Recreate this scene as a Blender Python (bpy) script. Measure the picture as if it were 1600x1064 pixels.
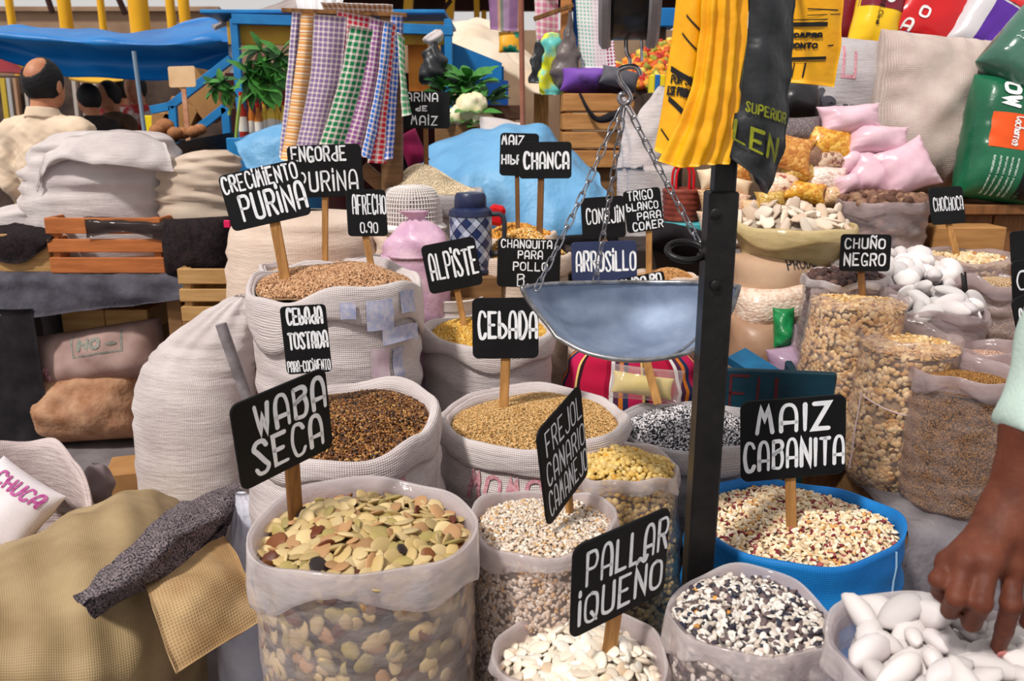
import bpy, bmesh, math, random
import numpy as np
from mathutils import Vector, Matrix

for _o in list(bpy.data.objects):
    bpy.data.objects.remove(_o)
COL = bpy.context.scene.collection
SC = bpy.context.scene
random.seed(7)
RNG = np.random.default_rng(7)
pi = math.pi

# ------------------------------------------------------------------ camera
F, CX, CY = 1300.0, 800.0, 532.0
PITCH, H = math.radians(14.5), 1.3
SP, CP = math.sin(PITCH), math.cos(PITCH)
cam = bpy.data.cameras.new('camera')
cam.sensor_width = 36.0
cam.lens = 36.0 * F / 1600.0
cam.clip_start, cam.clip_end = .02, 200
camo = bpy.data.objects.new('camera', cam)
COL.objects.link(camo)
camo.location = (0, 0, H)
camo.rotation_euler = (pi / 2 - PITCH, 0, 0)
cam.dof.use_dof = True
cam.dof.focus_distance = 1.75
cam.dof.aperture_fstop = 7.0
SC.camera = camo

# ------------------------------------------------------------------ sky, sun, exposure
wd = bpy.data.worlds.new('sky')
SC.world = wd
wd.use_nodes = True
bgn = wd.node_tree.nodes['Background']
bgn.inputs[0].default_value = (1.0, .968, .955, 1)
bgn.inputs[1].default_value = 0.7
sun = bpy.data.lights.new('sun', 'SUN')
sun.energy = 3.3
sun.angle = math.radians(6)
sun.color = (1, .955, .89)
suno = bpy.data.objects.new('sun', sun)
COL.objects.link(suno)
suno.rotation_euler = Vector((-.55, -.62, 1.05)).to_track_quat('Z', 'Y').to_euler()
vs = SC.view_settings
vs.view_transform = 'Standard'
vs.look = 'None'
vs.gamma = 1.0
vs.exposure = -0.08
vs.use_curve_mapping = False
SC.cycles.max_bounces = 7
SC.cycles.diffuse_bounces = 3
SC.cycles.transparent_max_bounces = 10
SC.cycles.use_denoising = True
SC.cycles.caustics_reflective = False
SC.cycles.caustics_refractive = False

# ------------------------------------------------------------------ pixel to place
def ray(px, py):
    d = (py - CY) / F
    return np.array([(px - CX) / F, CP - d * SP, -SP - d * CP])
def at(px, py, Y):
    r = ray(px, py); t = Y / r[1]
    return np.array([r[0] * t, Y, H + r[2] * t])
def onz(px, py, z):
    r = ray(px, py); t = (z - H) / r[2]
    return np.array([r[0] * t, r[1] * t, z])
def ppm(py, Y):
    return F * ray(800, py)[1] / Y
def proj(P):
    P = np.asarray(P, float); y = P[..., 1]; z = P[..., 2] - H
    dep = y * CP - z * SP; dn = -y * SP - z * CP
    return np.stack([CX + F * P[..., 0] / dep, CY + F * dn / dep], -1)

# ------------------------------------------------------------------ object helpers
ORG = {}
def mk(name, V, Fc, mat, parent=None, origin=None, smooth=True, uv=None):
    V = np.asarray(V, np.float64)
    if origin is None:
        origin = ORG[parent] if parent is not None else np.array([V[:, 0].mean(), V[:, 1].mean(), V[:, 2].min()])
    origin = np.asarray(origin, float)
    me = bpy.data.meshes.new(name)
    V = V - origin
    if isinstance(Fc, np.ndarray):
        n, k = Fc.shape
        me.vertices.add(len(V)); me.vertices.foreach_set('co', V.astype(np.float32).ravel())
        me.loops.add(n * k); me.loops.foreach_set('vertex_index', Fc.astype(np.int32).ravel())
        me.polygons.add(n); me.polygons.foreach_set('loop_start', np.arange(0, n * k, k, dtype=np.int32))
        me.update(calc_edges=True)
    else:
        me.from_pydata(V.tolist(), [], Fc); me.update()
    if smooth is True:
        me.polygons.foreach_set('use_smooth', np.ones(len(me.polygons), bool))
    elif smooth:
        me.polygons.foreach_set('use_smooth', np.ones(len(me.polygons), bool))
        me.set_sharp_from_angle(angle=math.radians(smooth))
    if uv is not None:
        l = me.uv_layers.new(name='uv')
        idx = np.empty(len(me.loops), np.int32); me.loops.foreach_get('vertex_index', idx)
        l.data.foreach_set('uv', np.asarray(uv, np.float32)[idx].ravel())
    return link(name, me, mat, parent, origin)
def link(name, me, mat, parent=None, origin=(0, 0, 0)):
    if mat is not None and not me.materials:
        me.materials.append(mat)
    o = bpy.data.objects.new(name, me)
    COL.objects.link(o)
    origin = np.asarray(origin, float)
    ORG[o] = origin
    if parent is not None:
        o.parent = parent; o.location = origin - ORG[parent]
    else:
        o.location = origin
    return o
def tag(o, label, cat=None, group=None, kind=None):
    if label: o['label'] = label
    if cat: o['category'] = cat
    if group: o['group'] = group
    if kind: o['kind'] = kind
    return o
def thing(name, label, cat, loc, group=None):
    o = bpy.data.objects.new(name, None)
    o.empty_display_size = .05
    COL.objects.link(o)
    o.location = loc; ORG[o] = np.asarray(loc, float)
    return tag(o, label, cat, group)
def part_empty(name, parent):
    o = bpy.data.objects.new(name, None)
    COL.objects.link(o); o.parent = parent; ORG[o] = ORG[parent]
    return o
def struct(o):
    o['kind'] = 'structure'
    return o

def gfaces(n, m, cu=False, cv=False, off=0):
    a = np.arange(n * m).reshape(n, m)
    if cu: a = np.concatenate([a, a[:1]], 0)
    if cv: a = np.concatenate([a, a[:, :1]], 1)
    return np.stack([a[:-1, :-1], a[1:, :-1], a[1:, 1:], a[:-1, 1:]], -1).reshape(-1, 4) + off
def cr1(A, r, closed=False):
    """Catmull-Rom along axis 0, r samples per span"""
    A = np.asarray(A, float)
    if closed: Q = np.concatenate([A[-1:], A, A[:2]], 0)
    else: Q = np.concatenate([2 * A[:1] - A[1:2], A, 2 * A[-1:] - A[-2:-1]], 0)
    out = []
    n = len(Q) - 3
    for i in range(n):
        p0, p1, p2, p3 = Q[i:i + 4]
        for k in range(r):
            t = k / r
            out.append(.5 * (2 * p1 + (p2 - p0) * t + (2 * p0 - 5 * p1 + 4 * p2 - p3) * t * t + (3 * p1 - p0 - 3 * p2 + p3) * t ** 3))
    if not closed: out.append(Q[-2])
    return np.array(out)
def cr2(A, ru, rv):
    return cr1(cr1(A, ru).swapaxes(0, 1), rv).swapaxes(0, 1)
def nz(P, scale, seed=0, oct=5):
    """smooth pseudo noise, about -1..1, P (...,3), scale = wavelength"""
    r = np.random.default_rng(seed)
    P = np.asarray(P, float); out = np.zeros(P.shape[:-1])
    for i in range(oct):
        d = r.normal(size=3); d /= np.linalg.norm(d)
        k = 2 * pi / scale * (0.7 + .8 * r.random())
        w = np.sin((P @ d) * k + r.random() * 6.28 + 1.5 * np.sin((P @ np.roll(d, 1)) * k * .6 + r.random() * 6))
        out += w
    return out / oct * 1.4
def gnormals(P, cu=False, cv=False):
    du = np.gradient(P, axis=0); dv = np.gradient(P, axis=1)
    n = np.cross(du, dv)
    return n / (np.linalg.norm(n, axis=-1, keepdims=True) + 1e-12)
def guv(P):
    n, m = P.shape[:2]
    lu = np.linalg.norm(np.diff(P, axis=0), axis=-1).mean(1); lv = np.linalg.norm(np.diff(P, axis=1), axis=-1).mean(0)
    U = np.concatenate([[0], np.cumsum(lu)]); Vv = np.concatenate([[0], np.cumsum(lv)])
    return np.stack(np.meshgrid(Vv, U), -1).reshape(-1, 2)
def sheet(name, ctrl, mat, ru=6, rv=6, thick=.002, amp=0, wl=.1, seed=1, parent=None, fold=0, fper=.05, fax=1, uv=None):
    """cloth through a grid of control points, thickness real"""
    P = cr2(np.asarray(ctrl, float), ru, rv)
    N = gnormals(P)
    UV = guv(P) if uv is None else uv
    if amp: P = P + N * (nz(P, wl, seed) * amp)[..., None]
    if fold:
        s = UV.reshape(P.shape[0], P.shape[1], 2)[..., 0 if fax == 1 else 1]
        ph = nz(P, .6, seed + 9) * 2
        P = P + N * (np.sin(s / fper * 2 * pi + ph) * fold)[..., None]
    n, m = P.shape[:2]
    V = P.reshape(-1, 3)
    Nn = gnormals(P).reshape(-1, 3)
    V2 = np.concatenate([V, V - Nn * thick])
    f = gfaces(n, m)
    a = np.arange(n * m).reshape(n, m)
    bd = np.concatenate([a[0, :-1], a[:-1, -1], a[-1, :0:-1], a[:0:-1, 0]])
    b2 = np.roll(bd, -1); nm = n * m
    side = np.stack([bd, bd + nm, b2 + nm, b2], -1)
    Fc = np.concatenate([f, f[:, ::-1] + nm, side])
    return mk(name, V2, Fc, mat, parent, uv=np.concatenate([UV, UV]))
def pts(lst):
    """rows of (px,py,Y) -> control points"""
    return np.array([[at(*p) for p in row] for row in lst])
def tube(name, P, r, mat, parent=None, n=8, closed=False, sub=0, origin=None):
    P = np.asarray(P, float)
    if sub: P = cr1(P, sub, closed)
    m = len(P)
    r = np.interp(np.linspace(0, 1, m), np.linspace(0, 1, len(r)), r) if np.ndim(r) else np.full(m, r)
    T = np.roll(P, -1, 0) - np.roll(P, 1, 0) if closed else np.gradient(P, axis=0)
    T /= np.linalg.norm(T, axis=1, keepdims=True) + 1e-12
    ref = np.array([.13, .27, .95]) if abs(T[0][2]) < .9 else np.array([.95, .2, .1])
    rings = []
    u = np.cross(T[0], ref); u /= np.linalg.norm(u)
    for i in range(m):
        u = u - T[i] * (u @ T[i]); u /= np.linalg.norm(u) + 1e-12
        w = np.cross(T[i], u)
        a = np.arange(n) * 2 * pi / n
        rings.append(P[i] + r[i] * (np.cos(a)[:, None] * u + np.sin(a)[:, None] * w))
    V = np.array(rings).reshape(-1, 3)
    f = gfaces(m, n, closed, True).tolist()
    if not closed:
        f += [list(range(n)), list(range((m - 1) * n, m * n))[::-1]]
    return mk(name, V, f, mat, parent, origin, smooth=50 if not closed else True)
def boxdata(w, d, h, bev=.004):
    bm = bmesh.new(); bmesh.ops.create_cube(bm, size=1)
    for v in bm.verts: v.co = Vector((v.co.x * w, v.co.y * d, v.co.z * h))
    if bev: bmesh.ops.bevel(bm, geom=bm.edges[:], offset=min(bev, .3 * min(w, d, h)), segments=1, affect='EDGES', profile=.5)
    V = np.array([v.co[:] for v in bm.verts]); f = [[v.index for v in fa.verts] for fa in bm.faces]
    bm.free()
    return V, f
def rotz(V, a):
    c, s = math.cos(a), math.sin(a)
    return V @ np.array([[c, s, 0], [-s, c, 0], [0, 0, 1]])
def box(name, c, size, mat, parent=None, rz=0, bev=.004, rx=0, ry=0):
    V, f = boxdata(*size, bev)
    R = np.array((Matrix.Rotation(rz, 3, 'Z') @ Matrix.Rotation(ry, 3, 'Y') @ Matrix.Rotation(rx, 3, 'X')))
    V = V @ R.T + np.asarray(c)
    return mk(name, V, f, mat, parent, smooth=False)
def beam(name, p, q, w, t, mat, parent=None, up=(0, -1, 0), bev=.002):
    """square timber from p to q; w across, t along 'up' side"""
    p, q = np.asarray(p, float), np.asarray(q, float)
    a = q - p; L = np.linalg.norm(a); a /= L
    up = np.asarray(up, float); x = np.cross(up, a); x /= np.linalg.norm(x); y = np.cross(a, x)
    V, f = boxdata(w, t, L, bev)
    V = V @ np.stack([x, y, a]) + (p + q) / 2
    return mk(name, V, f, mat, parent, smooth=False)
def lathe(name, c, prof, mat, parent=None, n=32, sx=1, sy=1, smooth=40, R=None, closed=False):
    prof = np.asarray(prof, float); a = np.arange(n) * 2 * pi / n
    V = np.stack([prof[:, 0, None] * np.cos(a) * sx, prof[:, 0, None] * np.sin(a) * sy, np.repeat(prof[:, 1, None], n, 1)], -1).reshape(-1, 3)
    if R is not None: V = V @ np.asarray(R).T
    V = V + np.asarray(c)
    m = len(prof)
    f = gfaces(m, n, closed, True)[:, ::-1].tolist()
    if not closed:
        f += [list(range(n)), list(range((m - 1) * n, m * n))[::-1]]
    return mk(name, V, f, mat, parent, smooth=smooth)
def capsule_sdf(P, a, b, ra, rb):
    a, b = np.asarray(a, float), np.asarray(b, float)
    ab = b - a; t = np.clip(((P - a) @ ab) / (ab @ ab + 1e-12), 0, 1)
    return np.linalg.norm(P - a - t[..., None] * ab, axis=-1) - (ra + (rb - ra) * t)
def ell_sdf(P, c, r, R=None):
    Q = P - np.asarray(c)
    if R is not None: Q = Q @ np.asarray(R)
    r = np.asarray(r, float); k0 = np.linalg.norm(Q / r, axis=-1); k1 = np.linalg.norm(Q / r ** 2, axis=-1)
    return k0 * (k0 - 1) / (k1 + 1e-9)
def smin(a, b, k):
    h = np.clip(.5 + .5 * (b - a) / k, 0, 1)
    return b + (a - b) * h - k * h * (1 - h)
def nets(fn, lo, hi, st):
    """surface nets of a distance field -> V, quads"""
    lo, hi = np.asarray(lo, float), np.asarray(hi, float)
    ax = [np.arange(lo[i], hi[i] + st, st) for i in range(3)]
    G = np.stack(np.meshgrid(*ax, indexing='ij'), -1)
    f = fn(G); s = f < 0
    nx, ny, nzz = f.shape
    cs = np.zeros((nx - 1, ny - 1, nzz - 1), int)
    for i in (0, 1):
        for j in (0, 1):
            for k in (0, 1): cs += s[i:nx - 1 + i, j:ny - 1 + j, k:nzz - 1 + k]
    act = (cs > 0) & (cs < 8)
    idx = -np.ones(act.shape, int); I = np.argwhere(act); idx[act] = np.arange(len(I))
    acc = np.zeros((len(I), 3)); cnt = np.zeros(len(I))
    cor = [(i, j, k) for i in (0, 1) for j in (0, 1) for k in (0, 1)]
    for a in cor:
        for b in cor:
            if sum(b) - sum(a) == 1 and all(y >= x for x, y in zip(a, b)):
                ia, ib = I + a, I + b
                fa, fb = f[tuple(ia.T)], f[tuple(ib.T)]
                m = (fa < 0) != (fb < 0)
                t = fa / (fa - fb + 1e-15)
                pnt = ia + t[:, None] * (np.array(b) - np.array(a))
                acc[m] += pnt[m]; cnt[m] += 1
    V = lo + st * acc / cnt[:, None]
    Q = []
    for axn in range(3):
        o1, o2 = [(1, 2), (2, 0), (0, 1)][axn]
        sl0 = [slice(None)] * 3; sl1 = [slice(None)] * 3
        sl0[axn] = slice(0, -1); sl1[axn] = slice(1, None)
        e = s[tuple(sl0)] != s[tuple(sl1)]
        E = np.argwhere(e)
        E = E[(E[:, o1] > 0) & (E[:, o2] > 0) & (E[:, o1] < f.shape[o1] - 1) & (E[:, o2] < f.shape[o2] - 1)]
        flip = s[tuple(E.T)]
        d1 = np.zeros(3, int); d1[o1] = 1; d2 = np.zeros(3, int); d2[o2] = 1
        q = np.stack([idx[tuple((E - d1 - d2).T)], idx[tuple((E - d2).T)], idx[tuple(E.T)], idx[tuple((E - d1).T)]], -1)
        q[~flip] = q[~flip][:, ::-1]
        Q.append(q)
    return V, np.concatenate(Q)

# ------------------------------------------------------------------ materials
def L(c):
    c = np.asarray(c, float) / 255
    return tuple(np.where(c <= .04045, c / 12.92, ((c + .055) / 1.055) ** 2.4)) + (1.0,)
MC = {}
class NT:
    def __init__(s, name):
        s.m = bpy.data.materials.new(name); s.m.use_nodes = True
        s.t = s.m.node_tree; s.t.nodes.clear()
        s.out = s.n('ShaderNodeOutputMaterial')
    def n(s, ty, **kw):
        x = s.t.nodes.new(ty)
        for k, v in kw.items():
            if k.startswith('i_'):
                x.inputs[int(k[2:])].default_value = v
            else: setattr(x, k, v)
        return x
    def l(s, a, b): s.t.links.new(a, b)
    def math(s, op, a, b=None):
        x = s.n('ShaderNodeMath', operation=op)
        for i, v in enumerate((a, b)):
            if v is None: continue
            if isinstance(v, (int, float)): x.inputs[i].default_value = v
            else: s.l(v, x.inputs[i])
        return x.outputs[0]
    def mix(s, f, a, b, bl='MIX'):
        x = s.n('ShaderNodeMix', data_type='RGBA', blend_type=bl)
        for i, v in ((0, f), (6, a), (7, b)):
            if isinstance(v, (int, float, tuple)): x.inputs[i].default_value = v
            else: s.l(v, x.inputs[i])
        return x.outputs[2]
    def noise(s, vec, scale, det=3, rough=.55):
        x = s.n('ShaderNodeTexNoise'); x.inputs['Scale'].default_value = scale
        x.inputs['Detail'].default_value = det; x.inputs['Roughness'].default_value = rough
        s.l(vec, x.inputs['Vector']); return x.outputs['Fac']
    def ramp(s, f, stops, const=False):
        x = s.n('ShaderNodeValToRGB'); e = x.color_ramp.elements
        x.color_ramp.interpolation = 'CONSTANT' if const else 'LINEAR'
        while len(e) < len(stops): e.new(.5)
        for el, (p, c) in zip(e, stops): el.position = p; el.color = c
        s.l(f, x.inputs[0]); return x.outputs[0]
    def scalevec(s, vec, sc):
        x = s.n('ShaderNodeMapping'); x.inputs['Scale'].default_value = sc
        s.l(vec, x.inputs['Vector']); return x.outputs[0]
    def bsdf(s, col, rough=.8, spec=.3, metal=0, bump=None, bstr=.3, bdist=.002, **kw):
        p = s.n('ShaderNodeBsdfPrincipled')
        if isinstance(col, tuple): p.inputs['Base Color'].default_value = col
        else: s.l(col, p.inputs['Base Color'])
        if isinstance(rough, (int, float)): p.inputs['Roughness'].default_value = rough
        else: s.l(rough, p.inputs['Roughness'])
        p.inputs['Specular IOR Level'].default_value = spec; p.inputs['Metallic'].default_value = metal
        for k, v in kw.items(): p.inputs[k.replace('_', ' ')].default_value = v
        if bump is not None:
            b = s.n('ShaderNodeBump'); b.inputs['Strength'].default_value = bstr; b.inputs['Distance'].default_value = bdist
            s.l(bump, b.inputs['Height']); s.l(b.outputs[0], p.inputs['Normal'])
        return p.outputs[0]
    def done(s, sh):
        s.l(sh, s.out.inputs[0]); return s.m
def mat(name, c, c2=None, ns=8, rough=.8, spec=.3, metal=0, bump=0, bs=60, weave=0, wc=.13, stretch=None, bdist=.003, ripple=0, contrast=(.35, .65), **kw):
    if name in MC: return MC[name]
    t = NT(name); tc = t.n('ShaderNodeTexCoord')
    ob = tc.outputs['Object']
    if stretch: ob = t.scalevec(ob, stretch)
    col = L(c)
    if c2 is not None:
        f = t.noise(ob, ns, 4)
        col = t.ramp(f, [(contrast[0], L(c)), (contrast[1], L(c2))])
    bh = None
    if bump: bh = t.noise(ob, bs, 3)
    if weave:
        k = .31416 / weave
        w = []
        for d in 'XY':
            x = t.n('ShaderNodeTexWave', wave_type='BANDS', bands_direction=d)
            x.inputs['Scale'].default_value = k; x.inputs['Distortion'].default_value = 1.2; x.inputs['Detail'].default_value = 1
            x.inputs['Detail Scale'].default_value = .6
            t.l(tc.outputs['UV'], x.inputs['Vector']); w.append(x.outputs['Fac'])
        wv = t.math('MULTIPLY', w[0], w[1])
        dk = tuple(v * (1 - wc * 2.2) for v in (L(c)[:3])) + (1,)
        col = t.mix(t.math('MULTIPLY', wv, wc * 2), col, dk, 'MULTIPLY')
        bh = wv if bh is None else t.math('ADD', t.math('MULTIPLY', wv, .5), bh)
        if not bump: bump = .3
    if ripple:
        rp = t.noise(t.scalevec(tc.outputs['Object'], (5, 5, 34)), 3.2, 3, .5)
        rp = t.math('MULTIPLY', rp, ripple)
        bh = rp if bh is None else t.math('ADD', t.math('MULTIPLY', bh, .25), rp)
        bdist, bump = .02, .55
    MC[name] = t.done(t.bsdf(col, rough, spec, metal, bh, min(1, bump), bdist, **kw))
    return MC[name]
def film(name, c=(226, 216, 220), op=.42, rough=.28, bump=.35, bs=22):
    """milky polythene: partly clear, partly scattering"""
    if name in MC: return MC[name]
    t = NT(name); tc = t.n('ShaderNodeTexCoord')
    f = t.noise(t.scalevec(tc.outputs['Object'], (1, 1, 2.2)), bs, 3)
    dif = t.bsdf(L(c), rough, .8, 0, f, bump, .01, Coat_Weight=.5, Coat_Roughness=.08)
    tl = t.n('ShaderNodeBsdfTranslucent'); tl.inputs[0].default_value = L(c)
    a = t.n('ShaderNodeMixShader'); a.inputs[0].default_value = .3; t.l(dif, a.inputs[1]); t.l(tl.outputs[0], a.inputs[2])
    tr = t.n('ShaderNodeBsdfTransparent'); tr.inputs[0].default_value = (.97, .95, .95, 1)
    b = t.n('ShaderNodeMixShader')
    lw = t.n('ShaderNodeLayerWeight'); lw.inputs[0].default_value = .25
    fac = t.math('ADD', t.math('MULTIPLY', lw.outputs['Facing'], .45), t.math('ADD', t.math('MULTIPLY', t.math('SUBTRACT', f, .5), .5), op))
    fac = t.math('MINIMUM', t.math('MAXIMUM', fac, .05), .97)
    t.l(fac, b.inputs[0]); t.l(tr.outputs[0], b.inputs[1]); t.l(a.outputs[0], b.inputs[2])
    MC[name] = t.done(b.outputs[0])
    return MC[name]
def grainmat(name, pal, per='island', rough=.55, spec=.35, bump=0, bs=200, jitter=.18):
    """one flat colour for each grain, picked from a weighted palette"""
    key = name + per
    if key in MC: return MC[key]
    t = NT(name)
    r = (t.n('ShaderNodeNewGeometry').outputs['Random Per Island'] if per == 'island' else t.n('ShaderNodeObjectInfo').outputs['Random'])
    tot = sum(w for _, w in pal); acc = 0; st = []
    for c, w in pal:
        st.append((acc / tot, L(c))); acc += w
    col = t.ramp(r, st, True)
    v = t.math('FRACT', t.math('MULTIPLY', r, 91.7))
    hs = t.n('ShaderNodeHueSaturation'); t.l(col, hs.inputs['Color'])
    t.l(t.math('ADD', t.math('MULTIPLY', v, 2 * jitter), 1 - jitter), hs.inputs['Value'])
    tc = t.n('ShaderNodeTexCoord')
    bh = t.noise(tc.outputs['Object'], bs, 2) if bump else None
    MC[key] = t.done(t.bsdf(hs.outputs[0], rough, spec, 0, bh, bump, .001))
    return MC[key]
def wood(name, c, c2, ax=(1, 1, 12), ns=6, rough=.7, bump=.25):
    if name in MC: return MC[name]
    t = NT(name); tc = t.n('ShaderNodeTexCoord')
    v = t.scalevec(tc.outputs['Object'], ax)
    f = t.noise(v, ns, 5, .65)
    col = t.ramp(f, [(.3, L(c)), (.7, L(c2))])
    MC[name] = t.done(t.bsdf(col, rough, .3, 0, f, bump, .003))
    return MC[name]
def gingham(name, c, per=.02, c0=(230, 218, 212), line=None):
    if name in MC: return MC[name]
    t = NT(name); tc = t.n('ShaderNodeTexCoord'); sp = t.n('ShaderNodeSeparateXYZ'); t.l(tc.outputs['UV'], sp.inputs[0])
    g = []
    for i in (0, 1):
        fr = t.math('FRACT', t.math('MULTIPLY', sp.outputs[i], 1 / per))
        g.append(t.math('GREATER_THAN', fr, .38 if line is None else 1 - line))
    if line is None: f = t.math('MULTIPLY', t.math('ADD', g[0], g[1]), .5)
    else: f = t.math('MAXIMUM', g[0], g[1])
    col = t.mix(f, L(c0), L(c))
    MC[name] = t.done(t.bsdf(col, .9, .15, 0, t.noise(tc.outputs['Object'], 300, 2), .2, .001))
    return MC[name]
def stripes(name, cols, per, axis=0, rough=.9, bump=.15):
    """woven bands: cols = [(colour, share)]"""
    if name in MC: return MC[name]
    t = NT(name); tc = t.n('ShaderNodeTexCoord'); sp = t.n('ShaderNodeSeparateXYZ'); t.l(tc.outputs['UV'], sp.inputs[0])
    fr = t.math('FRACT', t.math('MULTIPLY', sp.outputs[axis], 1 / per))
    tot = sum(w for _, w in cols); acc = 0; st = []
    for c, w in cols:
        st.append((acc / tot, L(c))); acc += w
    MC[name] = t.done(t.bsdf(t.ramp(fr, st, True), rough, .2, 0, t.noise(tc.outputs['Object'], 250, 2), bump, .001))
    return MC[name]

# ------------------------------------------------------------------ brush lettering
GL = {'A': "00 04 16 36 44 40/02 42", 'B': "!00 06/06 36 45 34 03/03 34 42 30 00", 'C': "45 36 16 04 02 10 30 41", 'D': "!00 06/06 26 44 42 20 00",
      'E': "!46 06 00 40/!03 33", 'F': "!46 06 00/!03 33", 'G': "45 36 16 04 02 10 30 42/!22 42 40", 'H': "!06 00/!46 40/!03 43", 'I': "!00 06",
      'J': "46 41 30 10 01", 'K': "!06 00/!46 03 40", 'L': "!06 00 40", 'M': "!00 16 23 36 40", 'N': "!00 06 40 46", 'O': "26 05 01 20 41 45 26",
      'P': "!00 06/06 36 45 44 33 03", 'Q': "26 05 01 20 41 45 26/!22 40", 'R': "!00 06/06 36 45 44 33 03/!23 40", 'S': "45 36 16 05 14 32 41 30 10 01",
      'T': "!06 46/!26 20", 'U': "06 01 10 30 41 46", 'V': "!06 20 46", 'W': "!06 10 24 30 46", 'X': "!06 40/!00 46", 'Y': "!06 23 46/!23 20", 'Z': "!06 46 00 40",
      'b': "!06 00/03 23 42 41 20 00", 'd': "!46 40/43 23 02 01 20 40", '~': "!00 06 40 46/07 18 37 48", 'i': "!00 05/!07 06",
      '0': "26 05 01 20 41 45 26", '9': "43 23 04 05 16 36 44 30", '6': "45 36 16 04 02 10 30 42 33 13 02", '1': "!14 26 20", '8': "23 05 26 45 23 01 20 41 23", '.': "!00 01", '-': "!03 33",
      'a': "!43 40/43 23 02 01 20 40", 'c': "43 23 02 01 20 40", 'h': "!06 00/02 23 33 42 40", 'o': "23 02 01 20 41 42 23", 'r': "!03 00/02 23 33",
      's': "42 23 03 12 31 20 00", 'k': "!06 00/!33 01/!12 30", 'g': "43 23 02 01 21 41/!43 40 20 00", 'n': "!03 00/02 23 33 42 40", 'p': "!04 00/04 24 43 32 02", 'm': "!03 00/02 13 22 20/22 33 42 40", ' ': ""}
def ribbons(text, x0, x1, y0, y1, w, seed=0, slant=0, jit=.03):
    """text as painted strokes in the box; returns V2 (n,2) and quads"""
    r = random.Random(seed)
    items, x = [], 0
    for ch in text:
        g = GL[ch]
        if not g: x += 3; continue
        st = []
        mx = 0
        for s in g.split('/'):
            sharp = s[0] == '!'
            p = np.array([[int(a[0]), int(a[1])] for a in s.lstrip('!').split()], float)
            mx = max(mx, p[:, 0].max())
            st.append((sharp, p))
        items.append((x, st)); x += mx + 2.3
    W = x - 2.3
    sx, sy = (x1 - x0 - w) / W, (y1 - y0 - w) / 6
    V, Q = [], []
    for xo, st in items:
        dy, ds = r.uniform(-jit, jit) * 6, 1 + r.uniform(-jit, jit)
        for sharp, p in st:
            p = p * [1, ds] + [xo, dy]
            if sharp:
                pl = p
            else:
                pl = cr1(p, 5)
            pl = pl * [sx, sy] + [x0 + w / 2, y0 + w / 2]
            pl[:, 0] += slant * (pl[:, 1] - y0)
            if sharp:   # add mid points so that printed text can follow a curved surface
                q = [pl[0]]
                for a, b in zip(pl[:-1], pl[1:]):
                    for k in (1, 2, 3): q.append(a + (b - a) * k / 3)
                pl = np.array(q)
            n = len(pl)
            T = np.gradient(pl, axis=0); T /= np.linalg.norm(T, axis=1, keepdims=True) + 1e-9
            N = np.stack([-T[:, 1], T[:, 0]], 1)
            ww = w / 2 * (1 + .18 * np.sin(np.linspace(0, 3, n) + r.random() * 6))
            # miter for sharp corners
            if sharp:
                for i in range(1, n - 1):
                    a = pl[i] - pl[i - 1]; b = pl[i + 1] - pl[i]
                    a /= np.linalg.norm(a) + 1e-9; b /= np.linalg.norm(b) + 1e-9
                    c = max(.45, math.sqrt(max(0, (1 + a @ b) / 2)))
                    t = a + b; t /= np.linalg.norm(t) + 1e-9
                    N[i] = np.array([-t[1], t[0]]) / c
            e = [(pl[0] - T[0] * w * .42, .45)] ; f = [(pl[-1] + T[-1] * w * .42, .45)]
            row = [(e[0][0], N[0] * ww[0] * .45)] + [(pl[i], N[i] * ww[i]) for i in range(n)] + [(f[0][0], N[-1] * ww[-1] * .45)]
            b0 = len(V)
            for c, nn in row: V += [c + nn, c - nn]
            for i in range(len(row) - 1):
                k = b0 + 2 * i; Q.append([k, k + 1, k + 3, k + 2])
    return np.array(V), np.array(Q)
def letter_mesh(name, lines, mapf, mat, parent, w, seed=0):
    Vs, Qs, o = [], [], 0
    for i, ln in enumerate(lines):
        t, x0, x1, y0, y1 = ln[:5]
        ww = ln[5] if len(ln) > 5 else w
        V, Q = ribbons(t, x0, x1, y0, y1, ww, seed * 7 + i, ln[6] if len(ln) > 6 else 0)
        Vs.append(V); Qs.append(Q + o); o += len(V)
    V = np.concatenate(Vs)
    return mk(name, mapf(V), np.concatenate(Qs), mat, parent, smooth=False)

# ------------------------------------------------------------------ signs
M_board = mat('board_black', (11, 11, 13), (18, 18, 20), 14, .6, .22, bump=.15, bs=30)
M_navy = mat('board_navy', (36, 46, 82), (44, 54, 92), 10, .45, .45)
M_paint = mat('white_paint', (246, 247, 250), (232, 234, 240), 60, .6, .2)
M_edge = wood('board_back', (120, 92, 62), (160, 126, 88))
M_stick = wood('stick_wood', (140, 94, 48), (206, 154, 92), (1, 1, .12), 60)
M_stick2 = wood('stick_dark', (86, 54, 28), (150, 104, 58), (1, 1, .12), 60)
def rrect(w, h, r, n=5):
    out = []
    for cx, cy, a0 in ((w / 2 - r, h / 2 - r, 0), (-w / 2 + r, h / 2 - r, pi / 2), (-w / 2 + r, -h / 2 + r, pi), (w / 2 - r, -h / 2 + r, 1.5 * pi)):
        for k in range(n):
            a = a0 + k * pi / 2 / (n - 1); out.append((cx + r * math.cos(a), cy + r * math.sin(a)))
    return np.array(out)
def Rmat(yaw, tilt, roll):
    return np.array(Matrix.Rotation(yaw, 3, 'Z') @ Matrix.Rotation(tilt, 3, 'X') @ Matrix.Rotation(roll, 3, 'Y'))
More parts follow.
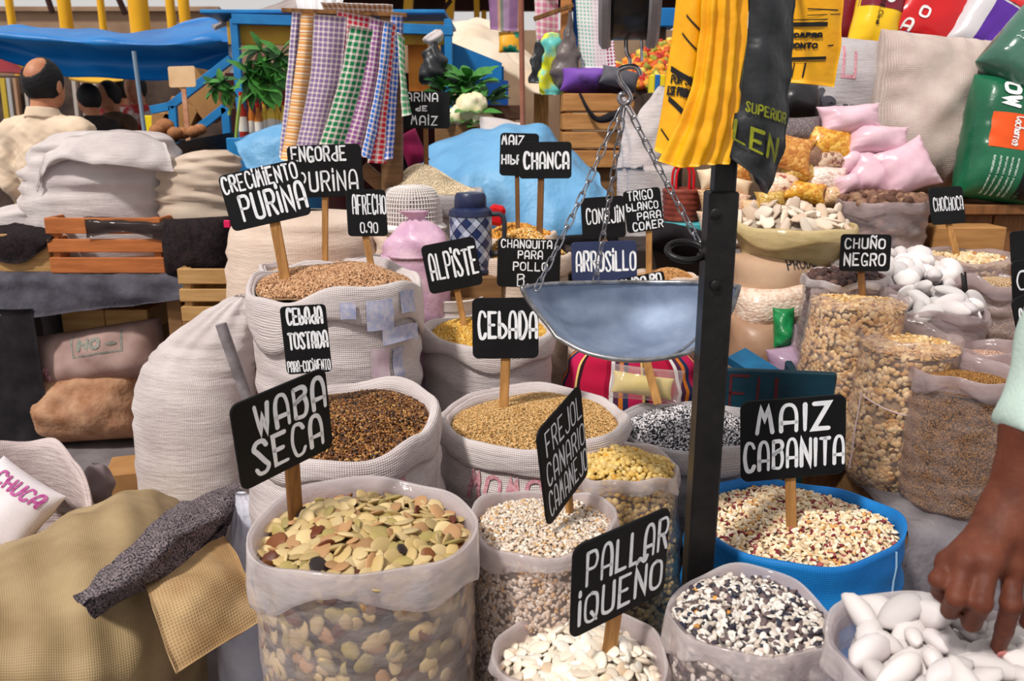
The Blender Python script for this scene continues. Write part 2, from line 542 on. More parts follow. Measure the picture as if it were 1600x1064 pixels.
def fit_board(quad, Y, yaw0):
    quad = np.asarray(quad, float); c0 = quad.mean(0)
    s = ppm(c0[1], Y)
    p = np.array([yaw0, -.12, 0., np.linalg.norm(quad[1] - quad[0]) / s / max(.5, math.cos(yaw0)), np.linalg.norm(quad[3] - quad[0]) / s, 0, 0])
    def corners(p):
        R = Rmat(*p[:3]); c = at(c0[0] + p[5], c0[1] + p[6], Y)
        loc = np.array([[-1, 0, 1], [1, 0, 1], [1, 0, -1], [-1, 0, -1]], float) * [p[3] / 2, 0, p[4] / 2]
        return loc @ R.T + c
    def res(p):
        return np.concatenate([(proj(corners(p)) - quad).ravel(), [(p[0] - yaw0) * 25, (p[1] + .1) * 25]])
    for _ in range(12):
        r = res(p); J = np.stack([(res(p + e) - r) / 1e-5 for e in np.eye(7) * 1e-5], 1)
        p = p - np.linalg.lstsq(J.T @ J + 1e-6 * np.eye(7), J.T @ r, rcond=None)[0]
        p[0] = np.clip(p[0], -1.3, 1.3); p[1] = np.clip(p[1], -.7, .5)
    return Rmat(*p[:3]), at(c0[0] + p[5], c0[1] + p[6], Y), p[3], p[4]
def sign(quad, Y, lines, foot, label, yaw=0, footY=None, sw=.016, board=None, lw=None, top=.5, seed=0, stick=None, back=None, st=.009, extra=None):
    """quad: board corners tl,tr,br,bl; lines in board units 0..1; foot: pixel where the stick enters the grain"""
    R, c, w, h = fit_board(quad, Y, yaw)
    nrm = R @ np.array([0, 1., 0])
    off = nrm * (.0025 + st / 2 + .0008)
    rr = ray(*foot); o_ = np.array([0, 0, H])
    tt = ((c + off - o_) @ nrm) / (rr @ nrm)          # the stick lies flat against the back of the board
    if footY is not None: tt = footY / rr[1]
    fp = o_ + rr * tt
    if abs(fp[1] - Y) > .12: fp = at(foot[0], foot[1], Y)
    root = thing('price_sign', label, 'sign', fp, 'hand lettered signs on sticks')
    r = min(w, h) * .1; o = rrect(w, h, r); n = len(o); th = .005
    V = np.concatenate([np.stack([o[:, 0] * k, np.full(n, y), o[:, 1] * k], 1) for y, k in ((-th / 2, .985), (-th / 4, 1), (th / 4, 1), (th / 2, .985))])
    f = gfaces(4, n, False, True)[:, ::-1].tolist() + [list(range(n))[::-1], list(range(3 * n, 4 * n))]
    V = V @ R.T + c
    b = mk('board', V, f, board or M_board, root, smooth=30)
    lw = (lw or h * .075) * .66
    def mp(v):
        return np.stack([v[:, 0], np.full(len(v), -th / 2 - .0007), v[:, 1]], 1) @ R.T + c
    lines = [l[:5] + tuple(v * .66 for v in l[5:6]) for l in lines]
    ls = [(t, (a - .5) * w, (bb - .5) * w, (y0 - .5) * h, (y1 - .5) * h) + tuple(rest) for t, a, bb, y0, y1, *rest in lines]
    if ls:
        letter_mesh('lettering', ls, mp, M_paint, b, lw, seed)['label'] = 'white brush lettering'
    # stick: runs up behind the board to its upper half
    bt = np.array([(top - .5) * w, 0, -h / 2]) @ R.T + c
    d = bt + off - fp; d /= np.linalg.norm(d)
    beam('stick', fp - d * .04, bt + off + d * h * .55, sw, st, stick or M_stick, root, up=-nrm)
    return root

# ------------------------------------------------------------------ grain shapes
def ell_shape(n=7, m=4, bend=0, flat=0, taper=0, lump=0, seed=0):
    V = [[0, 0, 1.]]
    for i in range(1, m):
        ph = pi * i / m
        for j in range(n):
            a = 2 * pi * j / n
            V.append([math.sin(ph) * math.cos(a), math.sin(ph) * math.sin(a), math.cos(ph)])
    V.append([0, 0, -1.])
    V = np.array(V)[:, [2, 0, 1]]          # long axis x
    if flat: V[:, 2] = np.sign(V[:, 2]) * np.abs(V[:, 2]) ** (1 + flat)
    if taper: V[:, 1:] *= (1 - taper * (V[:, :1] * .5 + .5))
    if bend: V[:, 1] -= bend * (V[:, 0] ** 2 - .4)
    if lump: V *= (1 + lump * nz(V, 1.6, seed))[:, None]
    f = []
    for j in range(n):
        k = (j + 1) % n
        f.append([0, 1 + j, 1 + k])
        b = 1 + (m - 2) * n
        f.append([b + j, b + n, b + k])
        for i in range(m - 2):
            a, c = 1 + i * n + j, 1 + i * n + k
            f += [[a, a + n, c], [c, a + n, c + n]]
    return V * .5, np.array(f)
OCT = (np.array([[.5, 0, 0], [-.5, 0, 0], [0, .5, 0], [0, -.5, 0], [0, 0, .5], [0, 0, -.5]]),
       np.array([[0, 2, 4], [2, 1, 4], [1, 3, 4], [3, 0, 4], [2, 0, 5], [1, 2, 5], [3, 1, 5], [0, 3, 5]]))
ELL = ell_shape(5, 3)
BEAN = ell_shape(8, 5, bend=.22)
FAVA = ell_shape(10, 6, bend=.14, lump=.06, seed=3)
KERN = ell_shape(7, 4, taper=.28)
CHIP = ell_shape(4, 3, lump=.3, seed=5)
BIT = (OCT[0] * [1, 1, 1.1] + [[.05, .1, 0], [0, -.12, .1], [.16, 0, 0], [-.2, 0, .05], [.1, .1, 0], [0, 0, 0]], OCT[1])
TUBER = ell_shape(14, 9, lump=.11, bend=.1, seed=4)
def frames(N, jit):
    N = np.asarray(N, float); n = N + jit * RNG.normal(size=N.shape); n /= np.linalg.norm(n, axis=1, keepdims=True)
    t = np.cross(n, RNG.normal(size=N.shape)); t /= np.linalg.norm(t, axis=1, keepdims=True) + 1e-9
    return np.stack([t, np.cross(n, t), n], 1)
def scatter(shape, P, Fr, S):
    V0, F0 = shape
    V = np.einsum('nvi,nij->nvj', V0[None] * S[:, None, :], Fr) + P[:, None, :]
    n, k = len(P), len(V0)
    return V.reshape(-1, 3), (F0[None] + (np.arange(n) * k)[:, None, None]).reshape(-1, 3)
def individuals(name, label, cat, group, shapes, P, Fr, S, material):
    ms = []
    for i, sh in enumerate(shapes):
        me = bpy.data.meshes.new(name)
        me.from_pydata(sh[0].tolist(), [], sh[1].tolist()); me.update()
        me.polygons.foreach_set('use_smooth', np.ones(len(me.polygons), bool)); me.materials.append(material)
        ms.append(me)
    for i in range(len(P)):
        o = bpy.data.objects.new(name, ms[i % len(ms)])
        COL.objects.link(o)
        M3 = (S[i][:, None] * Fr[i]).T
        M = Matrix([list(M3[0]) + [P[i][0]], list(M3[1]) + [P[i][1]], list(M3[2]) + [P[i][2]], [0, 0, 0, 1]])
        o.matrix_world = M
        tag(o, label, cat, group)

# ------------------------------------------------------------------ sacks
BULGE = [(0, .80), (.06, .96), (.3, 1.06), (.6, 1.07), (.88, 1.0), (1, .97)]
STRAIGHT = [(0, .86), (.05, .97), (.4, 1.02), (.8, 1.0), (1, 1.0)]
def sack(name, label, cx, cy, wpx, Y, mt, zb=0, ry=1.0, prof=BULGE, lean=(0, 0), cuff=.06, lip=.012, und=.008, wr=.006, seed=1, tilt=(0, 0), deep=.09,
         nth=80, nv=46, cuffmat=None, shape=((2, .03), (3, .03)), cat='sack', zrim=None, wv=7, group=None, plan=None):
    c = at(cx, cy, Y); R = wpx / 2 / ppm(cy, Y)
    r = np.random.default_rng(seed)
    ph = r.random(8) * 6.28
    hgt = c[2] - zb
    cb = np.array([c[0] + lean[0], c[1] + lean[1], zb])
    pr = np.array(prof)
    def radius(th): return 1 + sum(e * np.cos(k * (th) + ph[i]) for i, (k, e) in enumerate(shape))
    def rimz(th): return tilt[0] * np.cos(th) * R + tilt[1] * np.sin(th) * R * ry + und * (np.sin(2 * th + ph[3]) + .7 * np.sin(3 * th + ph[4]) + .5 * np.sin(7 * th + ph[5]))
    kz = r.uniform(.6, 1.4, 6) * wv * 2 * pi / max(hgt, .3); kt = r.integers(1, 5, 6); pz = r.random(6) * 6.28
    def wall(th, t, off=0., wrk=1.):
        rr = np.interp(t, pr[:, 0], pr[:, 1]) * R * radius(th) + off
        if wr:
            z = t * hgt
            w = sum(np.sin(kz[i] * z + kt[i] * th * (1 if i % 2 else -1) + pz[i] + 1.2 * np.sin(2 * th + i)) for i in range(6)) / 3
            w = np.clip(w, -.6, 1.2)
            rr = rr + wrk * wr * w * np.clip(8 * t, 0, 1) * np.clip((1 - t) * 6 + .15, 0, 1)
        x = cb[0] + (c[0] - cb[0]) * t + rr * np.cos(th); y = cb[1] + (c[1] - cb[1]) * t + rr * np.sin(th) * ry
        z = zb + hgt * t + rimz(th) * t ** 3
        return np.stack([x, y, z], -1)
    root = thing(name, label, cat, (cb[0], cb[1], zb), group)
    th = np.arange(nth) * 2 * pi / nth
    rows = [np.stack([cb[0] + .3 * R * np.cos(th), cb[1] + .3 * R * np.sin(th), np.full(nth, zb + .001)], -1)]
    for t in np.linspace(0, 1, nv): rows.append(wall(th, np.full(nth, t)))
    inner = [(-.006, .0), (-.01, -.02), (-.012, -deep)]
    rc = np.stack([c[0] + 0 * th, c[1] + 0 * th], -1)
    def rimring(dr, dz, extra=0):
        rr = np.interp(1, pr[:, 0], pr[:, 1]) * R * radius(th) + dr
        return np.stack([c[0] + rr * np.cos(th), c[1] + rr * np.sin(th) * ry, c[2] + rimz(th) + dz + extra], -1)
    for dr, dz in inner: rows.append(rimring(dr, dz))
    P = np.array(rows)
    UV = guv(P)
    body = mk('sack_body', P.reshape(-1, 3), gfaces(P.shape[0], nth, False, True)[:, ::-1], mt, root, uv=UV)
    if cuff:
        hi = nz(np.stack([np.cos(th) * 3, np.sin(th) * 3, 0 * th], -1), 1.1, seed + 3) * .3
        pf = [(-.006, -.035), (-.004, -.006), (lip * .35, lip * .55), (lip, lip * .1), (lip * 1.25, -cuff * .35), (lip * 1.3, -cuff * .7), (lip * 1.05, -cuff), (lip * .5, -cuff * .98)]
        rows = []
        for i, (dr, dz) in enumerate(cr1(np.array(pf), 2)):
            k = np.clip(-dz / max(cuff, .01), 0, 1)
            wob = 1 + .25 * np.sin(3 * th + ph[6]) + .2 * np.sin(5 * th + ph[7])
            q = np.clip((i - 5) / 5, 0, 1)
            rows.append(rimring(dr + lip * .45 * hi * min(1, i / 4) + ((.006 * np.sin(9 * th + ph[2] + 2 * np.sin(2 * th)) + .0022 * np.sin(27 * th + 3 * np.sin(4 * th))) * q * (lip < .008)), dz * (1 + (wob - 1) * q)))
        Pc = np.array(rows)
        mk('cuff', Pc.reshape(-1, 3), gfaces(len(rows), nth, False, True)[:, ::-1], cuffmat or mt, root, uv=guv(Pc))
    return dict(c=c, R=R * pr[-1, 1], ry=ry, radius=radius, rimz=rimz, tilt=tilt, wall=wall, root=root, zb=zb, h=hgt)
def dark(c, k=.55): return tuple(int(v * k) for v in c)
def fill(S, name, label, shape, size, pal, level=-.02, mound=.03, jit=.35, cover=1.7, indiv=0, single=None, side=False, sidecover=1.3, cat='grain',
         rough=.55, spec=.35, sizevar=.18, key=None, bump=0, corek=2.2, peak=None, lift=.7, sidejit=.25, sidetop=None, k=.93, nmax=60000, base=None):
    """a heap in a sack: mound, grains on it, and (clear bags) grains against the film.
    single = (name, label, category, group): the nearest `indiv` grains of the heap as things of their own"""
    c, R, ry = S['c'], S['R'], S['ry']
    key = key or name + str(len(MC))
    def surf(u, th):
        rr = u * R * S['radius'](th) * k
        x = c[0] + rr * np.cos(th); y = c[1] + rr * np.sin(th) * ry
        z = c[2] + level + mound * (1 - u ** 2) + (S['tilt'][0] * np.cos(th) + S['tilt'][1] * np.sin(th) * ry) * rr + .25 * mound * nz(np.stack([x, y, 0 * x], -1), R * 1.3, 5)
        if peak: z = z + peak[2] * np.exp(-((x - c[0] - peak[0]) ** 2 + (y - c[1] - peak[1]) ** 2) / (2 * (peak[3] * R) ** 2))
        return np.stack([x, y, z], -1)
    U, T = np.meshgrid(np.linspace(0.02, 1.03, 14), np.arange(40) * 2 * pi / 40, indexing='ij')
    P = surf(U, T)
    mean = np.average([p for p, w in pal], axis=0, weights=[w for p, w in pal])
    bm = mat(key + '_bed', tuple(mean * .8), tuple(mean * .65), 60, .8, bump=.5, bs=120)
    o = mk(name, P.reshape(-1, 3) - [0, 0, size[2] * .3], np.concatenate([gfaces(14, 40, False, True)]), bm)
    tag(o, label, cat, None, 'stuff')
    gm = grainmat(key, pal, 'island', rough, spec, bump)
    area = pi * R * R * ry * .87; ga = size[0] * size[1] * .78
    n = int(min(nmax, cover * area / ga))
    i = np.arange(n); u = np.sqrt((i + .5) / n); th = i * 2.399963 + RNG.normal(size=n) * .05
    u = np.clip(u + RNG.normal(size=n) * .3 / math.sqrt(n), 0, 1)
    P0 = surf(u, th); e = 1e-3
    N = np.cross(surf(u + e, th) - P0, surf(u, th + e / np.maximum(u, .05)) - P0); N /= np.linalg.norm(N, axis=1, keepdims=True) + 1e-12
    N[N[:, 2] < 0] *= -1
    P0 = P0 + N * (RNG.random(n) * size[2] * lift)[:, None]
    Fr = frames(N, jit)
    Sz = np.array(size) * (1 + sizevar * RNG.normal(size=(n, 1)).clip(-2, 2)) * (1 + .5 * sizevar * RNG.normal(size=(n, 3)).clip(-2, 2))
    shapes = shape if isinstance(shape, list) else [shape]
    pick = np.zeros(n, bool)
    if single:
        order = np.argsort(P0[:, 1]); pick[order[:indiv]] = True
        individuals(single[0], single[1], single[2], single[3], shapes, P0[pick], Fr[pick], Sz[pick], grainmat(key, pal, 'object', rough, spec, bump))
    rest = ~pick
    Vs, Fs, off = [], [], 0
    if rest.any():
        V, f = scatter(shapes[0], P0[rest], Fr[rest], Sz[rest]); Vs.append(V); Fs.append(f); off = len(V)
    if side:
        t1 = 1 + (level - .005) / S['h'] if sidetop is None else sidetop
        sa = 2 * pi * R * S['h'] * t1
        arc = 4.0; n2 = int(min(nmax, sidecover * sa / ga) * arc / (2 * pi))       # the back leans on other sacks
        th = -pi / 2 + (RNG.random(n2) - .5) * arc; t = RNG.random(n2) * (t1 - .01) + .01
        W = S['wall'](th, t, -.004 - size[2] * .45, .7)
        N = np.stack([np.cos(th), np.sin(th) / ry, 0 * th], -1); N /= np.linalg.norm(N, axis=1, keepdims=True)
        Fr2 = frames(N, sidejit); S2 = np.array(size) * (1 + sizevar * RNG.normal(size=(n2, 1)).clip(-2, 2)) * np.ones((1, 3))
        nf_ = len(shapes[0][1])
        low = shapes[0] if nf_ <= 20 else ell_shape(5, 3) if nf_ < 50 else ell_shape(7, 4, bend=.14) if nf_ < 130 else ell_shape(7, 5, lump=.1)
        V, f = scatter(low, W - N * (RNG.random(n2) * size[2] * .5)[:, None], Fr2, S2); Vs.append(V); Fs.append(f + off)
        tt = np.linspace(0.01, t1, 14); A, B = np.meshgrid(tt, np.arange(40) * 2 * pi / 40, indexing='ij')
        W = S['wall'](B, A, -.008 - size[2] * corek, .7)
        tag(mk('packed_core', W.reshape(-1, 3), gfaces(14, 40, False, True), bm, o), None, None, None, 'stuff')
    if Vs:
        g = mk('loose_grains', np.concatenate(Vs), np.concatenate(Fs), gm, o); g['kind'] = 'stuff'
    return surf

# ------------------------------------------------------------------ stuffed bags
def unit(v):
    v = np.asarray(v, float); return v / np.linalg.norm(v)
class Pillow:
    def __init__(s, c, ax, ay, w, h, t, p=2.2, ear=.06, wob=.0, seed=1, wl=.12, sag=0, crease=0):
        s.c = np.asarray(c, float); s.ax = unit(ax); ay = np.asarray(ay, float); s.ay = unit(ay - s.ax * (ay @ s.ax)); s.n = np.cross(s.ax, s.ay)
        s.w, s.h, s.t, s.p, s.ear, s.wob, s.seed, s.wl, s.sag, s.crease = w, h, t, p, ear, wob, seed, wl, sag, crease
    def S(s, u, v, side=1, off=0.):
        u, v = np.asarray(u, float), np.asarray(v, float)
        prof = np.sqrt(np.clip((1 - np.abs(u) ** s.p) * (1 - np.abs(v) ** s.p), 0, 1))
        x = u * s.w / 2 * (1 - s.ear * (1 - v * v)); y = v * s.h / 2 * (1 - s.ear * (1 - u * u))
        z = side * (s.t / 2 * prof + off)
        P = s.c + x[..., None] * s.ax + y[..., None] * s.ay
        if s.wob:
            a = nz(P * [1, 1, 1.], s.wl, s.seed) * s.wob * np.clip(prof * 1.5, 0, 1)
            z = z + side * a
        if s.crease:
            # puckers radiating from the ends
            e = np.clip(np.abs(v) * 2.2 - 1.1, 0, 1)
            z = z + side * s.crease * e * np.sin(u * 17 + 2 * np.sin(u * 5 + s.seed)) * np.clip(prof * 2, 0, 1)
            e = np.clip(np.abs(u) * 2.2 - 1.1, 0, 1)
            z = z + side * s.crease * e * np.sin(v * 15 + 2 * np.sin(v * 4 + s.seed)) * np.clip(prof * 2, 0, 1)
        P = P + z[..., None] * s.n
        if s.sag: P[..., 2] -= s.sag * (u * u)
        return P
    def build(s, name, mt, parent=None, n=26, label=None, cat=None, group=None):
        g = np.sin(np.linspace(-pi / 2, pi / 2, n))
        U, V = np.meshgrid(g, g, indexing='ij')
        A, B = s.S(U, V, 1), s.S(U, V, -1)
        a = np.arange(n * n).reshape(n, n); b = a + n * n
        edge = np.zeros((n, n), bool); edge[0] = edge[-1] = edge[:, 0] = edge[:, -1] = True
        b[edge] = a[edge]
        fa = gfaces(n, n)
        bf = b.ravel()[fa][:, ::-1]
        uv = np.stack([U * s.w / 2, V * s.h / 2], -1).reshape(-1, 2)
        o = mk(name, np.concatenate([A.reshape(-1, 3), B.reshape(-1, 3)]), np.concatenate([fa, bf]), mt, parent, uv=np.concatenate([uv, uv]))
        if label: tag(o, label, cat, group)
        return o
    def patch(s, name, u0, u1, v0, v1, mt, parent, side=1, n=14, off=.0015, shape=None):
        U, V = np.meshgrid(np.linspace(u0, u1, n), np.linspace(v0, v1, n), indexing='ij')
        if shape == 'disc':
            a, r = np.meshgrid(np.arange(n) * 2 * pi / (n - 1), np.linspace(.02, 1, n), indexing='ij')
            U, V = (u0 + u1) / 2 + r * np.cos(a) * (u1 - u0) / 2, (v0 + v1) / 2 + r * np.sin(a) * (v1 - v0) / 2
        P = s.S(U, V, side, off)
        f = gfaces(n, n)
        if side < 0: f = f[:, ::-1]
        return mk(name, P.reshape(-1, 3), f, mt, parent)
    def text(s, lines, mt, parent, w=.08, seed=0, rot=0, name='lettering', off=.0025, side=1):
        """lines in (u,v) boxes, -1..1; rot turns the writing by 90 degrees"""
        asp = s.h / s.w
        if rot == 1: lines = [(l[0], l[1] * asp, l[2] * asp) + tuple(l[3:]) for l in lines]
        else: lines = [(l[0], l[1], l[2], l[3] * asp, l[4] * asp) + tuple(l[5:]) for l in lines]
        def mp(v):
            u, q = v[:, 0], v[:, 1] / (1 if rot == 1 else asp)
            if rot == 1: u, q = q, -u / asp       # reads downwards
            return s.S(u, q, side, off)
        return letter_mesh(name, lines, mp, mt, parent, w, seed)

# ------------------------------------------------------------------ ground
M_floor = mat('concrete', (128, 120, 122), (98, 92, 94), 5, .9, .2, bump=.3, bs=40)
struct(mk('floor', [[-14, -2, 0], [14, -2, 0], [14, 30, 0], [-14, 30, 0]], [[0, 1, 2, 3]], M_floor, smooth=False))

# ------------------------------------------------------------------ cloth and film
M_white = mat('woven_white', (226, 216, 214), (203, 190, 190), 5, .75, .25, weave=.0045, wc=.07, ripple=.5)
M_white2 = mat('woven_cream', (238, 218, 202), (222, 196, 178), 4, .75, .25, weave=.0045, wc=.07, ripple=.5)
M_grey = mat('woven_grey', (205, 198, 200), (178, 170, 172), 5, .75, .25, weave=.004, wc=.12, ripple=.5)
M_blue = mat('woven_blue', (20, 134, 210), (12, 116, 196), 6, .55, .35, weave=.0042, wc=.22)
M_beige = mat('woven_beige', (212, 194, 176), (190, 168, 150), 6, .8, .2, weave=.004, wc=.12)
M_tan = mat('woven_tan', (200, 168, 140), (182, 146, 118), 6, .7, .3, weave=.004, wc=.12)
M_burlap = mat('burlap_ochre', (180, 156, 116), (150, 126, 90), 5, .6, .35, weave=.0045, wc=.16)
M_burlap2 = mat('burlap_tan', (198, 168, 126), (168, 134, 94), 9, .9, .1, weave=.006, wc=.24)
M_redprint = mat('red_print', (186, 104, 120), (212, 170, 176), 160, .8)
M_red = mat('red_print_dense', (176, 32, 56), (150, 20, 44), 60, .8)
M_navyprint = mat('navy_print', (32, 52, 112), (26, 70, 128), 30, .7)
M_bluestamp = mat('blue_stamp', (158, 166, 204), (200, 196, 210), 70, .8)
M_pinkstamp = mat('pink_stamp', (210, 180, 198), (218, 200, 206), 50, .8)
M_film = film('film_milky', op=.24, rough=.18, bump=.5)
M_film2 = film('film_cuff', (240, 231, 231), op=.46, rough=.16, bump=.45, bs=16)
M_filmc = film('film_clear', (222, 206, 206), op=.16, rough=.15)
M_filmb = film('film_brownish', (208, 190, 192), op=.42, rough=.2)

def wallpatch(S, name, th0, th1, t0, t1, mt, n=10, off=.004):
    A, B = np.meshgrid(np.linspace(th0, th1, n), np.linspace(t0, t1, n), indexing='ij')
    return mk(name, S['wall'](A, B, off).reshape(-1, 3), gfaces(n, n), mt, S['root'])
def walltext(S, lines, mt, w=.13, off=.004, seed=0):
    """lines: text, theta0, theta1 (seen from outside, left to right), t0, t1"""
    V, Q, o = [], [], 0
    for i, (t, a0, a1, t0, t1) in enumerate(lines):
        A_ = (a1 - a0) * S['R'] * 1.05 / ((t1 - t0) * S['h'])
        v, q = ribbons(t, 0, A_, 0, 1, w, seed + i)
        v = np.stack([a0 + (a1 - a0) * v[:, 0] / A_, t0 + (t1 - t0) * v[:, 1]], 1)
        V.append(v); Q.append(q + o); o += len(v)
    V = np.concatenate(V)
    return mk('printed_lettering', S['wall'](V[:, 0], V[:, 1], off), np.concatenate(Q), mt, S['root'])

# ------------------------------------------------------------------ front row
SA = sack('clear_sack', 'clear plastic sack of broad beans in the foreground under the WABA SECA sign', 570, 818, 335, 1.2, M_film, cuff=.058, lip=.004, und=.005, wr=.003,
          prof=[(0, .8), (.08, .95), (.5, 1.0), (.85, 1.0), (1, 1.02)], cuffmat=M_film2, seed=3, deep=.05, shape=((2, .02), (3, .02)), ry=.98)
fill(SA, 'broad_bean_fill', 'dried broad beans packed inside the clear sack below the WABA SECA sign', [FAVA], (.033, .026, .0085),
     [((190, 164, 112), 30), ((204, 180, 132), 26), ((166, 148, 90), 12), ((178, 136, 94), 12), ((120, 70, 36), 2), ((98, 46, 24), 2), ((46, 36, 38), 2)],
     level=-.03, mound=.03, jit=.38, cover=2.3, indiv=300, single=('broad_bean', 'flat pale green and tan broad bean under the WABA SECA sign', 'bean', 'broad beans in the WABA SECA sack'),
     side=True, sidecover=.9, rough=.5, sizevar=.16)
SB = sack('clear_sack', 'clear plastic sack of white cracked corn around the FREJOL CANARIO sign stick', 848, 812, 218, 1.32, M_filmc, cuff=.028, lip=.006, und=.006, wr=.003,
          prof=[(0, .85), (.08, 1.0), (.4, 1.12), (.8, 1.08), (1, 1.0)], cuffmat=M_film2, seed=5, deep=.04, ry=1.05)
fill(SB, 'cracked_corn', 'pinkish white cracked corn in the sack with the FREJOL CANARIO sign', CHIP, (.0096, .0074, .0045),
     [((226, 208, 190), 30), ((214, 192, 172), 20), ((236, 226, 214), 20), ((218, 178, 128), 10), ((120, 90, 80), 1)], level=-.015, mound=.012, jit=.6, cover=2.4, side=True, sidecover=1.7, rough=.7)
SC_ = sack('clear_sack', 'clear plastic sack of small yellow beans behind the PALLAR sign', 975, 724, 160, 1.6, M_filmc, cuff=.03, lip=.004, und=.006, wr=.002,
           prof=[(0, .9), (.1, 1.05), (.5, 1.12), (.9, 1.02), (1, 1.0)], cuffmat=M_film2, seed=8, deep=.04, lean=(.02, -.04))
fill(SC_, 'yellow_bean_fill', 'yellow beans packed inside the clear sack behind the PALLAR sign', [ell_shape(8, 5, bend=.08)], (.0138, .0112, .0102),
     [((218, 184, 108), 30), ((226, 196, 128), 22), ((206, 168, 84), 18), ((214, 160, 60), 6)], level=-.012, mound=.028, jit=.7, cover=1.7, indiv=260,
     single=('yellow_bean', 'small round yellow bean in the clear sack behind the PALLAR sign', 'bean', 'yellow canary beans'), side=True, sidecover=1.5, rough=.4)
SD = sack('clear_sack', 'clear plastic sack of flat white lima beans at the bottom edge, under the PALLAR sign', 908, 1022, 258, 1.1, M_filmc, cuff=.03, lip=.004, und=.006, wr=.003,
          prof=STRAIGHT, cuffmat=M_film2, seed=11, deep=.05)
fill(SD, 'lima_bean_fill', 'white lima beans packed inside the clear sack under the PALLAR sign', [FAVA], (.027, .020, .009),
     [((238, 226, 208), 30), ((230, 214, 194), 20), ((244, 236, 224), 20), ((222, 196, 168), 4)], level=-.03, mound=.035, jit=.42, cover=2.2, indiv=300,
     single=('lima_bean', 'flat white lima bean in the clear sack under the PALLAR sign', 'bean', 'white lima beans'), side=True, sidecover=1.0, rough=.35)
SE = sack('clear_sack', 'clear plastic sack of black and white corn in front of the blue sack', 1172, 955, 246, 1.12, M_filmc, cuff=.045, lip=.004, und=.005, wr=.003,
          prof=STRAIGHT, cuffmat=M_film2, seed=14, deep=.05)
PAL_BW = [((232, 224, 216), 34), ((206, 192, 180), 16), ((62, 56, 64), 12), ((110, 92, 92), 12), ((44, 48, 66), 5), ((214, 150, 70), 1)]
fill(SE, 'speckled_corn_fill', 'black and white corn kernels packed inside the front clear sack', [KERN], (.0142, .0108, .0072), PAL_BW, level=-.012, mound=.02, jit=.65, cover=2.4, indiv=300,
     single=('speckled_corn_kernel', 'black and white mottled corn kernel in the front clear sack', 'kernel', 'speckled corn kernels in the front sack'), side=True, sidecover=1.5)
SF = sack('blue_woven_sack', 'bright blue woven sack of corn holding the MAIZ CABANITA sign', 1240, 806, 312, 1.5, M_blue, cuff=.0, lip=.01, und=.006, wr=.005,
          prof=[(0, .85), (.1, 1.0), (.6, 1.03), (1, 1.02)], seed=17, deep=.06, ry=.95, shape=((2, .02), (4, .025)))
fill(SF, 'cabanita_corn_fill', 'cream and maroon corn filling the blue woven sack', [KERN], (.014, .0095, .006),
     [((238, 216, 182), 34), ((228, 198, 156), 24), ((242, 228, 204), 16), ((212, 160, 96), 5), ((128, 34, 48), 7), ((168, 84, 84), 4)], level=-.025, mound=.022, jit=.6, cover=2.1, indiv=300,
     single=('cabanita_corn_kernel', 'cream or maroon corn kernel under the MAIZ CABANITA sign', 'kernel', 'corn kernels in the blue sack'))
SG = sack('clear_sack', 'clear plastic lined sack of white freeze dried potatoes under the reaching hand', 1492, 1030, 372, .86, M_film, cuff=.03, lip=.004, und=.006, wr=.003,
          prof=STRAIGHT, cuffmat=M_film2, seed=19, deep=.06)
surfG = fill(SG, 'white_potato_fill', 'white dried potatoes packed in the front right sack', [TUBER], (.06, .028, .026),
     [((222, 214, 212), 30), ((212, 204, 204), 20), ((230, 222, 220), 20)], level=-.02, mound=.012, jit=.32, cover=1.55, lift=1.3, indiv=150,
     single=('white_dried_potato', 'long chalky white dried potato in the sack under the hand', 'dried potato', 'long white dried potatoes in the front right sack'), rough=.75, sizevar=.2, bump=.3, k=.78)

tube('stitched_seam', [SF['wall'](-.72, t, .002) for t in np.linspace(.3, .98, 14)], .002, mat('thread_pale', (150, 186, 214)), SF['root'], 6)
# ------------------------------------------------------------------ middle rows
SH = sack('white_woven_sack', 'white woven sack of roasted brown barley right behind the broad beans', 540, 652, 272, 1.6, M_white, cuff=.05, lip=.014, und=.01, wr=.006, seed=21, tilt=(-.05, .1),
          prof=[(0, .9), (.1, 1.05), (.5, 1.12), (.85, 1.08), (1, 1.0)], shape=((2, .04), (3, .05)))
fill(SH, 'roasted_barley', 'glossy dark brown roasted barley behind the WABA SECA sign', ELL, (.0088, .0048, .004),
     [((132, 84, 36), 24), ((102, 58, 24), 22), ((168, 116, 56), 16), ((58, 36, 24), 18), ((190, 146, 84), 5)], level=-.015, mound=.03, jit=.6, cover=2.2, rough=.35, spec=.5, k=.95)
walltext(SH, [('AZUCAR', -1.95, -.75, .83, .92), ('RUBIA', -1.8, -.7, .66, .78)], M_redprint, .13)
SI = sack('white_woven_sack', 'squat white woven sack with faded red lettering holding the CEBADA sign', 836, 650, 276, 1.84, M_white, cuff=.055, lip=.016, und=.006, wr=.004, seed=24,
          prof=[(0, .85), (.2, 1.0), (.6, 1.05), (.85, 1.1), (1, 1.0)], tilt=(.03, 0), lean=(-.02, .02))
fill(SI, 'hulled_barley', 'long golden barley grain in the sack with the CEBADA sign', OCT, (.0125, .0032, .003),
     [((214, 172, 112), 30), ((196, 152, 92), 20), ((228, 192, 138), 20), ((176, 128, 72), 8)], level=-.015, mound=.04, jit=.35, cover=3.0, rough=.5)
walltext(SI, [('MOMOLINO', -2.3, -.8, .8, .91)], M_redprint, .13)
wallpatch(SI, 'red_printed_band', -2.75, -2.3, .66, .72, M_red)
wallpatch(SI, 'red_printed_band', -2.6, -2.25, .56, .62, M_red)
SJ = sack('grey_woven_sack', 'grey white woven sack of chopped black and white corn behind the black pole', 1080, 664, 222, 1.85, M_grey, cuff=.05, lip=.012, und=.006, wr=.005, seed=27)
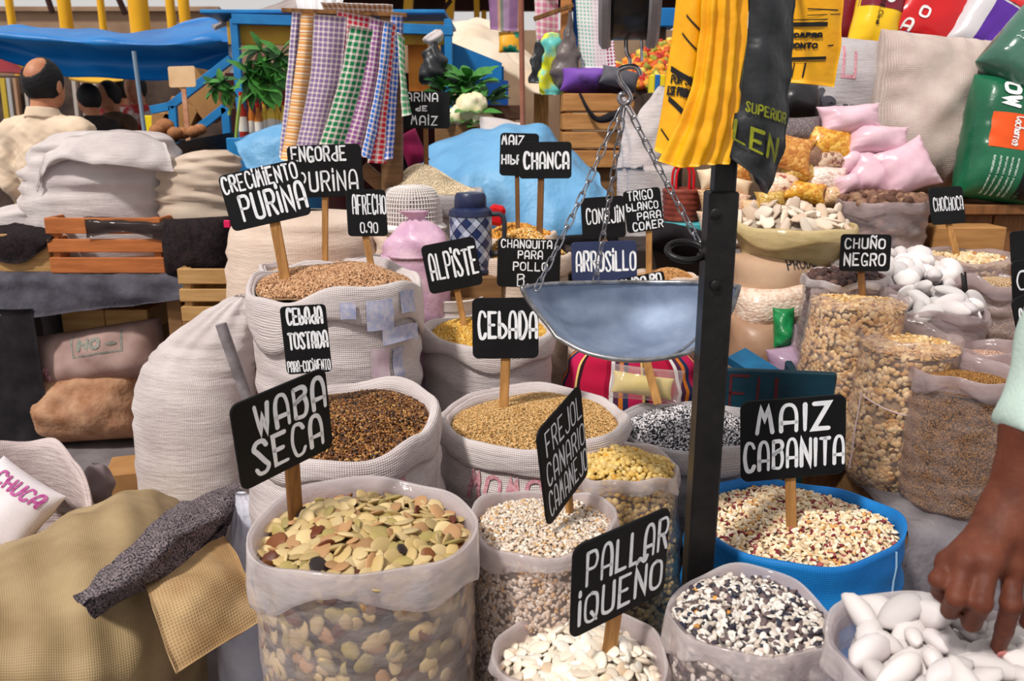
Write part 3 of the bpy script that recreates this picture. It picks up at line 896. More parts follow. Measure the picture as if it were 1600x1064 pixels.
fill(SJ, 'chopped_speckled_corn', 'chopped black and white corn heaped behind the black pole', BIT, (.0075, .005, .0035),
     [((232, 228, 230), 40), ((196, 190, 196), 14), ((34, 34, 44), 34), ((90, 86, 100), 8)], level=-.01, mound=.035, jit=.7, cover=2.8, rough=.7)
SK = sack('white_woven_sack', 'tall white woven sack with blue stamps holding the CRECIMIENTO sign', 527, 438, 254, 2.1, M_white, cuff=.09, lip=.014, und=.014, wr=.004, seed=30,
          prof=[(0, .9), (.1, 1.0), (.6, 1.03), (.9, 1.02), (1, 1.0)], nv=60, wv=11, tilt=(.03, .04))
fill(SK, 'feed_pellets', 'tan feed pellets in the tall sack with the CRECIMIENTO sign', ELL, (.0088, .0048, .0045),
     [((196, 152, 114), 30), ((178, 132, 94), 22), ((212, 172, 136), 18), ((150, 104, 70), 8)], level=-.01, mound=.045, jit=.6, cover=2.1, rough=.75)
for a0, a1, t0, t1, m_ in ((-1.35, -1.2, .93, .97, M_bluestamp), (-1.1, -.82, .90, .975, M_bluestamp), (-.72, -.5, .93, .985, M_bluestamp), (-1.05, -.85, .72, .85, M_pinkstamp),
                           (-.8, -.65, .76, .84, M_bluestamp), (-.95, -.45, .86, .9, M_bluestamp), (-1.7, -1.6, .9, .93, M_bluestamp)):
    wallpatch(SK, 'faded_stamp', a0, a1, t0, t1, m_, off=.004 if t0 < .86 else .021)
wallpatch(SK, 'navy_print', -1.42, -1.1, .575, .635, M_navyprint); wallpatch(SK, 'navy_print', -1.08, -.9, .575, .65, M_navyprint)
wallpatch(SK, 'brown_figure_print', -.32, -.08, .53, .7, mat('figure_print', (176, 128, 60), (70, 50, 30), 60, .8))
wallpatch(SK, 'red_stamp', -1.85, -1.75, .56, .62, M_redprint)
SL = sack('white_woven_sack', 'white woven sack of yellow cracked corn holding the ALPISTE sign', 765, 515, 200, 2.3, M_white, cuff=.05, lip=.014, und=.006, wr=.004, seed=33, nv=60, wv=10,
          prof=[(0, .9), (.1, 1.0), (.6, 1.05), (.9, 1.03), (1, 1.0)])
fill(SL, 'yellow_cracked_corn', 'bright yellow cracked corn under the ALPISTE sign', BIT, (.0062, .0048, .0035),
     [((230, 178, 72), 30), ((240, 204, 110), 22), ((216, 152, 48), 18), ((246, 224, 160), 8)], level=-.01, mound=.035, jit=.6, cover=2.4, rough=.6)
for t_ in (.35, .42, .5):
    wallpatch(SL, 'pink_woven_line', -2.9, -.3, t_, t_ + .006, M_pinkstamp, n=24, off=.003)

# ------------------------------------------------------------------ signs
sign([(360, 634), (506, 573), (520, 694), (376, 772)], 1.21, [('WABA', .2, .97, .53, .92), ('SECA', .14, .9, .1, .5)], (464, 834), 'black sign reading WABA SECA on a wide stick', .45, sw=.026, top=.56, lw=.0105, seed=1, stick=M_stick2)
sign([(838, 675), (905, 600), (918, 738), (855, 827)], 1.32, [('FREJOL', .12, .95, .68, .93), ('CANARIO', .08, .97, .38, .62), ('CAMANEJO', .06, .98, .08, .34)], (893, 838), 'narrow looking black sign reading FREJOL CANARIO CAMANEJO, turned away', .85, sw=.018, top=.6, lw=.0062, seed=2)
sign([(900, 858), (1043, 786), (1040, 928), (885, 997)], 1.09, [('PALLAR', .12, .99, .52, .9), ('iQUE~O', .06, .95, .1, .46)], (949, 1040), 'black sign reading PALLAR IQUENO in the nearest lima bean sack', .5, sw=.027, top=.5, lw=.0085, seed=3)
sign([(1158, 627), (1321, 616), (1321, 738), (1156, 755)], 1.47, [('MAIZ', .13, .85, .58, .95), ('CABANITA', .02, .99, .12, .5, .0105)], (1237, 835), 'black sign reading MAIZ CABANITA above the blue sack', .05, sw=.02, top=.49, lw=.0125, seed=4)
sign([(738, 466), (841, 464), (842, 560), (738, 560)], 1.85, [('CEbADA', .08, .99, .32, .78)], (788, 612), 'black sign reading only CEBADA, in front of the scale pan', 0, sw=.022, top=.5, lw=.0105, seed=5)
sign([(435, 476), (508, 478), (520, 580), (450, 585)], 1.62, [('CEbAdA', .12, .92, .72, .98), ('TOSTADA', .1, .99, .36, .62), ('PARA-COCiMIENTO', .03, .98, .03, .2, .0034)], (497, 625), 'small black sign reading CEBADA TOSTADA PARA COCIMIENTO', .15, sw=.016, top=.6, lw=.0075, seed=6)
sign([(339, 276), (465, 247), (487, 335), (365, 362)], 2.07, [('CRECiMiENTO', .02, .96, .66, .97, .0078), ('PURiNA', .16, .99, .12, .6)], (447, 441), 'large tilted black sign reading CRECIMIENTO on a broad stick', .1, sw=.026, top=.52, lw=.0105, seed=7)
sign([(443, 228), (565, 224), (568, 307), (460, 308)], 2.45, [('ENGORdE', .05, .8, .68, .98), ('PURiNA', .1, .93, .1, .5)], (508, 412), 'black sign reading ENGORDE, behind the CRECIMIENTO sign', 0, sw=.018, top=.45, lw=.009, seed=8)
sign([(536, 290), (600, 302), (608, 370), (548, 368)], 2.2, [('AFRECHO', .13, .99, .46, .88), ('0.90', .3, .75, .06, .3, .005)], (580, 415), 'narrow black sign reading AFRECHO 0.90', .3, sw=.017, top=.45, lw=.006, seed=9)
sign([(657, 384), (740, 369), (756, 443), (672, 461)], 2.28, [('ALPiSTE', .08, .97, .24, .8)], (723, 496), 'black sign reading ALPISTE with a tilted board', .1, sw=.017, top=.5, lw=.0095, seed=10)
sign([(778, 372), (878, 374), (873, 450), (776, 448)], 2.44, [('CHANQUITA', .05, .86, .8, .98), ('PARA', .32, .72, .58, .76), ('POLLO', .25, .8, .34, .53), ('B.', .32, .5, .02, .28)], (822, 470), 'black sign reading CHANQUITA PARA POLLO beside the chain', 0, sw=.016, lw=.0055, seed=11)
sign([(811, 222), (893, 221), (893, 279), (811, 279)], 2.72, [('CHANCA', .08, .96, .25, .72)], (843, 368), 'black sign reading CHANCA in front of the pale blue tarp', 0, sw=.021, top=.42, lw=.011, seed=12, stick=M_stick2)
sign([(781, 206), (843, 210), (840, 275), (781, 275)], 2.85, [('MAIZ', .03, .62, .72, .95), ('HIbRIDO', .04, .97, .26, .5)], (809, 352), 'black sign reading MAIZ HIBRIDO half behind the CHANCA sign', 0, sw=.015, top=.46, lw=.008, seed=13, stick=M_stick2)
sign([(907, 309), (972, 306), (982, 372), (910, 373)], 2.75, [('CONEJiN', .1, .98, .36, .74)], (955, 402), 'black sign reading CONEJIN behind the left chain', 0, sw=.016, lw=.0072, seed=14)
sign([(972, 298), (1030, 293), (1039, 357), (981, 365)], 2.5, [('TRIGO', .1, .78, .74, .98), ('bLANCO', .04, .9, .5, .7), ('PARA', .3, .95, .27, .46), ('COMER', .15, .98, .03, .24)], (1014, 420), 'small black sign reading TRIGO BLANCO PARA COMER', .1, sw=.018, top=.6, lw=.0055, seed=15)
sign([(891, 378), (993, 376), (997, 438), (895, 440)], 2.35, [('ARROSiLLO', .06, .99, .24, .76)], (945, 475), 'dark blue sign reading ARROSILLO behind the scale pan', 0, sw=.016, board=M_navy, lw=.0095, seed=16)
sign([(948, 440), (1036, 423), (1046, 474), (960, 490)], 2.33, [('MOLIDO PO', .08, .95, .66, .98)], (988, 486), 'slanted black sign reading MOLIDO PO mostly hidden by the scale pan', 0, sw=.016, lw=.009, seed=17)
sign([(626, 142), (703, 144), (703, 201), (627, 200)], 3.0, [('HARiNA', -.05, .76, .72, .97), ('dE', .3, .54, .46, .62), ('MAiZ', .2, .75, .08, .35)], (666, 256), 'black sign reading HARINA DE MAIZ beside the hanging towels', 0, sw=.017, lw=.0068, seed=18, stick=M_stick2)
sign([(1314, 366), (1393, 366), (1390, 425), (1311, 423)], 2.15, [('CHU~O', .07, .88, .6, .9), ('NEGRO', .07, .9, .14, .5)], (1347, 455), 'black sign reading CHUNO NEGRO among the clear bags', 0, sw=.017, top=.46, lw=.007, seed=19, stick=M_stick2)
sign([(1447, 292), (1503, 292), (1509, 349), (1459, 351)], 2.6, [('CHOCHOCA', .08, .96, .35, .72)], (1496, 402), 'black sign reading CHOCHOCA below the large beige sack', .2, sw=.02, top=.55, lw=.0048, seed=20)
sign([(1577, 362), (1640, 356), (1645, 408), (1580, 412)], 2.3, [], (1606, 470), 'blank black sign at the right edge of the picture', 0, sw=.016)
sign([(1584, 410), (1650, 395), (1660, 462), (1578, 474)], 2.1, [('C', .08, .34, .3, .75)], (1620, 520), 'black sign with a letter C behind the GARBANZO sign', .2, sw=.016, lw=.008, seed=22)
sign([(1579, 470), (1650, 436), (1665, 524), (1596, 556)], 2.0, [('GARBANZO', .08, .98, .3, .8)], (1630, 575), 'black sign reading GARBANZO cut by the right edge', .3, sw=.016, lw=.008, seed=23)
sign([(1502, 430), (1508, 429), (1513, 470), (1507, 472)], 2.25, [], (1516, 512), 'small sign seen edge on, its stick among the white potatoes', 1.2, sw=.014, top=.2)

# ------------------------------------------------------------------ right hand side: low platform with clear bags
M_ply = wood('platform_wood', (110, 78, 48), (150, 112, 72), (1, 8, 8), 4)
def slab(name, x0, x1, y0, y1, z0, z1, m, **k):
    return box(name, ((x0 + x1) / 2, (y0 + y1) / 2, (z0 + z1) / 2), (x1 - x0, y1 - y0, z1 - z0), m, **k)
tag(slab('display_platform', .86, 2.1, 1.66, 2.34, 0, .45, M_ply), 'low wooden platform under the clear bags on the right', 'platform')
tag(slab('display_bench', .74, 2.3, 2.36, 3.4, 0, .56, M_ply), 'wooden bench carrying the packets and sacks at the back right', 'bench')
M_sheetp = mat('grey_polythene', (132, 126, 130), (104, 98, 104), 9, .35, .5, bump=.6, bs=14, bdist=.02)
P_ = np.array([[(x, 1.9, .456), (x, 1.72, .458), (x + .01, 1.63, .45), (x - .01, 1.60, .36), (x + .015, 1.585, .22), (x, 1.55, .1), (x + .01, 1.5, .012)] for x in np.linspace(.84, 1.75, 8)])
tag(sheet('plastic_sheet', P_, M_sheetp, 6, 6, .0015, .012, .14, 3), 'crumpled grey plastic sheet draped under the bags beside the blue sack', 'plastic sheet')

FAVA_P = [((226, 190, 134), 30), ((214, 172, 112), 24), ((236, 208, 160), 20), ((196, 146, 86), 10), ((142, 92, 52), 2)]
R1 = sack('clear_bag', 'tall clear bag of split beans with the CHUNO NEGRO sign stuck in front of it', 1345, 458, 138, 2.1, M_filmc, zb=.45, cuff=.0, und=.008, wr=.002, prof=[(0, .9), (.1, 1.1), (.5, 1.12), (.85, 1.02), (1, 1.03)], seed=41, deep=.06, nth=64, nv=30, cat='bag', lean=(-.03, -.02))
fill(R1, 'split_bean_fill', 'tan split beans packed inside the tall clear bag', [FAVA], (.0155, .0125, .006), FAVA_P, level=-.03, mound=.012, jit=.5, cover=2, indiv=80,
     single=('split_bean', 'tan split bean at the top of the tall clear bag by the CHUNO NEGRO sign', 'bean', 'split beans on top of the tall clear bag'), side=True, sidecover=1.9, corek=1.3, sidejit=.15, rough=.45)
R2 = sack('clear_bag', 'clear bag of split beans tied with string, between the tall bag and the wheat bag', 1424, 520, 145, 1.93, M_filmc, zb=.45, cuff=.0, und=.009, wr=.003, prof=[(0, .8), (.1, 1.0), (.5, 1.06), (.85, 1.02), (1, 1.06)], seed=43, deep=.08, nth=64, nv=30, cat='bag', lean=(-.03, -.01))
fill(R2, 'split_bean_fill', 'tan split beans packed inside the string tied bag', [FAVA], (.0158, .013, .0065), FAVA_P, level=-.035, mound=.01, jit=.5, cover=2, indiv=70,
     single=('split_bean', 'pale split bean at the top of the string tied clear bag', 'bean', 'split beans on top of the string tied bag'), side=True, sidecover=1.8, corek=1.3, sidejit=.15, rough=.45, sidetop=.88)
tube('string', [R2['wall'](a, t, .006) for a, t in zip(np.linspace(-2.7, -.2, 12), np.linspace(.62, .42, 12))], .0018, mat('string', (210, 188, 190)), R2['root'], 6)
tube('string_end', [R2['wall'](-2.75, t, .008) for t in np.linspace(.64, .12, 6)], .0018, MC['string'], R2['root'], 6)
R3 = sack('clear_bag', 'clear bag of fine brown wheat right behind the dark hand', 1515, 577, 160, 1.77, M_filmc, zb=.452, cuff=.035, lip=.004, und=.005, wr=.003, prof=[(0, .85), (.06, 1.0), (.5, 1.06), (.85, 1.0), (1, 1.0)], seed=45, deep=.06, cuffmat=M_filmb, nth=64, nv=30, cat='bag')
fill(R3, 'brown_wheat', 'fine golden brown wheat in the clear bag behind the hand', OCT, (.0058, .003, .0028), [((158, 110, 54), 30), ((132, 90, 40), 24), ((180, 134, 74), 18), ((104, 68, 30), 10)],
     level=-.035, mound=.02, jit=.5, cover=2.4, side=True, sidecover=2.2, nmax=30000, sidetop=.86)
R4 = sack('clear_bag', 'clear bag of reddish grain cut by the right edge behind the sleeve', 1618, 600, 112, 1.78, M_filmb, zb=.45, cuff=.02, lip=.004, und=.004, wr=.003, prof=STRAIGHT, seed=47, deep=.05, cuffmat=M_filmb, nth=48, nv=24, cat='bag')
fill(R4, 'reddish_grain', 'reddish brown grain in the bag at the right edge', OCT, (.007, .005, .004), [((150, 100, 88), 30), ((120, 78, 70), 20), ((176, 130, 112), 10)], level=-.03, mound=.01, cover=2, side=True, sidecover=1.6)
RD = sack('clear_bag', 'clear bag of black dried potatoes behind the CHUNO NEGRO sign', 1322, 432, 122, 2.28, M_filmc, zb=.5, cuff=.02, lip=.004, und=.008, wr=.003, prof=[(0, 1.0), (.1, 1.2), (.4, 1.2), (.8, 1.0), (1, 1.0)], seed=49, deep=.05, cuffmat=M_film2, nth=56, nv=26, cat='bag')
fill(RD, 'black_potato_fill', 'black dried potatoes packed in the clear bag', [TUBER], (.026, .02, .018), [((84, 58, 52), 30), ((64, 42, 40), 20), ((112, 84, 74), 10)], level=-.012, mound=.012, cover=2, indiv=60,
     single=('black_dried_potato', 'small wrinkled black dried potato behind the CHUNO NEGRO sign', 'dried potato', 'black dried potatoes behind the sign'), side=True, sidecover=1.2, rough=.6)
WP = [((224, 217, 216), 30), ((214, 206, 206), 20), ((232, 226, 224), 10)]
RT1 = sack('clear_bag', 'clear bag of round white dried potatoes behind the CHUNO NEGRO sign', 1398, 428, 190, 2.46, M_filmb, zb=.56, cuff=.02, lip=.005, und=.01, wr=.004, prof=STRAIGHT, seed=51, deep=.05, cuffmat=M_filmb, nth=56, nv=26, cat='bag', tilt=(-.1, 0))
fill(RT1, 'white_potato_fill', 'round white dried potatoes filling the rear bag', [TUBER], (.062, .05, .045), WP, level=-.005, mound=.04, cover=1.5, indiv=60, jit=.3,
     single=('round_white_potato', 'round chalky white dried potato behind the CHUNO NEGRO sign', 'dried potato', 'round white dried potatoes in the rear bag'), rough=.8, k=.85)
RT2 = sack('clear_bag', 'clear bag of long white dried potatoes around the edge on sign', 1466, 482, 140, 2.2, M_filmb, zb=.45, cuff=.02, lip=.005, und=.008, wr=.004, prof=STRAIGHT, seed=53, deep=.05, cuffmat=M_filmb, nth=56, nv=26, cat='bag')
fill(RT2, 'white_potato_fill', 'long white dried potatoes filling the bag around the edge on sign', [TUBER], (.078, .04, .036), WP, level=-.008, mound=.04, cover=1.4, indiv=40, jit=.35,
     single=('white_dried_potato', 'long chalky white dried potato beside the edge on sign', 'dried potato', 'long white dried potatoes beside the edge on sign'), rough=.8, k=.85)
RC = sack('clear_bag', 'clear bag of pale beans holding the CHOCHOCA sign', 1498, 395, 152, 2.6, M_filmb, zb=.56, cuff=.0, und=.006, wr=.004, prof=STRAIGHT, seed=55, deep=.07, nth=56, nv=26, cat='bag')
fill(RC, 'pale_bean_fill', 'pale beans in the bag with the CHOCHOCA sign', [FAVA], (.02, .015, .009), [((230, 204, 164), 30), ((216, 182, 134), 20), ((240, 222, 190), 15), ((170, 110, 60), 3)], level=-.025, mound=.015, cover=2, indiv=150, jit=.5,
     single=('pale_bean', 'pale tan bean around the CHOCHOCA sign stick', 'bean', 'pale beans under the CHOCHOCA sign'), side=True, sidecover=1.0)
RX = sack('clear_bag', 'loosely folded beige plastic bag left of the blank black sign', 1560, 432, 128, 2.36, M_filmb, zb=.56, cuff=.03, lip=.008, und=.016, wr=.01, prof=STRAIGHT, seed=57, deep=.07, cuffmat=M_filmb, nth=56, nv=26, cat='bag')
fill(RX, 'beige_meal', 'beige meal inside the loosely folded bag on the right', OCT, (.006, .004, .003), [((214, 184, 148), 20), ((200, 166, 128), 20)], level=-.03, mound=.02, cover=1.6, side=True, sidecover=.8)
RL = sack('clear_bag', 'clear bag of pinkish lentils between the wheat bag and the GARBANZO sign', 1546, 538, 118, 2.0, M_filmc, zb=.452, cuff=.03, lip=.004, und=.008, wr=.004, prof=STRAIGHT, seed=59, deep=.07, cuffmat=M_filmb, nth=56, nv=26, cat='bag')
fill(RL, 'pink_lentils', 'pinkish lentils in the bag behind the wheat bag', OCT, (.006, .006, .0035), [((206, 166, 146), 20), ((190, 148, 128), 20), ((220, 184, 164), 10)], level=-.04, mound=.01, cover=2.2, side=True, sidecover=1.6)
RB = sack('clear_bag', 'small clear bag of tan beans below the GARBANZO sign', 1600, 548, 96, 2.08, M_filmb, zb=.452, cuff=.02, lip=.004, und=.006, wr=.003, prof=STRAIGHT, seed=61, deep=.05, cuffmat=M_filmb, nth=48, nv=24, cat='bag')
fill(RB, 'tan_beans', 'tan chick peas in the bag at the right edge', ELL, (.012, .01, .009), [((210, 176, 128), 20), ((196, 156, 104), 20)], level=-.03, mound=.01, cover=2, side=True, sidecover=1.5)
RP = sack('clear_bag', 'milky plastic bag of dark dried potatoes in front of the pink bags', 1381, 312, 138, 2.8, M_filmb, zb=.56, cuff=.035, lip=.004, und=.004, wr=.007, prof=[(0, .8), (.3, .86), (.7, .95), (1, 1.0)], seed=63, deep=.05, cuffmat=M_filmb, nth=64, nv=40, cat='bag', wv=9)
fill(RP, 'dark_potato_fill', 'brown dried potatoes packed in the milky bag', [TUBER], (.032, .026, .022), [((128, 92, 74), 30), ((98, 66, 52), 20), ((150, 116, 92), 10)], level=-.006, mound=.014, cover=2, indiv=90,
     single=('brown_dried_potato', 'small brown dried potato in the milky bag before the pink bags', 'dried potato', 'brown dried potatoes in the milky bag'), side=True, sidecover=1.1, rough=.7)

# ------------------------------------------------------------------ sack of pale dried chunks and what it stands on
M_yfilm = film('film_yellow', (226, 204, 150), op=.8, rough=.25)
RK = sack('yellow_lined_sack', 'wide yellowish plastic lined sack of pale dried chunks right of the black pole', 1240, 352, 172, 2.6, M_yfilm, zb=float(at(1240, 412, 2.6)[2]), cuff=.04, lip=.014, und=.005, wr=.003, prof=[(0, .72), (.3, .86), (.8, .98), (1, 1.0)], seed=65, deep=.04, nth=64, nv=22)
fill(RK, 'dried_chunk_fill', 'pale dried chunks filling the yellow lined sack', [ell_shape(7, 4, flat=.5, lump=.28, seed=8), ell_shape(7, 4, flat=.3, lump=.3, seed=9)], (.07, .038, .02), [((226, 204, 184), 30), ((214, 188, 164), 20), ((236, 220, 202), 15)],
     level=.0, mound=.05, cover=1.9, indiv=90, jit=.45, single=('dried_chunk', 'pale irregular dried chunk heaped in the yellow lined sack', 'dried chunk', 'pale dried chunks'), rough=.8, bump=.5, cat='dried food')
def graintex(name, pal, sc, bump=.6, rough=.4, stretch=(1, 1, 1)):
    if name in MC: return MC[name]
    t = NT(name); tc = t.n('ShaderNodeTexCoord')
    v = t.n('ShaderNodeTexVoronoi'); v.inputs['Scale'].default_value = sc; t.l(t.scalevec(tc.outputs['Object'], stretch), v.inputs['Vector'])
    sp = t.n('ShaderNodeSeparateColor'); t.l(v.outputs['Color'], sp.inputs[0])
    tot = sum(w for _, w in pal); acc = 0; st = []
    for c, w in pal: st.append((acc / tot, L(c))); acc += w
    col = t.ramp(sp.outputs[0], st, True)
    h = t.math('SUBTRACT', 1.0, v.outputs['Distance'])
    p = t.bsdf(col, rough, .5, 0, h, bump, .004, Coat_Weight=.35, Coat_Roughness=.2)
    MC[name] = t.done(p)
    return MC[name]
def pil(name, label, cat, px, py, wpx, hpx, Y, t, mt, rot=0, lean=.35, yaw=0, group=None, ear=.06, wob=.004, seed=1, p=2.2, n=22, crease=.0, sag=0, wl=.12, at3=None):
    s = ppm(py, Y); c = at(px, py, Y) if at3 is None else np.asarray(at3)
    a = math.radians(rot); y = math.radians(yaw)
    X = np.array([math.cos(y), math.sin(y), 0]); U = np.array([-math.sin(y) * lean, math.cos(y) * lean, 1.]); U /= np.linalg.norm(U)
    ax = X * math.cos(a) + U * math.sin(a); ay = -X * math.sin(a) + U * math.cos(a)
    P = Pillow(c, ax, ay, wpx / s, hpx / s, t, p, ear, wob, seed, wl, sag, crease)
    o = P.build(name, mt, None, n, label, cat, group)
    return P, o
P, o = pil('printed_sack', 'tan woven sack printed PRODUCTO under the yellow lined sack', 'sack', 1214, 430, 148, 84, 2.58, .26, M_tan, rot=7, lean=.1, wob=.006, seed=4, p=3, ear=.03)
P.text([('PRODUCTO', -.05, .98, .3, .7, .03)], mat('black_ink', (30, 30, 34), (60, 58, 60), 80, .8), o, .05)
G_white = graintex('packed_white_beans', [((236, 214, 196), 20), ((226, 200, 180), 20), ((214, 182, 160), 10)], 75, stretch=(1, 1, 1.7))
pil('bean_bag', 'flat clear bag of white beans squeezed between two tan sacks', 'bag', 1206, 476, 130, 72, 2.52, .22, G_white, rot=8, lean=.1, p=3.4, ear=.02, seed=6)
pil('brown_sack', 'brown plastic sack lowest in the pile right of the black pole', 'sack', 1188, 538, 112, 100, 2.5, .24, mat('brown_plastic', (178, 142, 116), (158, 122, 96), 10, .4, .4, bump=.3, bs=30), rot=0, lean=.1, p=3, ear=.03, seed=7)
pil('green_bag', 'small crumpled green plastic bag between the clear bags', 'bag', 1225, 512, 34, 64, 2.36, .06, mat('green_plastic', (28, 142, 78), (18, 112, 60), 30, .3, .5, bump=.6, bs=40), seed=8, wob=.01, wl=.05)
pil('lilac_bag', 'lilac plastic bag on the platform left of the tall bean bag', 'bag', 1234, 572, 62, 66, 2.3, .1, film('film_lilac', (206, 172, 202), op=.75), rot=12, seed=9, wob=.008, wl=.07)
pil('lilac_bag', 'small clear lilac bag above the other lilac bag', 'bag', 1254, 532, 36, 44, 2.34, .06, MC['film_lilac'], rot=-15, seed=10, wob=.006, wl=.06)
# teal crate and board on the floor behind the pole
cr = thing('teal_crate', 'teal painted crate with red letters behind the MAIZ CABANITA sign', 'crate', at(1195, 640, 2.02) * [1, 1, 0])
M_teal = mat('teal_paint', (14, 58, 74), (10, 44, 58), 14, .6, bump=.2)
zc = at(1195, 590, 2.02)[2]
b = box('front_board', at(1195, 604, 2.02) - [0, 0, .02], (.34, .02, .13), M_teal, cr, rz=-.15)
box('side_board', at(1240, 604, 2.12) - [0, 0, .02], (.02, .2, .13), M_teal, cr, rz=-.15)
beam('corner_post', at(1118, 560, 2.06) * [1, 1, 0], at(1118, 560, 2.06), .04, .04, M_teal, cr)
beam('corner_post', at(1252, 585, 2.06) * [1, 1, 0], at(1252, 585, 2.06), .04, .04, M_teal, cr)
cpos = at(1195, 604, 2.02) - [0, 0, .02]
letter_mesh('lettering', [('EU', -.09, .03, -.05, .05)], lambda v: rotz(np.stack([v[:, 0], np.full(len(v), -.0115), v[:, 1]], 1), -.15) + cpos, mat('crate_red', (84, 30, 36)), b, .008)
tag(beam('blue_plank', at(1150, 556, 2.3), at(1262, 628, 2.1), .07, .03, mat('blue_plank', (24, 98, 140), (18, 76, 112), 14, .6), up=(0, -.5, 1)), 'blue painted plank sloping down left of the tall bean bag', 'plank')

# ------------------------------------------------------------------ stacked packets
G = {
 'grey': graintex('seeds_grey', [((112, 98, 100), 20), ((92, 80, 84), 20), ((140, 124, 120), 8)], 300),
 'orange': graintex('flakes_orange', [((206, 138, 56), 20), ((186, 112, 42), 16), ((226, 170, 90), 10)], 90),
 'yellow': graintex('corn_yellow', [((222, 158, 42), 20), ((206, 134, 30), 14), ((238, 188, 84), 12)], 85),
 'brown': graintex('seeds_brown', [((150, 110, 86), 20), ((128, 90, 70), 20), ((176, 140, 110), 8)], 330),
 'spot': graintex('beans_spotted', [((214, 186, 160), 20), ((136, 92, 76), 10), ((190, 150, 120), 10)], 85),
 'gold': graintex('peas_gold', [((204, 164, 78), 20), ((184, 140, 58), 14), ((222, 188, 110), 10)], 150),
 'pink': graintex('corn_pinkish', [((234, 206, 182), 20), ((220, 180, 152), 14), ((160, 78, 66), 3)], 95),
 'white': graintex('beans_white', [((238, 220, 210), 20), ((226, 204, 192), 14), ((214, 178, 162), 6)], 80, stretch=(1, 1, 1.5)),
 'tan': graintex('barley_tan', [((220, 184, 142), 20), ((202, 160, 116), 14)], 170),
 'cream': mat('cream_powder', (234, 208, 176), (222, 190, 156), 20, .5, .4)}
PK = [('grey', 1246, 203, 76, 40, 2, 2.98, 'flat packet of dark grey seeds on top of the packet pile'),
      ('orange', 1230, 238, 76, 56, -14, 2.9, 'clear packet of orange flakes with a blue tag, left of the pile top'),
      ('yellow', 1296, 222, 70, 46, -8, 2.95, 'packet of yellow corn right below the dark grey packet'),
      ('brown', 1258, 248, 62, 34, 22, 2.92, 'packet of fine brown seeds between the orange and the spotted packets'),
      ('spot', 1292, 251, 56, 28, 12, 2.93, 'packet of spotted beans beside the pink flour bags'),
      ('gold', 1246, 270, 54, 30, 6, 2.9, 'upper packet of small golden peas'),
      ('pink', 1222, 288, 54, 38, -4, 2.88, 'packet of pinkish white corn next to the black bag tip'),
      ('white', 1290, 280, 62, 40, -6, 2.9, 'packet of large white beans in the middle of the pile'),
      ('yellow', 1255, 300, 66, 32, -10, 2.86, 'packet of yellow corn in the lower middle of the pile'),
      ('gold', 1204, 313, 44, 26, 2, 2.84, 'lower packet of small golden peas above the dried chunks'),
      ('tan', 1303, 306, 40, 34, -6, 2.88, 'packet of tan barley next to the milky potato bag'),
      ('orange', 1150, 268, 42, 28, 0, 2.95, 'small packet of orange flakes just right of the pole'),
      ('cream', 1150, 291, 44, 26, -16, 2.92, 'cream packet with a pointed corner right of the pole'),
      ('pink', 1148, 315, 40, 32, -20, 2.9, 'pinkish packet below the cream pointed packet'),
      ('white', 1158, 345, 44, 34, -16, 2.84, 'packet of white beans above the brown stack right of the pole'),
      ('tan', 1180, 330, 44, 36, 0, 2.86, 'packet of tan corn left of the dried chunks'),
      ('cream', 1106, 280, 26, 32, 10, 2.92, 'cream packet peeking out left of the pole, topmost'),
      ('tan', 1106, 312, 24, 34, 10, 2.9, 'tan packet left of the pole below the cream one'),
      ('pink', 1104, 346, 22, 34, 10, 2.88, 'pinkish packet left of the pole above the dark ledge'),
      ('white', 1155, 375, 40, 28, 4, 2.8, 'packet of white beans lowest right of the pole'),
      ('spot', 1190, 362, 40, 26, 6, 2.86, 'packet of spotted beans hidden behind the dried chunks')]
for i, (g, px, py, w, h, rot, Y, lab) in enumerate(PK):
    P, o = pil('grain_packet', lab, 'packet', px, py, w * 1.12, h * 1.15, Y, .07, G[g], rot, lean=.5, group='stacked grain packets', ear=.16, seed=i, p=2.0, n=18, wob=.003)
    if 'blue tag' in lab: P.patch('blue_tag', -.95, -.6, -.75, -.2, mat('tag_blue', (40, 80, 160), rough=.4), o)
M_pink = mat('pink_film', (232, 196, 208), (222, 178, 194), 14, .28, .5, bump=.25, bs=26)
for i, (px, py, w, h, rot, Y, lab) in enumerate([(1328, 188, 92, 44, 4, 2.98, 'pink flour bag on top of the pink pile'), (1370, 220, 92, 44, -4, 2.95, 'pink flour bag with a pointed right end, second from the top'),
      (1414, 264, 84, 74, 22, 2.9, 'largest pink flour bag at the front of the pile'), (1358, 270, 66, 64, -12, 2.93, 'pink flour bag left of the largest one'), (1324, 254, 50, 34, 30, 2.96, 'small pink flour bag beside the spotted packet'),
      (1322, 290, 40, 30, 20, 2.88, 'lowest small pink flour bag touching the milky bag')]):
    pil('flour_bag', lab, 'bag', px, py, w * 1.1, h * 1.15, Y, .12, M_pink, rot, lean=.4, group='pink flour bags', ear=.14, seed=20 + i, wob=.005, wl=.09, crease=.004, n=26)

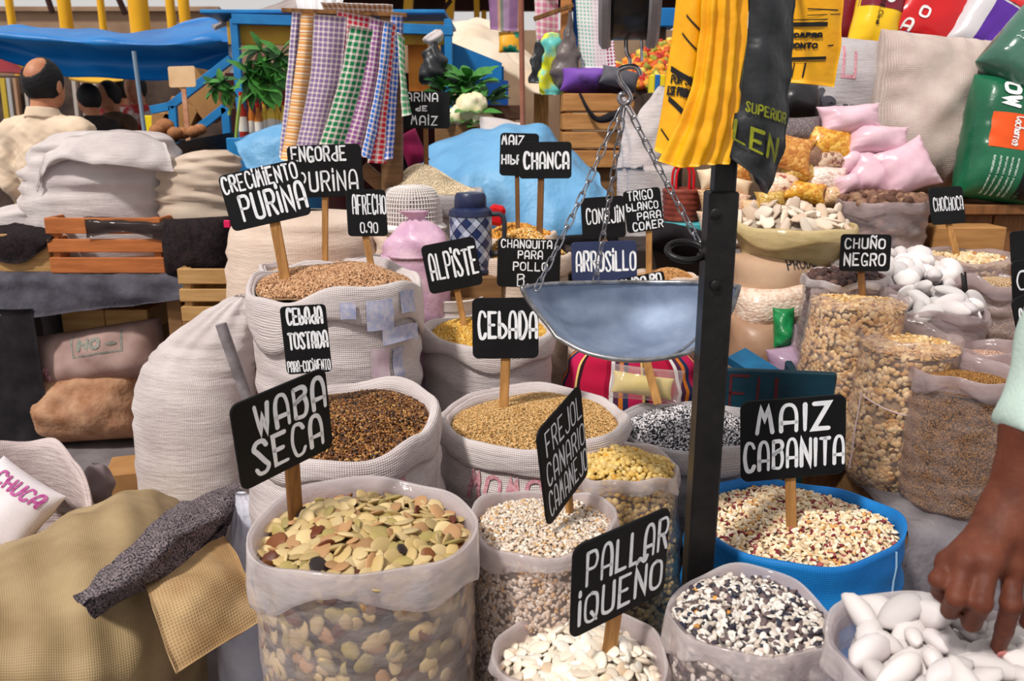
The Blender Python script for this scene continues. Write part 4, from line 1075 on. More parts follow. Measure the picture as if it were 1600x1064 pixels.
# ------------------------------------------------------------------ large sacks and feed bags at the back right
P, o = pil('jute_sack', 'large upright beige jute sack in the middle of the back right', 'sack', 1456, 180, 194, 244, 3.2, .34, mat('jute_beige', (214, 198, 190), (192, 172, 164), 7, .9, .1, weave=.006, wc=.14, bump=.6, bs=30, bdist=.006), rot=-6, lean=.18, p=2.7, ear=.03, seed=30, wob=.02, wl=.24, n=44, crease=.01)
P, o = pil('white_feed_sack', 'grey white woven sack with a red and a black print behind the pink bags', 'sack', 1320, 132, 150, 140, 3.35, .24, M_grey, rot=-6, lean=.12, p=3, ear=.03, seed=31, wob=.008, n=30, crease=.006)
P.patch('red_print', -.36, -.3, .05, .7, M_redprint, o); P.patch('red_print', -.12, -.06, .0, .6, M_redprint, o); P.patch('red_print', -.36, -.06, -.02, .06, M_redprint, o)
P.text([('ip', -.72, -.35, -.78, -.3, .12), ('nmn', -.2, .2, -.62, -.5, .03)], mat('grey_ink', (84, 82, 90)), o, .1)
pil('black_bag', 'black plastic bag in the shade behind the dark grey packet', 'bag', 1240, 162, 78, 64, 3.2, .2, mat('black_plastic', (24, 22, 24), (36, 34, 36), 20, .35, .5, bump=.6, bs=30), seed=33, wob=.012)
def gloss(name, c, c2=None): return mat(name, c, c2, 6, .22, .5, bump=.25, bs=18, bdist=.01)
M_maroon, M_yel, M_rbag, M_purp, M_silv, M_green = gloss('bag_maroon', (122, 20, 40)), gloss('bag_yellow', (244, 196, 20)), gloss('bag_red', (206, 22, 28)), gloss('bag_purple', (86, 34, 152)), gloss('bag_silver', (206, 202, 206)), gloss('bag_green', (28, 106, 72), (20, 86, 58))
M_wprint = mat('white_ink', (240, 240, 240), rough=.4)
P, o = pil('feed_bag', 'maroon feed bag at the top beside the yellow and maroon one', 'feed bag', 1330, 18, 84, 120, 3.75, .14, M_maroon, rot=-14, lean=.2, p=3, seed=40, crease=.004)
P, o = pil('feed_bag', 'yellow and maroon feed bag marked 18.0kg', 'feed bag', 1372, 22, 78, 132, 3.6, .14, M_yel, rot=-12, lean=.2, p=3, seed=41, crease=.004)
P.patch('maroon_band', -.98, .98, .02, .98, M_maroon, o, n=24); d = P.patch('white_oval', -.1, .35, .16, .46, M_wprint, o, off=.004, shape='disc', n=20); P.text([('O', .02, .24, .22, .4, .06)], M_maroon, o, .07, off=.0065)
P.text([('18.0kg', -.2, .42, -.28, -.06, .035)], mat('dark_ink', (40, 30, 30)), o, .035, rot=1, off=.004)
P, o = pil('feed_bag', 'red feed bag with white letters leaning at the top right', 'feed bag', 1452, 22, 120, 120, 3.6, .14, M_rbag, rot=-24, lean=.2, p=3, seed=42, crease=.006)
P.text([('O', -.42, -.14, -.4, -.06, .07), ('A', -.66, -.4, -.82, -.5, .06)], M_wprint, o, .08, off=.004); P.patch('blue_band', -.4, .5, .8, .98, mat('bag_blue', (28, 84, 190), rough=.3), o); P.patch('blue_label', -.5, .3, -.98, -.82, MC['bag_blue'], o)
P, o = pil('feed_bag', 'silver and purple feed bag at the top right', 'feed bag', 1545, 40, 110, 120, 3.55, .14, M_silv, rot=-30, lean=.2, p=3, seed=43, crease=.006)
P.patch('purple_field', -.35, .9, -.75, .55, M_purp, o, n=20); P.patch('brown_picture', .2, .95, -.95, -.2, mat('picture_brown', (74, 48, 40), (130, 90, 60), 30, .3), o, off=.004); P.patch('red_edge', -.6, .6, .62, .9, M_rbag, o, off=.004); P.text([('A', -.6, -.35, .62, .88, .05)], M_wprint, o, .05, off=.006)
P, o = pil('feed_bag', 'green feed bag marked GROW Cachorros standing on the table', 'feed bag', 1574, 222, 140, 190, 2.95, .2, M_green, rot=-9, lean=.2, p=4, ear=.01, seed=44, crease=.004, n=32)
P.text([('NG', -.92, -.6, -.02, .3, .085), ('OW', -.86, -.42, -.58, -.2, .085)], M_wprint, o, .07, rot=1, off=.004)
P.patch('orange_label', -.72, .02, -.22, .34, mat('label_orange', (232, 88, 32), rough=.35), o); P.text([('Cachorros', -.3, .18, -.28, -.04, .03)], M_wprint, o, .03, rot=1, off=.0045)
P.text([('mnmnmn nmnmnm', .36, .95, -.6 + .13 * k, -.52 + .13 * k, .014) for k in range(5)], mat('fine_print', (190, 214, 200)), o, .014, rot=1, off=.004, name='fine_print')
P.patch('dark_band', .12, .5, -.95, -.1, mat('band_dark', (26, 26, 30), rough=.3), o)
P, o = pil('feed_bag', 'green feed bag with fine white print lying above the GROW bag', 'feed bag', 1612, 92, 130, 120, 2.98, .2, gloss('bag_green2', (72, 118, 100), (58, 100, 84)), rot=-40, lean=.2, p=4, ear=.01, seed=45, crease=.003, n=28)
P.text([('nmnmnmnm nmnm', -.8, .6, .75 - .16 * k, .84 - .16 * k, .018) for k in range(7)], MC['fine_print'], o, .018, off=.004, name='fine_print')
tag(slab('feed_bag_shelf', 1.2, 2.9, 3.46, 3.95, 0, float(at(1440, 84, 3.6)[2]), M_ply), 'tall wooden shelf carrying the coloured feed bags', 'shelf')
tb = thing('wooden_table', 'brown wooden table under the green feed bag', 'table', at(1570, 380, 2.92) * [1, 1, 0] + [0, 0, 0])
zt = at(1560, 318, 2.9)[2]
M_tw = wood('table_brown', (96, 62, 36), (140, 94, 56), (8, 8, 1), 4)
box('table_top', (1.95, 3.2, zt - .02), (.8, .64, .035), M_tw, tb)
for k in range(6): box('front_plank', (1.62 + k * .125, 2.93, (zt - .04 + .56) / 2), (.12, .02, zt - .04 - .56), M_tw, tb)
tag(box('wooden_box', at(1500, 375, 2.82) - [0, 0, .03], (.24, .12, .16), wood('box_wood', (150, 104, 58), (186, 138, 84), (1, 8, 8), 4)), 'low wooden box behind the CHOCHOCA sign', 'box')

# ------------------------------------------------------------------ steel pole
M_steel = mat('black_steel', (13, 12, 13), (28, 26, 26), 25, .42, .4, metal=.2, bump=.3, bs=60)
XP, YP = at(1124, 350, 1.31)[0], 1.31
pole = thing('steel_pole', 'black square steel pole standing between the sacks', 'pole', (XP, YP, 0))
zj = at(1124, 298, YP)[2]
box('lower_tube', (XP, YP, zj / 2), (.046, .046, zj), M_steel, pole, bev=.003)
box('upper_tube', (XP + .003, YP + .004, zj + .62), (.034, .034, 1.3), M_steel, pole, bev=.003)
for py_ in (334, 446):
    c = at(1118, py_, YP - .024)
    lathe('bolt', (c[0], c[1], c[2]), [(.0001, 0), (.009, 0), (.009, .004), (.006, .006), (.0001, .006)], M_steel, pole, 12, R=np.array(Matrix.Rotation(pi / 2, 3, 'X')))
c = at(1072, 392, 1.32)
tube('ring_bracket', [c + [.03 * math.cos(a), .02 * math.sin(a) , .012 * math.sin(a)] for a in np.arange(20) * 2 * pi / 20], .0055, M_steel, pole, 8, closed=True)
beam('bracket_arm', c + [.026, 0, -.004], (XP - .02, YP, c[2] - .01), .02, .008, M_steel, pole, up=(0, 0, 1))

# ------------------------------------------------------------------ hanging plastic bags
class Surf:
    def __init__(s, ctrl, ru=8, rv=8):
        s.P = cr2(np.asarray(ctrl, float), ru, rv); s.N = gnormals(s.P)
    def __call__(s, u, v, off=.002):
        n, m = s.P.shape[:2]
        a = np.clip(np.asarray(v) * (n - 1), 0, n - 1.001); b = np.clip(np.asarray(u) * (m - 1), 0, m - 1.001)
        i, j = a.astype(int), b.astype(int); fa, fb = (a - i)[..., None], (b - j)[..., None]
        def g(A): return A[i, j] * (1 - fa) * (1 - fb) + A[i + 1, j] * fa * (1 - fb) + A[i, j + 1] * (1 - fa) * fb + A[i + 1, j + 1] * fa * fb
        return g(s.P) + g(s.N) * off
def sprint(S, lines, mt, parent, w, seed=0, off=.002, name='lettering'):
    asp = np.linalg.norm(np.diff(S.P[:, S.P.shape[1] // 2], axis=0), axis=-1).sum() / np.linalg.norm(np.diff(S.P[S.P.shape[0] // 2], axis=0), axis=-1).sum()
    return letter_mesh(name, [(t, a, b, -d * asp, -c * asp) + tuple(r) for t, a, b, c, d, *r in lines], lambda v: S(v[:, 0], -v[:, 1] / asp, off), mt, parent, w, seed)
def sband(S, name, pts4, mt, parent, off=.0018, n=8):
    """printed band: (u0,v0) to (u1,v1) with height dv"""
    u0, v0, u1, v1, dv = pts4
    A, B = np.meshgrid(np.linspace(0, 1, 4), np.linspace(0, 1, n), indexing='ij')
    U = u0 + (u1 - u0) * B; V = v0 + (v1 - v0) * B + A * dv
    return mk(name, S(U, V, off).reshape(-1, 3), gfaces(4, n), mt, parent)
M_ybag = mat('yellow_polythene', (246, 182, 14), (238, 160, 8), 12, .4, .4, bump=.5, bs=16, bdist=.01, Transmission_Weight=0.0)
M_bbag = mat('black_polythene', (26, 28, 32), (40, 42, 46), 16, .38, .45, bump=.6, bs=16, bdist=.01)
M_bink = mat('bag_black_ink', (26, 24, 24), rough=.5)
M_lime = mat('lime_ink', (160, 164, 28), (112, 116, 26), 40, .5)
ctl = pts([[(1062, -60, 1.28), (1090, -60, 1.262), (1118, -60, 1.27)], [(1052, 40, 1.285), (1080, 40, 1.262), (1112, 40, 1.27)], [(1042, 110, 1.287), (1072, 112, 1.262), (1106, 112, 1.27)],
           [(1034, 170, 1.287), (1062, 176, 1.262), (1092, 190, 1.272)], [(1022, 235, 1.285), (1046, 246, 1.262), (1074, 258, 1.275)]])
yb = sheet('yellow_plastic_bag', ctl, M_ybag, 8, 8, .008)
tag(yb, 'yellow printed plastic bag hanging leftmost on the pole', 'plastic bag', 'plastic bags hanging on the pole')
S = Surf(ctl)
for b_ in ((.12, .47, .86, .56, .035), (.16, .66, .8, .76, .035), (.3, .28, .9, .42, .012), (.36, .2, .9, .3, .01), (.1, .86, .7, .96, .012)): sband(S, 'printed_line', b_, M_bink, yb)
sprint(S, [('POR SU', .16, .7, .525, .58, .035), ('ESE PRONTO', .1, .8, .595, .655, .04)], M_bink, yb, .03)
ctl = pts([[(1096, -60, 1.258), (1116, -60, 1.247), (1136, -60, 1.25), (1168, -60, 1.265)], [(1092, 60, 1.26), (1112, 60, 1.245), (1134, 60, 1.25), (1164, 60, 1.267)],
           [(1078, 150, 1.26), (1102, 150, 1.245), (1128, 150, 1.25), (1156, 150, 1.267)], [(1048, 215, 1.262), (1084, 218, 1.247), (1116, 218, 1.252), (1148, 216, 1.267)], [(1028, 252, 1.264), (1066, 262, 1.25), (1100, 258, 1.254), (1138, 256, 1.267)]])
tag(sheet('yellow_plastic_bag', ctl, M_ybag, 9, 12, .006, .002, .05, 4, fold=.0042, fper=.021), 'pleated bundle of plain yellow plastic bags on the front of the pole', 'plastic bag', 'plastic bags hanging on the pole')
ctl = pts([[(1172, -60, 1.262), (1205, -60, 1.255), (1246, -60, 1.285)], [(1168, 50, 1.262), (1202, 50, 1.255), (1240, 50, 1.285)], [(1156, 130, 1.262), (1196, 140, 1.25), (1234, 150, 1.285)],
           [(1144, 200, 1.262), (1190, 222, 1.25), (1224, 240, 1.285)], [(1140, 246, 1.262), (1182, 278, 1.25), (1200, 304, 1.28)]])
bb = sheet('black_plastic_bag', ctl, M_bbag, 8, 8, .01, .004, .07, 6)
tag(bb, 'black plastic bag with lime green letters LEN hanging right on the pole', 'plastic bag', 'plastic bags hanging on the pole')
S = Surf(ctl)
sprint(S, [('LEN', .02, .8, .69, .83, .06), ('SUPERIOR', .18, .9, .575, .625, .025)], M_lime, bb, .05, off=.005)
sband(S, 'lime_edge', (.0, .15, .06, .62, .03), M_lime, bb, off=.005)
ctl = pts([[(1240, -60, 1.9), (1280, -60, 1.885), (1320, -60, 1.9)], [(1236, 20, 1.9), (1278, 20, 1.885), (1316, 20, 1.9)], [(1230, 80, 1.9), (1272, 80, 1.885), (1312, 80, 1.9)], [(1222, 128, 1.9), (1262, 131, 1.885), (1304, 136, 1.9)]])
y2 = sheet('yellow_plastic_bag', ctl, M_ybag, 8, 8, .008, .003, .1, 8)
tag(y2, 'yellow plastic bag printed COMPRA PRONTO hanging behind the pole', 'plastic bag', 'plastic bags hanging on the pole')
S = Surf(ctl)
sprint(S, [('COMPRA', -.02, .62, .495, .545, .04), ('PRONTO', -.1, .55, .585, .645, .04)], M_bink, y2, .04)
for b_ in ((.05, .41, .7, .405, .035), (.05, .73, .74, .715, .03), (.05, .385, .7, .38, .008), (.05, .77, .74, .755, .008), (.3, .3, .9, .31, .008), (.3, .35, .95, .34, .006), (.74, .61, .98, .6, .012)): sband(S, 'printed_line', b_, M_bink, y2)
sband(S, 'printed_line', (.36, .78, .39, .78, .16), M_bink, y2); sband(S, 'printed_line', (.16, .78, .18, .78, .16), M_bink, y2)
hk = thing('bag_rail', 'thin steel rail above the picture carrying the hanging bags', 'rail', at(1180, -70, 1.3))
zr = at(1180, -66, 1.3)[2]
tube('rail', [(at(1040, -66, 1.3)[0], 1.29, zr), (at(1260, -66, 1.3)[0], 1.29, zr)], .006, M_steel, hk)
z2 = at(1280, -64, 1.9)[2]
tube('rail', [(at(1180, -64, 1.3)[0], 1.29, zr), (at(1240, -64, 1.9)[0], 1.9, z2), (at(1330, -64, 1.9)[0], 1.9, z2)], .006, M_steel, hk)

# ------------------------------------------------------------------ hanging scale
M_galv = mat('galvanised', (150, 164, 188), (126, 140, 166), 16, .6, .4, metal=.4, bump=.08, bs=40)
M_galvr = mat('galvanised_rim', (176, 178, 184), (120, 118, 118), 40, .35, .5, metal=.8)
M_chrome = mat('chrome', (190, 190, 196), (140, 140, 146), 60, .22, .5, metal=1.0)
M_dial = mat('dial_grey', (150, 146, 150), (128, 124, 128), 12, .4, .5)
M_blk = mat('scale_black', (14, 13, 15), (22, 20, 22), 12, .3, .5)
YS = 1.5
sc = thing('hanging_scale', 'hanging market scale with three chains and a galvanised scoop pan', 'scale', at(985, 165, YS))
cd = at(985, -38, YS); rx_ = np.array(Matrix.Rotation(pi / 2, 3, 'Y') )
Rd = np.array(Matrix.Rotation(-.12, 3, 'Z')) @ rx_
lathe('barrel', cd, [(.001, -.036), (.098, -.036), (.102, -.03), (.102, .03), (.098, .036), (.001, .036)], M_blk, sc, 40, R=Rd)
for s_ in (-1, 1):
    lathe('dial_rim', cd, [(.112, s_ * .03), (.116, s_ * .034), (.116, s_ * .044), (.108, s_ * .05), (.09, s_ * .047), (.001, s_ * .047), (.001, s_ * .04), (.1, s_ * .036)][::s_], M_dial, sc, 40, R=Rd)
tube('suspension', [cd + [0, 0, .1], cd + [0, 0, .35]], .005, M_steel, sc)
top = at(975, 165, YS)
tube('wire_hook', [at(978, 62, YS), at(979, 82, YS), at(984, 92, YS), at(984, 106, YS)], .0035, M_chrome, sc, 8, sub=3)
tube('safety_hook', [at(1002, 62, YS), at(1003, 96, YS)], .0025, M_chrome, sc, 6)
tube('hook', [at(*p, YS) for p in ((1001, 118), (996, 107), (984, 104), (969, 108), (966, 118), (971, 130), (980, 142), (985, 152), (982, 160), (973, 162), (968, 155), (970, 148), (976, 147))], .0048, M_chrome, sc, 8, sub=4)
# scoop
ctl = pts([[(815, 449, 1.44), (872, 443, 1.545), (985, 441, 1.60), (1098, 442, 1.55), (1155, 448, 1.45)],
           [(822, 464, 1.44), (882, 475, 1.55), (985, 484, 1.598), (1090, 476, 1.55), (1150, 464, 1.45)],
           [(838, 486, 1.435), (892, 514, 1.51), (985, 530, 1.55), (1086, 518, 1.51), (1142, 486, 1.44)],
           [(856, 508, 1.425), (908, 545, 1.43), (985, 562, 1.44), (1074, 548, 1.43), (1128, 510, 1.43)],
           [(870, 527, 1.41), (920, 552, 1.37), (985, 562, 1.355), (1062, 555, 1.37), (1112, 530, 1.41)]])
pan = sheet('scoop_pan', ctl, M_galv, 8, 8, .003, parent=sc)
S = Surf(ctl)
edge = [S(u, 0, 0) for u in np.linspace(0, 1, 20)] + [S(1, v, 0) for v in np.linspace(.06, 1, 10)] + [S(u, 1, 0) for u in np.linspace(.95, 0, 20)] + [S(0, v, 0) for v in np.linspace(.94, .06, 10)]
tube('rolled_rim', np.array(edge), .0042, M_galvr, pan, 8, closed=True)
tube('seam', [S(u, v, .001) for u, v in ((.86, .14), (.84, .35), (.78, .58), (.68, .8), (.58, .99))], .003, M_galvr, pan, 6, sub=3)
for u_ in (.8, .85): lathe('rivet', S(u_, .12, .002), [(.0001, -.003), (.004, -.002), (.004, .001), (.0001, .003)], M_galvr, pan, 8)
# chains: every link its own piece, shared mesh
lk = 1.3 * np.array([[(.0042 * (1 if math.cos(a) > 0 else -1) * (abs(math.cos(a)) ** .7)), 0, .0075 * math.sin(a) + .003 * np.sign(math.sin(a))] for a in np.linspace(0, 2 * pi, 13)[:-1]])
tmp = tube('chain_link', lk, .0016, M_chrome, None, 6, closed=True, origin=(0, 0, 0))
lmesh = tmp.data; bpy.data.objects.remove(tmp)
def chain(p, q, sagv=0):
    ch = part_empty('chain', sc)
    p, q = np.asarray(p), np.asarray(q); Ln = np.linalg.norm(q - p); n = int(Ln / .0205)
    d = (q - p) / Ln
    a = unit(np.cross(d, [0, 1, .2])); b = np.cross(d, a)
    for i in range(n):
        o = bpy.data.objects.new('chain_link', lmesh); COL.objects.link(o); o.parent = ch
        x, y = (a, b) if i % 2 else (b, -a)
        x, y = x * .8 + y * .6, y * .8 - x * .6
        c_ = p + (q - p) * (i + .5) / n - ORG[sc] - np.array([0, 0, sagv * math.sin(pi * (i + .5) / n)])
        o.matrix_local = Matrix([[x[0], y[0], d[0], c_[0]], [x[1], y[1], d[1], c_[1]], [x[2], y[2], d[2], c_[2]], [0, 0, 0, 1]])
chain(at(970, 168, YS - .005), at(838, 452, 1.46), .008)
chain(at(975, 168, YS + .005), at(930, 442, 1.585), .002)
chain(at(980, 166, YS), at(1118, 425, 1.5), .004)

# ------------------------------------------------------------------ person on the right: arm reaching into the white potatoes
KH = 1.075
def hp(px, py, d): return np.array([0, 0, H]) + ray(px, py) * d * KH
wrist = hp(1578, 806, .885)
mcp = [hp(1582, 888, .865), hp(1544, 878, .852), hp(1508, 878, .857), hp(1481, 880, .872)]
fing = [[mcp[0], hp(1580, 944, .850), hp(1569, 984, .872), hp(1560, 1011, .893)],
        [mcp[1], hp(1533, 942, .835), hp(1518, 973, .862), hp(1513, 968, .892)],
        [mcp[2], hp(1494, 934, .842), hp(1484, 954, .868), hp(1490, 946, .892)],
        [mcp[3], hp(1466, 905, .858), hp(1468, 926, .878), hp(1477, 924, .896)]]
thumb = [hp(1604, 842, .91), hp(1632, 894, .905), hp(1622, 940, .905), hp(1606, 972, .915)]
FR = [(.0108, .0102, .0092, .0078), (.011, .0105, .0095, .0082), (.0105, .0098, .009, .0078), (.0092, .0088, .008, .007)]
elbow = hp(1700, 520, .86); shoulder = np.array([.86, .62, 1.28])
def arm_sdf(P):
    d = capsule_sdf(P, wrist, mcp[0], .024, .0135)
    for m, r in zip(mcp[1:], (.0145, .014, .0125)): d = smin(d, capsule_sdf(P, wrist + (m - wrist) * .12, m, .022, r), .012)
    for a, b, r in ((0, 1, .013), (1, 2, .013), (2, 3, .012)): d = smin(d, capsule_sdf(P, mcp[a], mcp[b], r, r), .008)
    fa = capsule_sdf(P, wrist, wrist + (elbow - wrist) * .5, .029, .044)
    fa = smin(fa, capsule_sdf(P, wrist + (elbow - wrist) * .5, elbow, .044, .046), .02)
    d = smin(d, fa, .025)
    d = smin(d, capsule_sdf(P, wrist + [.012, 0, -.01], thumb[0], .022, .02), .02)
    t = 1e3
    for k, f in enumerate(fing):
        g = 1e3
        for j in range(3):
            g = smin(g, capsule_sdf(P, f[j], f[j + 1], FR[k][j] * 1.06, FR[k][j + 1] * 1.06), .003) if j else capsule_sdf(P, f[j], f[j + 1], FR[k][j] * 1.06, FR[k][j + 1] * 1.06)
        g = smin(g, np.linalg.norm(P - f[1], axis=-1) - FR[k][1] * 1.08, .004)      # knuckle
        d = np.where(True, smin(d, g, .006), d)
    g = capsule_sdf(P, thumb[0], thumb[1], .018, .0135)
    for j in (1, 2): g = smin(g, capsule_sdf(P, thumb[j], thumb[j + 1], (.0135, .0125, .011)[j], (.0125, .011, .0095)[j]), .004)
    d = smin(d, g, .01)
    for m in mcp: d = smin(d, np.linalg.norm(P - m - [0, -.004, .004], axis=-1) - .0105, .008)
    for m in mcp:   # tendons on the back of the hand
        o_ = np.array([0, -.0105, .008]); d = smin(d, capsule_sdf(P, wrist + (m - wrist) * .35 + o_, m + o_ * .7, .003, .0035), .009)
    return d + .0005 * nz(P, .012, 3)
hp_all = np.array([wrist, elbow] + mcp + [p for f in fing for p in f] + thumb)
V1, Q1 = nets(arm_sdf, hp_all.min(0) - .06, hp_all.max(0) + .06, .0032)
hc = np.array([1.02, .72, 1.53])
def head_sdf(P):
    d = ell_sdf(P, hc, (.08, .1, .118)); d = smin(d, ell_sdf(P, hc + [-.02, .02, -.07], (.055, .065, .06)), .03)
    d = smin(d, capsule_sdf(P, hc + [0, 0, -.08], hc + [0, 0, -.22], .055, .06), .02)
    d = smin(d, ell_sdf(P, hc + [-.095, .05, -.02], (.018, .014, .02)), .015)
    d = smin(d, capsule_sdf(P, hc + [0, -.02, -.24], shoulder, .05, .05), .03); d = smin(d, capsule_sdf(P, shoulder, elbow, .048, .042), .02)
    return d
V2, Q2 = nets(head_sdf, np.minimum(elbow, hc - [.14, .14, .3]) - .07, np.maximum(elbow, hc + [.14, .14, .14]) + .07, .012)
M_skin = mat('skin_dark', (112, 60, 42), (90, 45, 30), 28, .6, .3, bump=.4, bs=160, bdist=.0015, Subsurface_Weight=.06)
pr = thing('person', 'person in a pale mint sleeve reaching a dark hand into the white potatoes', 'person', (1.02, .7, 0))
bd = mk('body', np.concatenate([V1, V2]), np.concatenate([Q1, Q2 + len(V1)]), M_skin, pr)
bd['label'] = 'bare forearm and hand with the index finger pointing down'
tip = fing[0][3]; dirf = unit(fing[0][3] - fing[0][2])
nb = unit(np.array([0, -1, .55]) - dirf * (np.array([0, -1, .55]) @ dirf)); nx = np.cross(dirf, nb)
nv = ell_shape(12, 8)[0]; nf = ell_shape(12, 8)[1]
mk('fingernail', (nv * [.019, .012, .006]) @ np.stack([dirf, nx, nb]) + tip + nb * .0065 + dirf * .003, nf, mat('nail_pink', (206, 128, 122), rough=.3), bd)
def shirt_sdf(P):
    s0 = wrist + (elbow - wrist) * .43
    d = capsule_sdf(P, s0, elbow, .054, .06); d = smin(d, capsule_sdf(P, elbow, shoulder, .06, .075), .03)
    d = smin(d, ell_sdf(P, (1.02, .7, 1.12), (.2, .14, .27)), .04); d = smin(d, ell_sdf(P, (1.02, .7, .88), (.18, .14, .2)), .05)
    d = smin(d, capsule_sdf(P, shoulder, (1.18, .68, 1.28), .07, .07), .03); d = smin(d, capsule_sdf(P, (1.2, .68, 1.26), (1.26, .66, .8), .06, .045), .03)
    cut = (P - s0) @ unit(s0 - elbow)
    d = np.maximum(d, cut - .004 * np.sin(P[..., 0] * 90))
    return d + .003 * nz(P, .09, 8)
V3, Q3 = nets(shirt_sdf, (.5, .4, .62), (1.4, 1.2, 1.42), .012)
mk('shirt', V3, Q3, mat('mint_cloth', (206, 226, 216), (192, 214, 204), 10, .85, .15, bump=.3, bs=200), pr)
def trous(P):
    d = ell_sdf(P, (1.02, .7, .78), (.17, .13, .16))
    for s_ in (-1, 1): d = smin(d, capsule_sdf(P, (1.02 + s_ * .09, .7, .75), (1.02 + s_ * .1, .7, .06), .085, .06), .03)
    return d
V4, Q4 = nets(trous, (.8, .5, .0), (1.26, .9, .98), .02)
mk('trousers', V4, Q4, mat('dark_trousers', (44, 46, 58), (34, 36, 46), 20, .9), pr)
for s_ in (-1, 1): mk('shoe', ell_shape(10, 8)[0] * [.26, .1, .1] @ np.array([[0, 1, 0], [1, 0, 0], [0, 0, 1]]) + [1.02 + s_ * .1, .74, .05], ell_shape(10, 8)[1], mat('shoe_black', (30, 26, 26), rough=.5), pr)
mk('hair', ell_shape(16, 10)[0] * [.18, .22, .17] + hc + [.008, -.012, .05], ell_shape(16, 10)[1], mat('hair_black', (20, 18, 20), rough=.6), pr)

# ------------------------------------------------------------------ soft standing bags
def loftbag(name, label, cat, rings, Y, mt, ry=.8, wr=.006, wv=7, seed=1, zb=None, nth=64, sub=5, parent=None, radial=0, group=None):
    """rings bottom to top: (px, py, half width px[, dY])"""
    R3 = []
    for r in rings:
        px, py, hw = r[:3]; y = Y + (r[3] if len(r) > 3 else 0)
        c = at(px, py, y); R3.append([c[0], c[1], c[2], hw / ppm(py, y)])
    R3 = np.array(R3)
    if zb is not None: R3[0, 2] = zb
    A = cr1(R3, sub); A[:, 3] = np.maximum(A[:, 3], .004)
    th = np.arange(nth) * 2 * pi / nth; r = np.random.default_rng(seed); ph = r.random(12) * 6.28
    rows = []
    for i, (x, y, z, R) in enumerate(A):
        w = sum(np.sin(wv * (1 + .35 * k) * 2 * pi * z + (1 + k % 3) * th * (-1) ** k + ph[k] + 1.3 * np.sin(2 * th + ph[k + 5])) for k in range(4)) / 2
        k_ = 1 + .03 * np.cos(2 * th + ph[9]) + .03 * np.cos(3 * th + ph[10])
        rr = R * k_ + wr * w * np.clip(R / .05, .1, 1)
        if radial:
            q = max(0, (i / len(A) - .55) / .45)
            rr = rr * (1 + radial * q * np.sin(11 * th + ph[11] + np.sin(3 * th)))
        rows.append(np.stack([x + rr * np.cos(th), y + rr * np.sin(th) * ry, np.full(nth, z)], -1))
    P = np.array(rows); n = len(P)
    f = gfaces(n, nth, False, True)[:, ::-1].tolist() + [list(range(nth)), list(range((n - 1) * nth, n * nth))[::-1]]
    o = mk(name, P.reshape(-1, 3), f, mt, parent, uv=guv(P))
    if label: tag(o, label, cat, group)
    return o
loftbag('white_woven_sack', 'bulging closed white woven sack standing on the floor at the left', 'sack', [(318, 822, 70), (314, 800, 82), (311, 740, 88), (309, 680, 91), (308, 620, 91), (312, 580, 86), (322, 548, 76), (338, 520, 62), (356, 494, 44), (370, 474, 28), (380, 462, 12)], 2.5, M_white, ry=.85, wr=.0035, wv=17, seed=3, zb=0, radial=.12)
loftbag('tall_cream_sack', 'tall closed cream woven sack behind the CRECIMIENTO sign', 'sack', [(478, 900, 108), (478, 820, 118), (478, 640, 122), (478, 460, 121), (478, 380, 119), (480, 348, 112), (484, 336, 92), (488, 330, 50), (490, 328, 20)], 2.8, M_white2, ry=.85, wr=.004, wv=9, seed=71, zb=0)
tube('stitched_seam', [at(388 + .4 * k, 355 + 16 * k, 2.8 - .235 * .85 * .72) for k in range(16)], .003, mat('seam_thread', (222, 176, 140)), bpy.data.objects['tall_cream_sack'], 6)
ST = sack('white_woven_sack', 'white woven sack of pellets holding the ENGORDE sign, mostly hidden', 512, 420, 196, 2.46, M_white, cuff=.05, lip=.012, und=.01, wr=.004, seed=72, nth=56, nv=36)
fill(ST, 'feed_pellets', 'tan feed pellets around the ENGORDE sign behind the front pellets', ELL, (.009, .0052, .005), [((196, 152, 114), 30), ((178, 132, 94), 22), ((212, 172, 136), 18), ((150, 104, 70), 8)], level=-.005, mound=.015, jit=.6, cover=1.5, rough=.75)
# pipe leaning on the sacks
tag(tube('grey_pipe', [at(345, 506, 2.2), at(392, 640, 2.2), at(440, 780, 2.2)], .0155, mat('pipe_grey', (148, 140, 144), (110, 104, 108), 20, .55, bump=.3), None, 16), 'grey plastic pipe leaning against the white sack', 'pipe')

# ------------------------------------------------------------------ left table with crates
tbl = thing('market_table', 'low market table covered with a dark grey cloth at the left', 'table', (-2.0, 3.6, 0))
xr = at(284, 440, 3.25)[0]; xl = -3.0
M_cloth = mat('grey_cloth', (92, 90, 100), (64, 62, 70), 9, .9, .15, bump=.6, bs=30, bdist=.008)
box('table_top', ((xl + xr) / 2, 3.67, .7), (xr - xl, .84, .03), M_ply, tbl)
for x_ in (xl + .05, xr - .05):
    for y_ in (3.3, 4.03): box('leg', (x_, y_, .343), (.06, .06, .685), M_ply, tbl)
xs = np.linspace(xl, xr + .02, 9)
ctl = [[(x, 4.0, .724) for x in xs], [(x, 3.5, .726) for x in xs], [(x, 3.26, .726) for x in xs], [(x, 3.225 + .01 * math.sin(9 * x), .66) for x in xs], [(x, 3.215 + .02 * math.sin(7 * x), .585 + .03 * math.sin(5 * x + 1) + (.03 if i > 5 else 0)) for i, x in enumerate(xs)]]
cl = sheet('grey_cloth', ctl, M_cloth, 6, 7, .004, .006, .12, 12)
tag(cl, 'crumpled dark grey cloth covering the market table', 'table cloth')
yy = np.linspace(3.22, 3.6, 4)
